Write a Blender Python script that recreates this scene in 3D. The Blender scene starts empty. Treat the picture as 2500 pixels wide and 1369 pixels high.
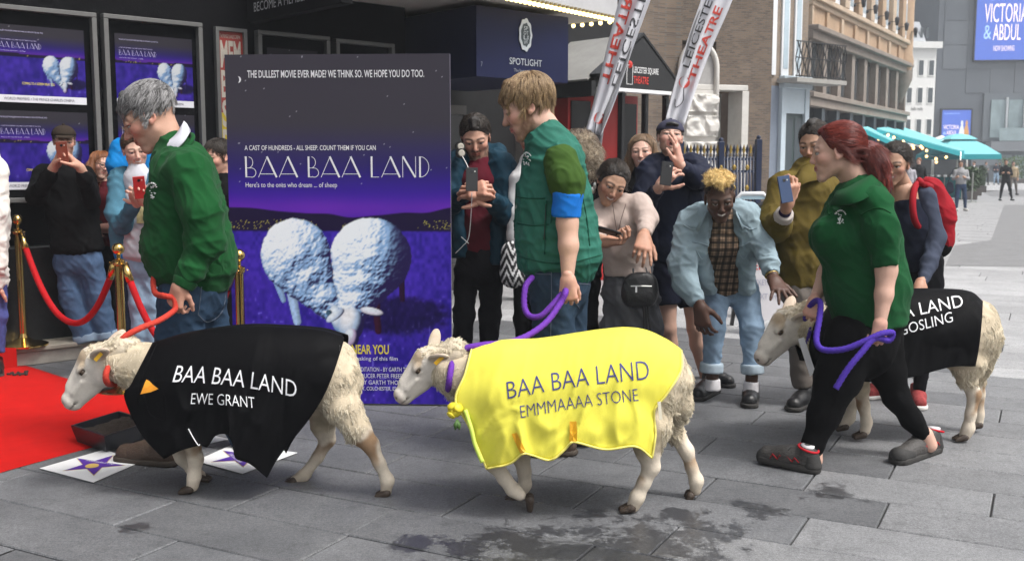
import bpy, bmesh, math, random
import numpy as np
from mathutils import Vector, Matrix
from mathutils.bvhtree import BVHTree

# ------------------------------------------------------------------ camera, sky, sun, exposure
F_PX, CAM_H, CX, CY, V_HOR = 2500.0, 1.42, 1250.0, 684.5, 405.0
PITCH = math.atan((CY - V_HOR) / F_PX)
SC = bpy.context.scene
COL = SC.collection
cam_data = bpy.data.cameras.new('camera')
cam_data.lens, cam_data.sensor_width = 36.0, 36.0
cam_data.clip_start, cam_data.clip_end = 0.1, 600.0
cam_data.dof.use_dof, cam_data.dof.focus_distance, cam_data.dof.aperture_fstop = True, 4.85, 5.6
cam = bpy.data.objects.new('camera', cam_data)
cam.location = (0, 0, CAM_H)
cam.rotation_euler = (math.pi / 2 - PITCH, 0, 0)
COL.objects.link(cam)
SC.camera = cam

SUN_EL, SUN_AZ = math.radians(58), math.radians(118)      # azimuth clockwise from +Y
world = bpy.data.worlds.new('World')
SC.world = world
world.use_nodes = True
wn, wl = world.node_tree.nodes, world.node_tree.links
bg = wn['Background']
sky = wn.new('ShaderNodeTexSky')
sky.sky_type, sky.sun_disc = 'NISHITA', False
sky.sun_elevation, sky.sun_rotation = SUN_EL, SUN_AZ
sky.air_density, sky.dust_density, sky.ozone_density = 1.0, 6.0, 1.0
hsv = wn.new('ShaderNodeHueSaturation')
hsv.inputs['Saturation'].default_value = 0.22
wl.new(sky.outputs['Color'], hsv.inputs['Color'])
wl.new(hsv.outputs['Color'], bg.inputs['Color'])
bg.inputs['Strength'].default_value = 0.125
sun_data = bpy.data.lights.new('sun', 'SUN')
sun_data.energy, sun_data.angle, sun_data.color = 1.5, math.radians(12), (1.0, 0.965, 0.92)
sun = bpy.data.objects.new('sun', sun_data)
sun.rotation_euler = (math.pi / 2 - SUN_EL, 0, math.pi - SUN_AZ)
sun.location = (0, 0, 30)
COL.objects.link(sun)
SC.view_settings.view_transform, SC.view_settings.look = 'Standard', 'None'
SC.view_settings.gamma, SC.view_settings.use_curve_mapping = 1.0, False
SC.view_settings.exposure = 0.88
SC.cycles.max_bounces = 6
SC.cycles.caustics_reflective = SC.cycles.caustics_refractive = False

rng = np.random.default_rng(11)
random.seed(11)
A = np.array
CP, SP = math.cos(PITCH), math.sin(PITCH)

# ------------------------------------------------------------------ picture -> place
def ray(u, v):
 a, b = (u - CX) / F_PX, (CY - v) / F_PX
 return A([a, CP + b * SP, -SP + b * CP])
def P(u, v, Y):
 r = ray(u, v); t = Y / r[1]
 return A([r[0] * t, Y, CAM_H + r[2] * t])
def G(u, v, z=0.0):
 r = ray(u, v); t = (z - CAM_H) / r[2]
 return A([r[0] * t, r[1] * t, z])
def px(Y):                     # metres per photo pixel at depth Y (near the axis)
 return Y / F_PX
def unit(v):
 v = A(v, float); return v / max(np.linalg.norm(v), 1e-9)

# ------------------------------------------------------------------ objects
def link(o, parent=None, kind=None, label=None, cat=None, group=None):
 COL.objects.link(o)
 if parent is not None: o.parent = parent
 return tag(o, label, cat, group, kind)
def tag(o, label=None, cat=None, group=None, kind=None):
 if label: o['label'] = label
 if cat: o['category'] = cat
 if group: o['group'] = group
 if kind: o['kind'] = kind
 return o
def thing(name, loc, label, cat, group=None, kind=None):
 o = bpy.data.objects.new(name, None)
 o.location = tuple(float(c) for c in loc)
 o.empty_display_size = 0.1
 return link(o, None, kind, label, cat, group)
def np_mesh(name, V, Fc, mat=None, smooth=True, col=None):
 """V (n,3); Fc (m,k) array or list of arrays/lists"""
 me = bpy.data.meshes.new(name)
 V = np.asarray(V, np.float32).reshape(-1, 3)
 if isinstance(Fc, np.ndarray) and Fc.ndim == 2:
  m, k = Fc.shape
  me.vertices.add(len(V)); me.vertices.foreach_set('co', V.ravel())
  me.loops.add(m * k); me.loops.foreach_set('vertex_index', Fc.astype(np.int32).ravel())
  me.polygons.add(m)
  me.polygons.foreach_set('loop_start', np.arange(0, m * k, k, dtype=np.int32))
  me.polygons.foreach_set('loop_total', np.full(m, k, np.int32))
  me.update(calc_edges=True)
 else:
  me.from_pydata([tuple(map(float, v)) for v in V], [], [tuple(int(i) for i in f) for f in Fc])
  me.update()
 if smooth:
  me.polygons.foreach_set('use_smooth', np.ones(len(me.polygons), bool))
 if col is not None:
  a = me.color_attributes.new('Col', 'FLOAT_COLOR', 'POINT')
  c = np.ones((len(V), 4), np.float32); c[:, :3] = col
  a.data.foreach_set('color', c.ravel())
 if mat is not None: me.materials.append(mat)
 return me
def mobj(name, me, parent=None, **kw):
 return link(bpy.data.objects.new(name, me), parent, **kw)

class MB:
 """collects boxes, bars, tubes into one mesh"""
 def __init__(s, org=(0, 0, 0)):
  s.V, s.F, s.n, s.o = [], [], 0, A(org, float)
 def add(s, V, Fc):
  V = np.asarray(V, float).reshape(-1, 3) - s.o
  s.F += [[int(i) + s.n for i in f] for f in Fc]
  s.V.append(V); s.n += len(V); return s
 def frame_box(s, c, x, y, z, hx, hy, hz, bev=0.0):
  c, x, y, z = A(c, float), unit(x), unit(y), unit(z)
  if bev <= 0:
   V = [c + x * hx * i + y * hy * j + z * hz * k for i in (-1, 1) for j in (-1, 1) for k in (-1, 1)]
   return s.add(V, [(0, 1, 3, 2), (4, 6, 7, 5), (0, 4, 5, 1), (2, 3, 7, 6), (0, 2, 6, 4), (1, 5, 7, 3)])
  b = min(bev, hx * .9, hy * .9, hz * .9)
  V, rings = [], []
  for k, ins in ((-hz, b), (-hz + b, 0), (hz - b, 0), (hz, b)):
   a, d = hx - ins, hy - ins
   q = [(-a + (b if ins == 0 else 0) * 0, -d), (a, -d), (a, d), (-a, d)]
   rings.append([len(V) + i for i in range(4)])
   V += [c + x * i + y * j + z * k for i, j in q]
  Fc = [tuple(reversed(rings[0])), tuple(rings[3])]
  for r in range(3):
   for i in range(4):
    j = (i + 1) % 4
    Fc.append((rings[r][i], rings[r][j], rings[r + 1][j], rings[r + 1][i]))
  return s.add(V, Fc)
 def box(s, lo, hi, bev=0.0):
  lo, hi = A(lo, float), A(hi, float)
  h = (hi - lo) / 2
  return s.frame_box((lo + hi) / 2, (1, 0, 0), (0, 1, 0), (0, 0, 1), *h, bev=bev)
 def bar(s, a, b, w, h=None, up=(0, 0, 1)):
  a, b = A(a, float), A(b, float)
  d = unit(b - a)
  up = A(up, float)
  if abs(d @ up) > .95: up = A((0, 1, 0.)) if abs(d[1]) < .9 else A((1., 0, 0))
  x = unit(np.cross(d, up)); u2 = np.cross(x, d)
  return s.frame_box((a + b) / 2, x, u2, d, w / 2, (h or w) / 2, np.linalg.norm(b - a) / 2)
 def tube(s, pts, r, n=8, cap=True):
  pts = A(pts, float); m = len(pts)
  r = np.broadcast_to(A(r, float), (m,))
  T = np.gradient(pts, axis=0); T /= np.maximum(np.linalg.norm(T, axis=1, keepdims=True), 1e-9)
  ref = A((0, 0, 1.)) if abs(T[0][2]) < .9 else A((1., 0, 0))
  V, x = [], None
  for i in range(m):
   x = np.cross(T[i], ref) if x is None else x - T[i] * (x @ T[i])
   if np.linalg.norm(x) < 1e-6: x = np.cross(T[i], A((0, 1., 0)))
   x = unit(x); y = np.cross(T[i], x)
   for k in range(n):
    t = 2 * math.pi * k / n
    V.append(pts[i] + r[i] * (x * math.cos(t) + y * math.sin(t)))
  Fc = [(i * n + k, i * n + (k + 1) % n, (i + 1) * n + (k + 1) % n, (i + 1) * n + k) for i in range(m - 1) for k in range(n)]
  if cap: Fc += [tuple(reversed(range(n))), tuple(range((m - 1) * n, m * n))]
  return s.add(V, Fc)
 def lathe(s, c, prof, n=20):
  """prof: (r,z) list, axis z through c"""
  V = [A(c, float) + A((r * math.cos(2 * math.pi * k / n), r * math.sin(2 * math.pi * k / n), z)) for r, z in prof for k in range(n)]
  Fc = [(i * n + k, i * n + (k + 1) % n, (i + 1) * n + (k + 1) % n, (i + 1) * n + k) for i in range(len(prof) - 1) for k in range(n)]
  return s.add(V, Fc)
 def prism(s, poly, d):
  """poly: 3D points of a planar outline, d: extrusion vector"""
  p = A(poly, float); n = len(p)
  V = np.vstack([p, p + A(d, float)])
  return s.add(V, [tuple(reversed(range(n))), tuple(range(n, 2 * n))] + [(i, (i + 1) % n, n + (i + 1) % n, n + i) for i in range(n)])
 def ball(s, c, r, n=8, m=6):
  prof = [(max(1e-5, math.sin(math.pi * i / m)), -math.cos(math.pi * i / m)) for i in range(m + 1)]
  r = np.broadcast_to(A(r, float), (3,))
  V = [A(c, float) + r * A((q * math.cos(2 * math.pi * k / n), q * math.sin(2 * math.pi * k / n), z)) for q, z in prof for k in range(n)]
  return s.add(V, [(i * n + k, i * n + (k + 1) % n, (i + 1) * n + (k + 1) % n, (i + 1) * n + k) for i in range(m) for k in range(n)])
 def mesh(s, name, mat, smooth=False):
  me = np_mesh(name, np.vstack(s.V), s.F, mat, smooth=False)
  bm = bmesh.new(); bm.from_mesh(me); bmesh.ops.recalc_face_normals(bm, faces=bm.faces); bm.to_mesh(me); bm.free()
  if smooth:
   me.polygons.foreach_set('use_smooth', np.ones(len(me.polygons), bool))
   if smooth == 'auto': me.set_sharp_from_angle(angle=math.radians(35))
  return me
 def build(s, name, mat, parent=None, smooth=False, **kw):
  return mobj(name, s.mesh(name, mat, smooth), parent, **kw)

def copy_tree(o, parent=None):
 c = o.copy(); COL.objects.link(c)
 if parent is not None: c.parent = parent
 for ch in list(o.children): copy_tree(ch, c)
 return c

def spline(pts, n):
 """Catmull-Rom through pts, n samples"""
 p = A(pts, float); p = np.vstack([2 * p[0] - p[1], p, 2 * p[-1] - p[-2]])
 out = []
 for t in np.linspace(0, len(p) - 3 - 1e-6, n):
  i = int(t); f = t - i
  a, b, c, d = p[i:i + 4]
  out.append(.5 * (2 * b + (c - a) * f + (2 * a - 5 * b + 4 * c - d) * f * f + (3 * b - a - 3 * c + d) * f ** 3))
 return A(out)

# ------------------------------------------------------------------ noise
def _hash(i, j, k, seed):
 h = (i * 374761393 + j * 668265263 + k * 2147483647 + seed * 144665) & 0xffffffff
 h = ((h ^ (h >> 13)) * 1274126177) & 0xffffffff
 return ((h ^ (h >> 16)) & 0xffff) / 65535.0
def noise(p, seed=0):
 p = np.asarray(p, float); i = np.floor(p).astype(np.int64); f = p - i
 w = f * f * (3 - 2 * f)
 r = 0
 for a in (0, 1):
  for b in (0, 1):
   for c in (0, 1):
    r = r + _hash(i[..., 0] + a, i[..., 1] + b, i[..., 2] + c, seed) * (w[..., 0] if a else 1 - w[..., 0]) * (w[..., 1] if b else 1 - w[..., 1]) * (w[..., 2] if c else 1 - w[..., 2])
 return r
def fbm(p, oct=3, seed=0):
 r, a, t = 0, 1.0, 0
 for o in range(oct):
  r = r + a * noise(np.asarray(p) * 2 ** o + 17.3 * o, seed + o); t += a; a *= .5
 return r / t

# ------------------------------------------------------------------ materials
def lin(h):
 h = h.lstrip('#'); c = [int(h[i:i + 2], 16) / 255 for i in (0, 2, 4)]
 return tuple(x / 12.92 if x <= .04045 else ((x + .055) / 1.055) ** 2.4 for x in c)
_mc = {}
def M(name, col=(.5, .5, .5), rough=.7, var=.12, vs=8.0, bump=0.0, bs=60.0, st=(1, 1, 1), metal=0.0, spec=.5, attr=False, sheen=0.0, coat=0.0, emit=None, es=0.0, dirt=0.0, rnd=0.0, weave=0.0, ws=600.0):
 if name in _mc: return _mc[name]
 m = bpy.data.materials.new(name); m.use_nodes = True
 nt = m.node_tree; N, L = nt.nodes, nt.links
 b = N['Principled BSDF']
 b.inputs['Roughness'].default_value, b.inputs['Metallic'].default_value = rough, metal
 b.inputs['Specular IOR Level'].default_value = spec
 if sheen: b.inputs['Sheen Weight'].default_value = sheen
 if coat: b.inputs['Coat Weight'].default_value = coat
 tc = N.new('ShaderNodeTexCoord'); mp = N.new('ShaderNodeMapping'); mp.inputs['Scale'].default_value = st
 L.new(tc.outputs['Object'], mp.inputs['Vector'])
 if attr:
  base = N.new('ShaderNodeAttribute'); base.attribute_name = 'Col'; src = base.outputs['Color']
 else:
  base = N.new('ShaderNodeRGB'); base.outputs[0].default_value = (*col, 1); src = base.outputs[0]
 def mul(src, facout, lo, hi):
  mr = N.new('ShaderNodeMapRange'); mr.inputs['To Min'].default_value, mr.inputs['To Max'].default_value = lo, hi
  L.new(facout, mr.inputs['Value'])
  mx = N.new('ShaderNodeMix'); mx.data_type, mx.blend_type = 'RGBA', 'MULTIPLY'
  mx.inputs[0].default_value = 1
  L.new(src, mx.inputs[6]); L.new(mr.outputs[0], mx.inputs[7]); return mx.outputs[2]
 if var:
  n = N.new('ShaderNodeTexNoise'); n.inputs['Scale'].default_value, n.inputs['Detail'].default_value = vs, 6
  n.inputs['Roughness'].default_value = .65
  L.new(mp.outputs[0], n.inputs['Vector'])
  src = mul(src, n.outputs['Fac'], 1 - 1.6 * var, 1 + 1.6 * var)
 if dirt:
  n = N.new('ShaderNodeTexNoise'); n.inputs['Scale'].default_value, n.inputs['Detail'].default_value = 1.3, 8
  n.inputs['Roughness'].default_value = .7
  L.new(mp.outputs[0], n.inputs['Vector'])
  src = mul(src, n.outputs['Fac'], 1 - 2 * dirt, 1 + dirt)
 if rnd:
  oi = N.new('ShaderNodeObjectInfo'); src = mul(src, oi.outputs['Random'], 1 - rnd, 1 + rnd)
 L.new(src, b.inputs['Base Color'])
 if emit:
  b.inputs['Emission Color'].default_value = (*emit, 1); b.inputs['Emission Strength'].default_value = es
 if bump:
  n2 = N.new('ShaderNodeTexNoise'); n2.inputs['Scale'].default_value, n2.inputs['Detail'].default_value = bs, 4
  L.new(mp.outputs[0], n2.inputs['Vector'])
  h = n2.outputs['Fac']
  if weave:
   wv = N.new('ShaderNodeTexWave'); wv.inputs['Scale'].default_value = ws; wv.inputs['Distortion'].default_value = 2
   L.new(mp.outputs[0], wv.inputs['Vector'])
   ad = N.new('ShaderNodeMath'); ad.operation = 'MULTIPLY_ADD'; ad.inputs[1].default_value = weave
   L.new(wv.outputs['Fac'], ad.inputs[0]); L.new(h, ad.inputs[2]); h = ad.outputs[0]
  bp = N.new('ShaderNodeBump'); bp.inputs['Strength'].default_value, bp.inputs['Distance'].default_value = min(1, bump), .01
  L.new(h, bp.inputs['Height']); L.new(bp.outputs[0], b.inputs['Normal'])
 _mc[name] = m
 return m

# ------------------------------------------------------------------ lettering
_tc = {}
def text2d(s, spacing=1.0, bold=0.0):
 key = (s, spacing, bold)
 if key in _tc: return _tc[key]
 c = bpy.data.curves.new('lettering', 'FONT')
 c.body, c.size, c.offset, c.space_character, c.resolution_u = s, 1.0, bold, spacing, 3
 o = bpy.data.objects.new('lettering', c); COL.objects.link(o)
 dg = bpy.context.evaluated_depsgraph_get(); dg.update()
 me = bpy.data.meshes.new_from_object(o.evaluated_get(dg))
 V = A([v.co[:2] for v in me.vertices]); Fc = [tuple(p.vertices) for p in me.polygons]
 bpy.data.objects.remove(o); bpy.data.curves.remove(c); bpy.data.meshes.remove(me)
 if len(V):
  V = V - V.min(axis=0)
 _tc[key] = (V, Fc); return V, Fc
def strokes2d(glyphs, gap=.18):
 pass
def lettering(name, s, o, xd, yd, w, h, mat, parent, lift=.003, root=(0, 0, 0), spacing=1.0, bold=0.0, src=None, **kw):
 """flat letters fitted in the w x h box at corner o"""
 V, Fc = src if src is not None else text2d(s, spacing, bold)
 xd, yd = unit(xd), unit(yd); n = np.cross(xd, yd)
 mx = V.max(axis=0)
 q = A(o, float) - A(root, float) + n * lift + np.outer(V[:, 0] / mx[0] * w, xd) + np.outer(V[:, 1] / mx[1] * h, yd)
 return mobj(name, np_mesh(name, q, Fc, mat, smooth=False), parent, **kw)
# ------------------------------------------------------------------ smooth bodies from blended volumes
def nets(Fd, org, h):
 S = Fd < 0
 nx, ny, nz = Fd.shape
 n = np.zeros((nx - 1, ny - 1, nz - 1), np.int8)
 for i in (0, 1):
  for j in (0, 1):
   for k in (0, 1): n += S[i:nx - 1 + i, j:ny - 1 + j, k:nz - 1 + k]
 act = (n > 0) & (n < 8)
 I = np.argwhere(act); idx = np.full(act.shape, -1, np.int32); idx[act] = np.arange(len(I))
 acc = np.zeros((len(I), 3)); cnt = np.zeros(len(I))
 cs = [(i, j, k) for i in (0, 1) for j in (0, 1) for k in (0, 1)]
 for a in cs:
  for ax in range(3):
   if a[ax]: continue
   b = list(a); b[ax] = 1
   f1, f2 = Fd[I[:, 0] + a[0], I[:, 1] + a[1], I[:, 2] + a[2]], Fd[I[:, 0] + b[0], I[:, 1] + b[1], I[:, 2] + b[2]]
   m = (f1 < 0) != (f2 < 0)
   t = f1[m] / (f1[m] - f2[m])
   q = np.tile(A(a, float), (m.sum(), 1)); q[:, ax] += t
   acc[m] += q; cnt[m] += 1
 V = org + h * (I + acc / cnt[:, None])
 quads = []
 for ax in range(3):
  lo = [slice(1, -1)] * 3; hi = [slice(1, -1)] * 3
  lo[ax], hi[ax] = slice(0, -1), slice(1, None)
  s0, s1 = S[tuple(lo)], S[tuple(hi)]
  e = np.argwhere(s0 != s1)
  if not len(e): continue
  ins = s0[tuple(e.T)]
  off = A([1, 1, 1]); off[ax] = 0
  e = e + off
  u, w = [(1, 2), (2, 0), (0, 1)][ax]
  def cell(du, dw):
   q = e.copy(); q[:, u] += du; q[:, w] += dw; return idx[tuple(q.T)]
  Q = np.stack([cell(-1, -1), cell(0, -1), cell(0, 0), cell(-1, 0)], 1)
  Q[~ins] = Q[~ins][:, ::-1]
  quads.append(Q)
 return V, np.vstack(quads)

class Sdf:
 def __init__(s): s.p = []
 def cap(s, a, b, ra, rb=None, k=.02, side=None, sa=1., sb=None, flat='', op='+'):
  a, b = A(a, float), A(b, float); rb = ra if rb is None else rb; sb = sa if sb is None else sb
  r = max(ra * max(sa, 1), rb * max(sb, 1)); R = A([r] * 3)
  lo, hi = np.minimum(a - ra * max(sa, 1), b - rb * max(sb, 1)), np.maximum(a + ra * max(sa, 1), b + rb * max(sb, 1))
  ba = b - a; L2 = max(ba @ ba, 1e-12); dirn = ba / math.sqrt(L2)
  sv = None if side is None else unit(side)
  def f(Q):
   q = Q - a.astype(np.float32); t = np.clip((q @ ba.astype(np.float32)) / L2, 0, 1)
   r_ = ra + (rb - ra) * t
   w = q - t[..., None] * ba.astype(np.float32)
   if sv is not None:
    sc = sa + (sb - sa) * t
    c = w @ sv.astype(np.float32)
    w = w + ((c / sc - c)[..., None]) * sv.astype(np.float32)
   d = np.sqrt((w * w).sum(-1)) - r_
   if '<' in flat: d = np.maximum(d, -(q @ dirn.astype(np.float32)))
   if '>' in flat: d = np.maximum(d, (Q - b.astype(np.float32)) @ dirn.astype(np.float32))
   return d
  s.p.append((f, lo, hi, k, op)); return s
 def chain(s, pts, k=.02, side=None, flat='', **kw):
  """pts: (xyz, r[, sc])"""
  n = len(pts)
  for i in range(n - 1):
   fl = ('<' if (i == 0 and '<' in flat) else '') + ('>' if (i == n - 2 and '>' in flat) else '')
   a, b = pts[i], pts[i + 1]
   s.cap(a[0], b[0], a[1], b[1], k, side, a[2] if len(a) > 2 else 1., b[2] if len(b) > 2 else 1., fl, **kw)
  return s
 def ell(s, c, r, R=None, k=.02, op='+'):
  c, r = A(c, float), np.broadcast_to(A(r, float), (3,)); R = np.eye(3) if R is None else A(R)   # columns: axes
  ext = np.sqrt(((R * r) ** 2).sum(1)); mr = r.min()
  Rf, rf, cf = R.astype(np.float32), r.astype(np.float32), c.astype(np.float32)
  def f(Q):
   q = (Q - cf) @ Rf / rf
   k0 = np.sqrt((q * q).sum(-1)); k1 = np.sqrt(((q / rf) ** 2).sum(-1))
   return np.where(k0 < 1e-5, -mr, k0 * (k0 - 1) / np.maximum(k1, 1e-6))
  s.p.append((f, c - ext, c + ext, k, op)); return s
 def plane(s, c, n, k=.004, lo=None, hi=None):
  c, n = A(c, float), unit(n)
  s.p.append((lambda Q: (Q - c.astype(np.float32)) @ n.astype(np.float32), lo, hi, k, '^')); return s
 def grid(s, res):
  pp = [p for p in s.p if p[4] == '+']
  lo = np.min([p[1] for p in pp], 0) - 3 * res; hi = np.max([p[2] for p in pp], 0) + 3 * res
  n = np.ceil((hi - lo) / res).astype(int) + 1
  ax = [(lo[i] + res * np.arange(n[i])).astype(np.float32) for i in range(3)]
  Fd = np.full(n, .5, np.float32)
  for f, l, h, k, op in s.p:
   if l is None: sl = [slice(0, n[i]) for i in range(3)]
   else:
    e = k + 2 * res
    sl = [slice(max(0, int((l[i] - e - lo[i]) / res)), min(n[i], int((h[i] + e - lo[i]) / res) + 2)) for i in range(3)]
   if any(q.stop <= q.start for q in sl): continue
   Q = np.stack(np.meshgrid(*[ax[i][sl[i]] for i in range(3)], indexing='ij'), -1)
   d = f(Q).astype(np.float32); sl = tuple(sl); o = Fd[sl]; kk = max(k, 1e-5)
   if op == '+':
    hh = np.maximum(kk - np.abs(o - d), 0) / kk; Fd[sl] = np.minimum(o, d) - hh * hh * kk * .25
   else:
    if op == '-': d = -d
    hh = np.maximum(kk - np.abs(o - d), 0) / kk; Fd[sl] = np.maximum(o, d) + hh * hh * kk * .25
  return Fd, lo, res
 def surf(s, res):
  return nets(*s.grid(res))

def vnormals(V, Q):
 n = np.cross(V[Q[:, 2]] - V[Q[:, 0]], V[Q[:, 3]] - V[Q[:, 1]])
 N = np.zeros_like(V)
 for k in range(4): np.add.at(N, Q[:, k], n)
 return N / np.maximum(np.linalg.norm(N, axis=1, keepdims=True), 1e-12)
def wrinkle(V, Q, amp, sc=(7, 7, 16), seed=0, drape=0.5):
 """cloth creases: ridged noise, horizontal bunching plus slanted drag lines"""
 N = vnormals(V, Q)
 w = A([fbm(V * 5, 2, seed + 5), fbm(V * 5 + 9, 2, seed + 6), fbm(V * 5 + 31, 2, seed + 7)]).T - .5
 p = V * A(sc) + w * 2.2
 a = (1 - np.abs(2 * noise(p, seed) - 1)) ** 2
 q = (V @ A([[.8, .3, .5], [-.3, .9, .2], [-.5, -.2, .85]]).T) * A((19, 14, 6)) + w * 2.0
 b = (1 - np.abs(2 * noise(q, seed + 1) - 1)) ** 3
 q2 = (V @ A([[.6, -.4, .7], [.5, .85, .1], [-.62, .3, .72]]).T) * A((34, 26, 9)) + w * 3.5
 c = (1 - np.abs(2 * noise(q2, seed + 2) - 1)) ** 3
 d = (a - .4) * amp * .8 + (b - .3) * amp * drape * 1.5 + (c - .3) * amp * .45 + (fbm(V * 4, 2, seed + 3) - .5) * amp * 1.2
 return V + N * d[:, None]
def relax(V, Q, it=1, lam=.5):
 for _ in range(it):
  S = np.zeros_like(V); c = np.zeros(len(V))
  for k in range(4):
   i, j = Q[:, k], Q[:, (k + 1) % 4]
   np.add.at(S, i, V[j]); np.add.at(c, i, 1); np.add.at(S, j, V[i]); np.add.at(c, j, 1)
  V = V + lam * (S / np.maximum(c, 1)[:, None] - V)
 return V

def hair_obj(name, pts, rad, mat, parent, **kw):
 """pts (n, m, 3)"""
 n, m, _ = pts.shape
 hc = bpy.data.hair_curves.new(name)
 hc.add_curves([m] * n)
 hc.attributes['position'].data.foreach_set('vector', np.ascontiguousarray(pts, np.float32).ravel())
 a = hc.attributes.get('radius') or hc.attributes.new('radius', 'FLOAT', 'POINT')
 taper = np.linspace(1, .35, m); a.data.foreach_set('value', np.tile(rad * taper, n).astype(np.float32))
 hc.materials.append(mat)
 return link(bpy.data.objects.new(name, hc), parent, **kw)
def M_hair(name, c1, c2, rough=.45, spec=.5):
 if name in _mc: return _mc[name]
 m = bpy.data.materials.new(name); m.use_nodes = True
 N, L = m.node_tree.nodes, m.node_tree.links; b = N['Principled BSDF']
 hi = N.new('ShaderNodeHairInfo'); mx = N.new('ShaderNodeMix'); mx.data_type = 'RGBA'
 L.new(hi.outputs['Random'], mx.inputs[0])
 mx.inputs[6].default_value, mx.inputs[7].default_value = (*c1, 1), (*c2, 1)
 L.new(mx.outputs[2], b.inputs['Base Color'])
 b.inputs['Roughness'].default_value, b.inputs['Specular IOR Level'].default_value = rough, spec
 _mc[name] = m; return m
# ------------------------------------------------------------------ people builder
def rotz(a):
 c, s = math.cos(a), math.sin(a); return A([[c, -s, 0], [s, c, 0], [0, 0, 1.]])
def head_frame(yaw, pitch, roll):
 """yaw 0 faces the camera, +90 faces picture right; pitch + looks down; columns: own right, forward, up"""
 y, p, r = map(math.radians, (yaw, pitch, roll))
 X, Yv, Z = A((-1., 0, 0)), A((0, -1., 0)), A((0, 0, 1.))
 y2 = math.cos(p) * Yv - math.sin(p) * Z; z2 = math.cos(p) * Z + math.sin(p) * Yv
 x3 = math.cos(r) * X - math.sin(r) * z2; z3 = math.cos(r) * z2 + math.sin(r) * X
 return rotz(y) @ np.stack([x3, y2, z3], 1)

def skin_material():
 if 'skin' in _mc: return _mc['skin']
 m = M('skin', attr=True, rough=.52, var=.05, vs=60, bump=.12, bs=300, spec=.4)
 return m

def smask(x, lo, hi):
 t = np.clip((x - lo) / (hi - lo), 0, 1); return t * t * (3 - 2 * t)

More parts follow.
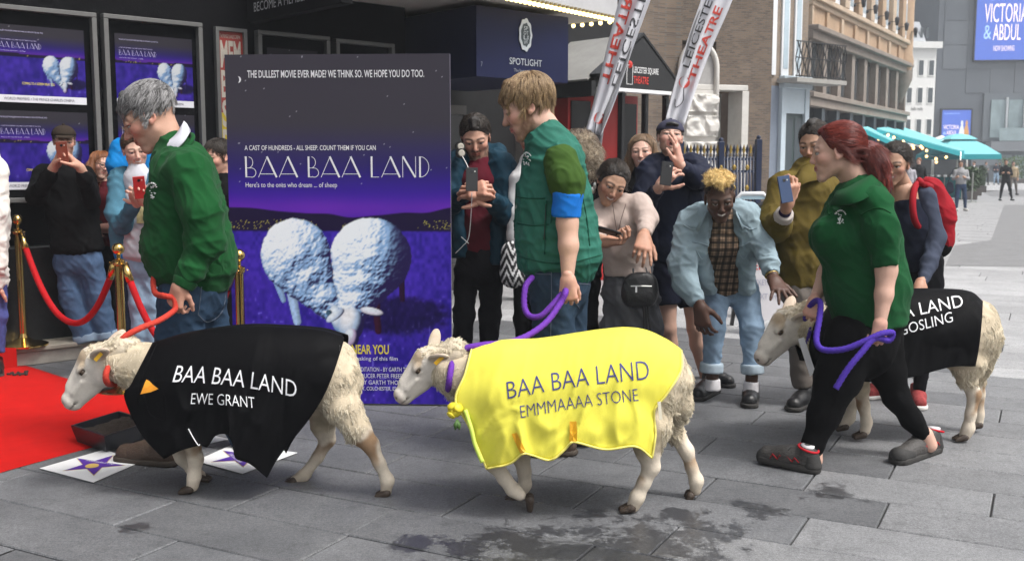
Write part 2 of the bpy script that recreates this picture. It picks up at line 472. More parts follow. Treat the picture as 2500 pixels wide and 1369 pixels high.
def make_head(c, Rm, H, o, skin, neck, res):
 """returns V, Q, colours (root-relative)"""
 s = Sdf(); fem = o.get('fem', 0)
 def W(p): return c + Rm @ (A(p, float) * H)
 def el(p, r, k=.06, op='+', rx=0):
  Rl = Rm
  if rx: a = math.radians(rx); Rl = Rm @ A([[1, 0, 0], [0, math.cos(a), -math.sin(a)], [0, math.sin(a), math.cos(a)]])
  s.ell(W(p), A(r) * H, Rl, k * H, op)
 def cp(a, b, ra, rb=None, k=.05, op='+'): s.cap(W(a), W(b), ra * H, (ra if rb is None else rb) * H, k * H, op=op)
 el((0, -.08, .13), (.33, .39, .36))
 el((0, .1, -.06), (.275, .275, .36), .1)
 jw = .2 if not fem else .175
 for sx in (-1, 1):
  cp((sx * jw, .0, -.24), (sx * .06, .25, -.43), .075, .07, .1)
  el((sx * .165, .23, -.09), (.11, .12, .1), .08)
  cp((sx * .05, .325, .085), (sx * .19, .265, .09), .045 if not fem else .035, .05, .07)
 el((0, .28, -.425), (.085, .075, .075), .07)
 el((0, .27, -.27), (.15, .095, .1), .08)
 for sx in (-1, 1): el((sx * .135, .385, .015), (.085, .07, .055), .05, '-')
 nl = o.get('nose', 1.0)
 cp((0, .335, .06), (0, .36 + .085 * nl, -.125), .028, .045, .05)
 for sx in (-1, 1): el((sx * .042, .375 + .03 * nl, -.145), (.036, .045, .03), .025)
 mo = o.get('mouth', 'closed')
 if mo == 'open':
  cp((0, .34, -.27), (0, .36, -.33), .05, .05, .04)
  el((0, .4, -.285), (.07, .09, .05), .03, '-')
 lw = .085 if mo == 'closed' else .11
 dz = 0 if mo != 'open' else .025
 up = .0 if mo == 'closed' else .03
 for sx in (-1, 1):
  cp((0, .368, -.238 + dz), (sx * lw, .315, -.25 + up), .022, .012, .025)
  cp((0, .36, -.285 - 2 * dz), (sx * lw * .9, .312, -.26 + up), .027, .012, .025)
 lid = o.get('lid', .0)        # 0 open, 1 looking down / nearly closed
 for sx in (-1, 1):
  e = A((sx * .135, .318, .012))
  el(e + A((0, .004, .052 - .034 * lid)), (.085, .058, .05), .015)
  el(e + A((0, -.006, -.058)), (.08, .05, .04), .02)
  ew = A((sx * .335, -.02, .0))
  el(ew, (.028, .085, .125), .02, rx=-12)
  el(ew + A((sx * .02, .0, -.0)), (.02, .05, .08), .015, '-', rx=-12)
  el(A((sx * .325, .01, -.1)), (.028, .04, .045), .02)
 for q in o.get('extra', []): cp(*q)
 nk = A(neck[0], float)
 s.cap(W((0, -.12, -.2)), nk, .235 * H * (.9 if fem else 1), neck[1], .1 * H)
 V, Q = s.surf(res)
 q = ((V - c) @ Rm) / H
 x, y, z = np.abs(q[:, 0]), q[:, 1], q[:, 2]
 n1 = fbm(q * 9, 3, 3)[:, None] - .5
 C = A(skin)[None] * (1 + .16 * n1)
 red = np.exp(-(((x - .2) / .12) ** 2 + ((y - .26) / .15) ** 2 + ((z + .1) / .11) ** 2)) + np.exp(-((x / .07) ** 2 + ((y - .45) / .09) ** 2 + ((z + .13) / .08) ** 2)) * .8 + smask(x, .31, .35) * (y < .1) * .6
 C = C * (1 + red[:, None] * A([.08, -.16, -.14])[None] * o.get('flush', 1))
 face = smask(y, .18, .25)
 zc = -.262 + (0 if mo == 'closed' else 2.4 * x ** 2)
 hw = lw + .02
 lip = face * (1 - smask(np.abs(z - zc), .03 + dz * 1.6, .05 + dz * 1.6)) * (1 - smask(x, hw - .02, hw + .02))
 lipc = A(o.get('lipc', A(skin) * A((.82, .5, .52))))
 C = C + lip[:, None] * (lipc - C)
 if mo == 'smile':
  te = face * (1 - smask(np.abs(z - zc), .010, .022)) * (1 - smask(x, .075, .095))
  C = C + te[:, None] * (A((.72, .68, .62)) - C)
 if mo == 'open':
  te = face * (((x / .065) ** 2 + ((z + .285) / .055) ** 2) < 1)
  C = C + te[:, None] * (A((.05, .012, .012)) - C)
 if mo == 'closed':
  te = face * (1 - smask(np.abs(z - zc), .003, .014)) * (1 - smask(x, lw - .02, lw + .015))
  C = C * (1 - .6 * te[:, None])
 hc = A(o.get('browc', (.05, .03, .02)))
 bz = .115 - 1.3 * np.maximum(x - .13, 0) ** 2 + .15 * np.minimum(x - .13, 0)
 br = face * (1 - smask(np.abs(z - bz), .012, .03)) * smask(x, .03, .06) * (1 - smask(x, .21, .25)) * o.get('brow', .8)
 C = C + br[:, None] * (hc - C)
 ld = face * (1 - smask(np.abs(z - (.022 - .028 * lid)), .006, .022)) * smask(x, .045, .075) * (1 - smask(x, .2, .225)) * (y > .2) * .85
 C = C + ld[:, None] * (A((.03, .02, .018)) - C)
 bd = o.get('beard', 0)
 if bd:
  n2 = fbm(q * A((30, 30, 14)), 2, 5)
  line = -.1 - .25 * smask(y, .05, .36) * (x > .1)
  b = (1 - smask(z, line - .06, line + .05)) * smask(y + .0 * z, -.03, .05) * (z > -.56)
  b = np.maximum(b, smask(y, -.04, .0) * (1 - smask(y, .06, .12)) * (z < .02) * smask(x, .24, .27))
  mst = face * (1 - smask(np.abs(z + .2), .02, .04)) * (1 - smask(x, .1, .16))
  b = np.maximum(b, mst) * (1 - lip) * (1 - (np.exp(-((x / .05) ** 2 + ((z + .34) / .02) ** 2))) * .4)
  b = b * np.clip(.35 + 1.1 * n2, 0, 1) * bd
  C = C + b[:, None] * (A(o.get('beardc', hc)) - C)
 sc_ = o.get('scalp')
 if sc_ is not None:
  m = smask(-(q[:, 1] - .3) * .87 + (z - .3) * .5, -.02, .03) * (z > -.3)
  C = C + m[:, None] * (A(sc_) - C)
 Vs, Qs, Cs, nb = [V], [Q], [C], len(V)
 g = A(o.get('gaze', (0, 1, -.25 * lid))); g = g / np.linalg.norm(g)
 for sx in (-1, 1):
  nu, nv = 14, 10
  E, EC = [], []
  for i in range(nv + 1):
   for k in range(nu):
    t, a = math.pi * i / nv, 2 * math.pi * k / nu
    d = A((math.sin(t) * math.cos(a), math.cos(t), math.sin(t) * math.sin(a)))
    # pole along gaze
    ax = np.cross((0, 1., 0), g); sn = np.linalg.norm(ax)
    if sn > 1e-6:
     an = math.asin(min(1, sn)); ax = ax / sn
     d = d * math.cos(an) + np.cross(ax, d) * math.sin(an) + ax * (ax @ d) * (1 - math.cos(an))
    E.append(c + Rm @ ((A((sx * .135, .305, .012)) + d * A((.066, .06, .06))) * H))
    EC.append((.004, .004, .004) if t < .3 else (A(o.get('iris', (.06, .035, .02))) if t < .62 else A((.42, .40, .38))))
  eq = A([(i * nu + k, (i + 1) * nu + k, (i + 1) * nu + (k + 1) % nu, i * nu + (k + 1) % nu) for i in range(nv) for k in range(nu)])
  Vs.append(A(E)); Cs.append(A(EC)); Qs.append(eq + nb); nb += len(E)
 return np.vstack(Vs), np.vstack(Qs), np.clip(np.vstack(Cs), 0, 1)

def make_hand(wr, d, n, size, curl, thumb, side, skin, res, spread=.16, fw=None, nail=True):
 """wr wrist point, d finger direction, n back-of-hand normal; side=+1 thumb on n x d"""
 s = Sdf(); d = unit(d); n = unit(A(n, float) - d * (A(n, float) @ d)); t = np.cross(n, d) * side      # towards the thumb
 S = size
 wr = A(wr, float)
 def at(a, b, c): return wr + (d * a + t * b + n * c) * S
 curl = [curl] * 4 if np.isscalar(curl) else curl
 kn = [at(.5, .175, .01), at(.52, .06, .025), at(.5, -.055, .02), at(.46, -.16, .0)]
 ln = [.41, .46, .42, .33]
 s.cap(at(-.06, 0, 0), at(.1, 0, 0), .135 * S, .14 * S, .03)
 for i in range(4):
  s.cap(at(.08, (.09, .03, -.03, -.08)[i], 0), kn[i], .088 * S, .07 * S, .02)
 for i in range(4):
  p, ang = kn[i], 0.0
  sp = (i - 1.4) * -spread
  base = unit(d + t * sp)
  for j, (fr, bend) in enumerate(((.45, 72), (.31, 92), (.24, 62))):
   ang += math.radians(bend) * curl[i]
   e = p + (base * math.cos(ang) - n * math.sin(ang)) * ln[i] * fr * S
   r0 = (.050, .045, .041)[j] * S * (.86 if i == 3 else 1); r1 = (.045, .041, .034)[j] * S * (.86 if i == 3 else 1)
   s.cap(p, e, r0, r1, .005 if j else .008)
   p = e
 tb = at(.12, .13, -.04)
 th = A(thumb, float)          # direction in (d, t, -n) coordinates
 td = unit(d * th[0] + t * th[1] - n * th[2])
 m1 = tb + td * .2 * S
 s.cap(at(.06, .06, -.03), m1, .085 * S, .07 * S, .02)
 b2 = unit(td * .8 + d * .45 + (-n) * .25 * th[2]); m2 = m1 + b2 * .2 * S
 s.cap(m1, m2, .064 * S, .056 * S, .006)
 s.cap(m2, m2 + unit(b2 + d * .2 - t * .15) * .15 * S, .055 * S, .042 * S, .006)
 V, Q = s.surf(res)
 C = A(skin)[None] * (1 + .14 * (fbm(V * 70, 2, 8)[:, None] - .5)) * A((1.03, .93, .92))
 kd = np.min([np.linalg.norm(V - k - n * .05 * S, axis=1) for k in kn], 0)
 C = C * (1 - np.exp(-(kd / (.06 * S)) ** 2)[:, None] * A((.0, .12, .12)))
 return V, Q, C

def unit_rows(x): return x / np.maximum(np.linalg.norm(x, axis=1, keepdims=True), 1e-9)
def strands(V, N, n, m, L, flow, lift=.25, droop=.0, jit=.2, clump=.5, ng=140, down=(0, 0, -1), Lvar=.4, wave=0., sub=None, inset=.004, hug=None):
 idx = rng.integers(0, len(V), n) if sub is None else sub[rng.integers(0, len(sub), n)]
 p = V[idx] - N[idx] * inset; nn = N[idx]
 d = flow(p); d = d - nn * (d * nn).sum(1, keepdims=True) * .95
 d /= np.maximum(np.linalg.norm(d, axis=1, keepdims=True), 1e-6)
 d = d + nn * lift + rng.normal(0, jit, d.shape)
 ln = L * (1 - Lvar + 2 * Lvar * rng.random((n, 1)))
 pts = [p]; dn = A(down, float)
 for i in range(m - 1):
  d = d + dn * droop / m + rng.normal(0, jit * .35, d.shape) - nn * lift * .9 / m * (i > 0)
  d /= np.linalg.norm(d, axis=1, keepdims=True)
  p = p + d * ln / (m - 1)
  if hug is not None:
   hc_, hR, hr = hug; q = ((p - hc_) @ hR) / hr; k = np.linalg.norm(q, axis=1, keepdims=True)
   k2 = np.clip(k, 1.0, 1.05 + .05 * lift); q = q / k * k2
   p2 = hc_ + (q * hr) @ hR.T; free = (p @ hR - hc_ @ hR)[:, 2:3] < -.25 * hr[2]
   p = np.where(free, p, p2)
   nn = unit_rows((q / hr) @ hR.T); d = d - nn * (d * nn).sum(1, keepdims=True) * .8 * ~free
  pts.append(p)
 X = np.stack(pts, 1)
 if clump:
  g = rng.integers(0, n, ng); D = ((X[:, None, 0] - X[None, g, 0]) ** 2).sum(-1); a = g[D.argmin(1)]
  t = (np.linspace(0, 1, m) ** 1.2)[None, :, None]
  X = X + (X[a] - X) * t * clump
 if wave:
  ph = rng.random((n, 1)) * 6.28; t = np.linspace(0, 1, m)[None]
  X = X + wave * np.stack([np.sin(ph + t * 9), np.cos(ph * 2 + t * 8), 0 * (ph + t)], -1) * t[..., None]
 return X

class Person:
 def __init__(s, label, u, Y, skin, h=1.0, name='person', group=None, fine=False):
  g = P(u, 500, Y)
  s.root = A((g[0], Y, 0.)); s.Y, s.skin, s.fine = Y, A(skin), fine
  s.o = thing(name, s.root, label, 'person', group)
  s.cov, s.skinch, s.parts = [], [], []
 def p(s, u, v, dy=0): return P(u, v, s.Y + dy) - s.root
 def node(s, n, grow=0.):
  u, v, dy, r = n[:4]; ry = n[4] if len(n) > 4 else r
  k = px(s.Y + dy)
  return (s.p(u, v, dy), max(.012, ry * k + grow), (r * k + grow) / max(.012, ry * k + grow))
 def wear(s, name, mat, chains, k=.035, res=None, grow=-.010, amp=.006, sc=(7, 7, 16), seed=0, body=True, parent=None, cut=(), label=None, drape=.5, deflate=.014, extra=None):
  sd = Sdf(); res = res or (.0085 if s.fine else .0115)
  if not body: grow = -.006
  elif s.fine: grow -= .006
  for ch in chains:
   fl = ''
   if isinstance(ch[0], str): fl, ch = ch[0], ch[1:]
   sd.chain([s.node(n, grow) for n in ch], k, side=(1, 0, 0), flat=fl)
   if body: s.cov.append((fl, [s.node(n, grow - deflate) for n in ch]))
  if extra: extra(sd)
  for c, n in cut: sd.plane(c, n)
  V, Q = sd.surf(res)
  if amp: V = wrinkle(V + s.root, Q, amp, sc, seed + len(s.parts) * 7, drape) - s.root
  o = mobj(name, np_mesh(name, V, Q, mat), parent or s.o)
  if label: o['label'] = label
  s.parts.append(o); s.last = (V, Q)
  return o
 def bare(s, *chains): s.skinch += [c for c in chains]
 def head(s, u, v, dy, Hpx, yaw, pitch, roll, neck, **o):
  """neck: (u, v, dy, r)"""
  s.hc = s.p(u, v, dy); s.H = Hpx * .905 * px(s.Y + dy)
  w = s.hc + s.root
  s.R = head_frame(yaw + math.degrees(math.atan2(-w[0], w[1])), pitch, roll)
  s.ho = o; s.neck = s.node(neck, -.006)
 def hand(s, u, v, dy, d, n, curl, thumb=(.6, .7, .3), side=1, size=None, **k):
  s.hands = getattr(s, 'hands', [])
  s.hands.append((s.p(u, v, dy), A(d, float), A(n, float), curl, thumb, side, size, k))
 def finish(s):
  sd = Sdf(); rs = .009 if s.fine else (.022 if hasattr(s, 'res_') else .014)
  for fl, ch in s.cov:
   if '>' in fl:
    a, b = ch[-2][0], ch[-1][0]; ch[-1] = (b - unit(b - a) * .012, *ch[-1][1:])
   sd.chain(ch, .03, side=(1, 0, 0), flat=fl)
  for ch in s.skinch: sd.chain([s.node(n) for n in ch], .02, side=(1, 0, 0))
  V, Q = sd.surf(rs)
  C = s.skin[None] * (1 + .14 * (fbm(V * 22, 3, 4)[:, None] - .5))
  Vs, Qs, Cs, n = [V], [Q], [C], len(V)
  def put(t):
   nonlocal n
   Vs.append(t[0]); Qs.append(t[1] + n); Cs.append(t[2]); n += len(t[0])
  if hasattr(s, 'H'): put(make_head(s.hc, s.R, s.H, s.ho, s.skin, s.neck, .003 if s.fine else (.013 if hasattr(s, 'res_') else .005)))
  for wr, d, nn, curl, th, side, size, k in getattr(s, 'hands', []):
   put(make_hand(wr, d, nn, size or s.H * .92, curl, th, side, s.skin, .0034 if s.fine else (.009 if hasattr(s, 'res_') else .0042), **k))
  me = np_mesh('body', np.vstack(Vs), np.vstack(Qs), skin_material(), col=np.clip(np.vstack(Cs), 0, 1))
  s.body = mobj('body', me, s.o)
  return s
 # -------- hair
 def HW(s, p): return s.hc + s.R @ (A(p, float) * s.H)
 def hair(s, name, prims, mat, smat, flow='crown', n=2500, m=6, L=.05, rad=.0009, hairline=((.87, -.5), (.27, .3)), low=-.3, res=None, capamp=.004, part=None, cuts=True, hug=True, **kw):
  """prims: head-local ('e', centre, radii) or ('c', a, b, ra, rb); first ones make the cap"""
  sd = Sdf(); H = s.H
  for q in prims:
   if q[0] == 'e': sd.ell(s.HW(q[1]), A(q[2]) * H * A((.955, .925, .955)), s.R, .05 * H)
  if cuts:
   (ny, nz), (y0, z0) = hairline
   sd.plane(s.HW((0, y0, z0)), s.R @ A((0, ny, nz)), .03 * H)
   sd.plane(s.HW((0, 0, low)), s.R @ A((0, -.25, -1.)), .03 * H)
  for q in prims:
   if q[0] == 'c': sd.cap(s.HW(q[1]), s.HW(q[2]), q[3] * H, q[4] * H, .05 * H)
   if q[0] == 'x': sd.cap(s.HW(q[1]), s.HW(q[2]), q[3] * H, q[4] * H, .03 * H, op='-')
  V, Q = sd.surf(res or (.0045 if s.fine else .007))
  V = V + vnormals(V, Q) * ((fbm(V * 55, 2, 9) - .5) * 2 * capamp)[:, None]
  o = mobj(name, np_mesh(name, V, Q, mat), s.o)
  N = vnormals(V, Q)
  if flow == 'crown':
   cr = s.HW((0, -.22, .5)); fl = lambda p: p - cr
  elif flow == 'forward':
   cr = s.HW((0, -.42, .35)); fl = lambda p: p - cr
  elif flow == 'back':
   b = s.R @ A((0, -1, -.25)); fl = lambda p: np.tile(b, (len(p), 1))
  elif flow == 'up':
   b = s.R @ A((0, .25, 1.)); fl = lambda p: np.tile(b, (len(p), 1))
  elif flow == 'tail':
   b = s.R @ A((0, -.86, .12)); t = s.hc + b * H * .55
   fl = lambda p: t - p
  else:
   b = s.R @ A(flow, float); fl = lambda p: np.tile(b, (len(p), 1))
  lq = ((V - s.hc) @ s.R) / H
  cn = s.R @ unit((0, *hairline[0])); keep = np.where(~((lq[:, 1] > .12) & (lq[:, 2] < .1)) & ((N @ cn < .72) | (not cuts)) & (lq[:, 1] < kw.pop('ymax', 9)))[0]
  e0 = prims[0]
  X = strands(V, N, n, m, L, fl, sub=keep, hug=(s.HW(e0[1]), s.R, A(e0[2]) * H) if hug else None, **kw)
  hair_obj('hair_strands', X, rad, smat, o)
  return o

def shoe(s, heel, toe, mat, sole_mat, dy=0., w=.043, top=.10, z=0.0, sole=.028, lift_toe=0., ankle=None, name='shoe', detail=True, lace_mat=None):
 """heel, toe: photo pixels of the sole on the ground"""
 a, b = (G(*heel, z) if len(heel) == 2 else A(heel)) - s.root, (G(*toe, z) if len(toe) == 2 else A(toe)) - s.root
 d = b - a; L = np.linalg.norm(d); d = d / L
 up = A((0, 0, 1.)); b = b + up * lift_toe; d = unit(b - a); sd_ = unit(np.cross(d, up)); up = np.cross(sd_, d)
 sd = Sdf()
 at = lambda t, h, l=0: a + d * L * t + up * h + sd_ * l
 sd.cap(at(.14, .045), at(.5, .05), w * .88, w * .9, .03)
 sd.cap(at(.5, .048), at(.84, .036), w * .95, w * .95, .03)
 sd.cap(at(.2, .05), at(.17, top), w * .82, w * .86, .02, flat='>')
 sd.cap(at(.22, top - .01), at(.62, .055), w * .7, w * .7, .03)
 sd.plane(at(0, sole * .7), -up, .003)
 V, Q = sd.surf(.0065 if s.fine else .0095)
 o = mobj(name, np_mesh(name, V, Q, mat), s.o)
 sl = Sdf()
 sl.cap(at(.13, sole / 2), at(.85, sole / 2), w * 1.0, w * 1.12, .01)
 sl.plane(at(0, 0), -up, .003); sl.plane(at(0, sole), up, .004)
 V, Q = sl.surf(.007 if s.fine else .0095)
 mobj('sole', np_mesh('sole', V, Q, sole_mat), o)
 if detail:
  mb = MB()
  for t in (.36, .43, .5, .57):
   h = .1 - (t - .36) * .16
   q = [at(t, h * top / .1 * .93, l * w * .5) + up * (.004 - abs(l) * .006) for l in (-1, -.5, 0, .5, 1)]
   mb.tube(q, .0026, 5)
  mb.build('lace', lace_mat or M('lace', (.03, .03, .03), .8), o, smooth=True)
 return o

def phone(label, c, up, n, mat_back, w=.072, h=.146, screen=False, case=None):
 """c centre, up long axis, n towards the camera-side face (world)"""
 up, n = unit(up), A(n, float); n = unit(n - up * (n @ up)); x = np.cross(up, n)
 o = thing('phone', c, label, 'phone', 'phones held up by the crowd')
 m = MB(); m.frame_box((0, 0, 0), x, up, n, w / 2, h / 2, .0045, .002); m.build('phone_case', mat_back, o)
 m = MB(); m.frame_box(-n * .0052, x, up, n, w / 2 - .004, h / 2 - .008, .0006); m.build('screen', M('phone_screen', (.02, .02, .025), .1, var=0), o)
 m = MB(); m.tube([up * h * .33 + n * .004, up * h * .33 + n * .0062], .009, 10)
 m.build('camera_lens', M('lens_glass', (.012, .012, .014), .08, var=0), o)
 m = MB(); m.tube([up * h * .33 + x * .018 + n * .004, up * h * .33 + x * .018 + n * .0056], .004, 8)
 m.build('flash', M('flash_white', (.7, .7, .65), .3, var=0), o)
 return o
def fabric(name, col, rough=.85, bump=.35, var=.1, sheen=0., **k):
 k.setdefault('bs', 420); k.setdefault('vs', 14); bump = min(bump, 1) * .45
 return M(name, col, rough, var, bump=bump, sheen=sheen * .15, spec=.07, **k)
def emblem(s, u, v, dy, w, h, mat, seed=1):
 """small embroidered badge: an arch of letters over a knot of stitches"""
 b = BVHTree.FromPolygons([tuple(x) for x in s.last[0]], [tuple(int(i) for i in q) for q in s.last[1]])
 r_ = random.Random(seed); mb = MB(); cam0 = A((0, 0, CAM_H)) - s.root
 def hit(a, c):
  d = unit(ray(u + a * w, v - c * h))
  q = b.ray_cast(Vector(cam0), Vector(d))
  return None if q[0] is None else A(q[0]) + A(q[1]) * .0035 * (1 if A(q[1]) @ d < 0 else -1)
 def line(pts, t):
  q = [hit(*p_) for p_ in pts]
  if all(x is not None for x in q): mb.tube(q, t, 5)
 for i in range(9):
  a = math.pi * (.12 + .76 * i / 8)
  line([(-.42 * math.cos(a), .12 + .32 * math.sin(a)), (-.5 * math.cos(a), .12 + .4 * math.sin(a))], .0032)
 for i in range(13):
  a, c = r_.uniform(-.3, .3), r_.uniform(-.45, .28)
  e, f_ = a + r_.uniform(-.2, .2), c + r_.uniform(-.16, .16)
  line([(a, c), ((a + e) / 2 + .04, (c + f_) / 2 + .03), (e, f_)], .0026)
 if mb.n: mb.build('badge', mat, s.o, smooth=True)
# ------------------------------------------------------------------ the three handlers
SKIN_A, SKIN_B, SKIN_C, SKIN_D = (.52, .30, .215), (.60, .37, .285), (.42, .245, .165), (.075, .038, .025)
jeans = fabric('blue_denim', (.026, .05, .088), .8, .5, .28, vs=22)
jeans_dark = fabric('dark_denim', (.026, .046, .074), .8, .5, .3, vs=22)
black_cloth = fabric('black_cloth', (.005, .005, .006), .8, .3, .2)
white_thread = M('white_thread', (.8, .8, .8), .8, .05)
green_sweat = fabric('bottle_green_sweatshirt', (.008, .066, .018), .9, .3, .12, sheen=.35)
green_polo = fabric('green_pique', (.008, .068, .022), .9, .45, .1, sheen=.25)

# older man in the green sweatshirt
p = Person('older man in a bottle green sweatshirt and wire glasses leading the black coated sheep', 450, 5.0, SKIN_A, fine=True)
p.head(362, 286, 0, 166, -90, 29, 0, (424, 372, .02, 40), beard=.16, beardc=(.30, .22, .19), browc=(.10, .085, .075), brow=.55, nose=1.1, lid=.6, flush=1.6,
       iris=(.05, .08, .1), extra=[((0, .15, -.42), (0, .02, -.46), .08, .09)])
p.wear('sweatshirt', green_sweat, [
 ['>', (424, 372, .02, 52, 60), (446, 440, 0, 84, 105), (455, 520, 0, 98, 108), (458, 600, 0, 110, 112), (474, 640, 0, 104, 108), (478, 664, 0, 96, 104)],
 [(440, 396, .16, 52), (452, 420, -.17, 58)],
 ['>', (468, 428, -.19, 58), (492, 520, -.26, 55), (502, 588, -.26, 50), (466, 662, -.30, 36), (450, 690, -.31, 30)],
 ['>', (440, 428, .22, 56), (425, 560, .26, 50), (405, 660, .12, 36)]], res=.0075, amp=.011, seed=3, k=.05)
emblem(p, 372, 466, 0, 26, 40, white_thread, 3)
def torus_part(s, name, mat, pts, r, parent=None, n=10, flat=None):
 q = [s.p(*t) for t in pts]; m = MB(); m.tube(spline(q, 6 * len(q)), r, n); return m.build(name, mat, parent or s.o, smooth=True)
def collar(s, name, mat, top, bot, n=22, thick=.004):
 """a turned-down collar between an upper and a lower edge (u,v,dy)"""
 a, b = spline([s.p(*t) for t in top], n), spline([s.p(*t) for t in bot], n)
 V, Fc = [], []
 for i in range(n):
  V += [a[i], a[i] * .55 + b[i] * .45 + A((0, 0, .006)), b[i]]
 for i in range(n - 1):
  for k in (0, 1): Fc.append((i * 3 + k, i * 3 + 3 + k, i * 3 + 4 + k, i * 3 + 1 + k))
 o = mobj(name, np_mesh(name, A(V), Fc, mat), s.o)
 md = o.modifiers.new('thickness', 'SOLIDIFY'); md.thickness = thick; md.offset = 0
 return o
collar(p, 'shirt_collar', fabric('white_check_shirt', (.6, .6, .66), .8, .2, .1), [(392, 352, -.02), (412, 344, -.085), (432, 326, -.09), (446, 302, -.05), (448, 296, .03)],
       [(384, 374, -.06), (410, 376, -.13), (444, 352, -.135), (462, 326, -.09), (464, 318, .03)], thick=.006)
torus_part(p, 'neck_rib', green_sweat, [(386, 372, -.09), (424, 378, -.125), (462, 352, -.08), (470, 330, .0), (445, 330, .09)], .011)
p.wear('cuff', green_sweat, [['<>', (455, 682, -.305, 35), (445, 702, -.315, 29)]], amp=.002, body=False, res=.006)
p.wear('waistband', green_sweat, [['<>', (474, 642, 0, 105, 110), (478, 676, 0, 98, 102)]], amp=.003, body=False, res=.0075, sc=(30, 30, 4))
p.wear('jeans', jeans, [
 [(478, 640, 0, 88, 98), (470, 720, 0, 86, 94)],
 ['>', (452, 720, -.07, 70), (440, 830, -.08, 64), (420, 960, -.05, 52), (398, 1095, -.02, 42)],
 ['>', (490, 720, .08, 66), (510, 840, .09, 60), (560, 980, .1, 48), (600, 1080, .1, 40)]], amp=.009, sc=(9, 9, 12), seed=8)
m = MB(); r0 = []
for q in [(478, 700), (548, 692), (544, 764), (520, 784), (488, 766), (478, 700)]: r0.append(p.p(*q, -.232 if q[0] < 520 else -.19))
b_ = BVHTree.FromPolygons([tuple(x) for x in p.last[0]], [tuple(int(i) for i in q) for q in p.last[1]])
def drape_line(s, b, pts, r, name, mat, parent=None, n=6, close=False, lift=.002):
 """a seam or cord laid on a surface as seen from the camera"""
 cam0 = A((0, 0, CAM_H)) - s.root; out = []
 q = spline([(u, v, 0) for u, v in pts], 8 * len(pts))
 for u, v, _ in q:
  d = unit(ray(u, v)); h = b.ray_cast(Vector(cam0), Vector(d))
  if h[0] is not None: out.append(A(h[0]) - d * lift)
 if len(out) > 2:
  mb = MB(); mb.tube(out, r, n); return mb.build(name, mat, parent or s.o, smooth=True)
def bvh(t): return BVHTree.FromPolygons([tuple(x) for x in t[0]], [tuple(int(i) for i in q) for q in t[1]])
stitch = M('denim_stitch', (.09, .11, .15), .9)
for seg in ([(492, 700), (520, 698), (552, 692)], [(492, 700), (488, 735), (484, 768)], [(484, 768), (500, 784), (510, 786)], [(510, 786), (530, 775), (544, 758)], [(552, 692), (550, 730), (544, 758)]):
 drape_line(p, b_, seg, .0022, 'pocket_seam', stitch)
p.hand(438, 694, -.33, (-.30, .1, -1), (-.35, -.9, .1), (.55, .6, .65, .7), (.75, .55, .55), side=1, size=.195)
boot = M('brown_leather_boot', (.065, .04, .026), .7, .3, 25, .5, 80)
bsole = M('boot_sole', (.05, .038, .028), .85, .2, 30)
shoe(p, (432, 1137), (286, 1122), boot, bsole, w=.052, top=.12, sole=.03)
shoe(p, (668, 1085), (585, 1100), boot, bsole, w=.05, top=.12)
p.finish()
hm = M('grey_hair_mass', (.085, .083, .082), .7, .35, 40, .6, 200)
p.hair('hair', [('e', (0, -.1, .19), (.39, .45, .375)), ('c', (0, .14, .42), (0, .33, .29), .12, .06), ('c', (-.2, .1, .36), (-.19, .28, .23), .1, .05), ('c', (.2, .1, .36), (.19, .28, .23), .1, .05), ('c', (.3, -.08, .1), (.32, .05, -.04), .08, .04), ('c', (-.3, -.08, .1), (-.32, .05, -.04), .08, .04)],
       hm, M_hair('grey_hair', (.04, .04, .042), (.42, .41, .41)), flow='forward', n=6400, L=.045, rad=.0009, hairline=((.92, -.4), (.13, .12)), low=-.2, lift=.12, jit=.10, clump=.6, ng=190, droop=.25)
wire = M('gold_wire', (.55, .48, .38), .25, 0, metal=1)
g_ = thing('glasses', p.root, 'thin wire framed glasses on the older man in the green sweatshirt', 'glasses')
for sx in (-1, 1):
 m = MB(); m.tube([p.HW((sx * (.135 + .1 * math.cos(t)), .43 - .05 * abs(.1 * math.cos(t)), .0 + .075 * math.sin(t))) for t in np.linspace(0, 2 * math.pi, 22)], .0016, 6)
 m.tube([p.HW((sx * .235, .43, .02)), p.HW((sx * .33, .2, .03)), p.HW((sx * .36, -.02, .03)), p.HW((sx * .35, -.08, -.04))], .0016, 6)
 if sx > 0: m.tube([p.HW((-.035, .43, .02)), p.HW((0, .45, .035)), p.HW((.035, .43, .02))], .0016, 6)
 m.build('frame', wire, g_, smooth=True)
OLD = p

# young man in the quilted vest
p = Person('bearded young man in a green padded vest leading the yellow coated sheep', 1350, 5.0, SKIN_B, fine=True)
p.head(1286, 263, 0, 160, -86, 21, 0, (1352, 356, .02, 46), beard=.75, beardc=(.17, .085, .04), browc=(.16, .09, .045), brow=.6, lid=.5, iris=(.06, .08, .09), nose=.9)
vest = fabric('green_padded_vest', (.030, .135, .100), .65, .35, .14)
tee = fabric('olive_green_tee', (.045, .090, .020), .9, .3, .1)
blue_tee = fabric('bright_blue_sleeve', (.015, .17, .62), .8, .25, .08)
p.wear('t_shirt', tee, [
 [(1358, 392, -.02, 40, 70), (1362, 470, 0, 70, 84)],
 ['>', (1370, 394, -.21, 50), (1382, 440, -.245, 52), (1389, 488, -.255, 44)],
 ['>', (1350, 392, .20, 52), (1342, 440, .24, 50), (1330, 488, .24, 44)]], amp=.008, seed=21, k=.03)
p.wear('rolled_sleeve', blue_tee, [['<>', (1387, 470, -.255, 41), (1382, 528, -.25, 37)]], amp=.006, seed=4, body=False, res=.006)
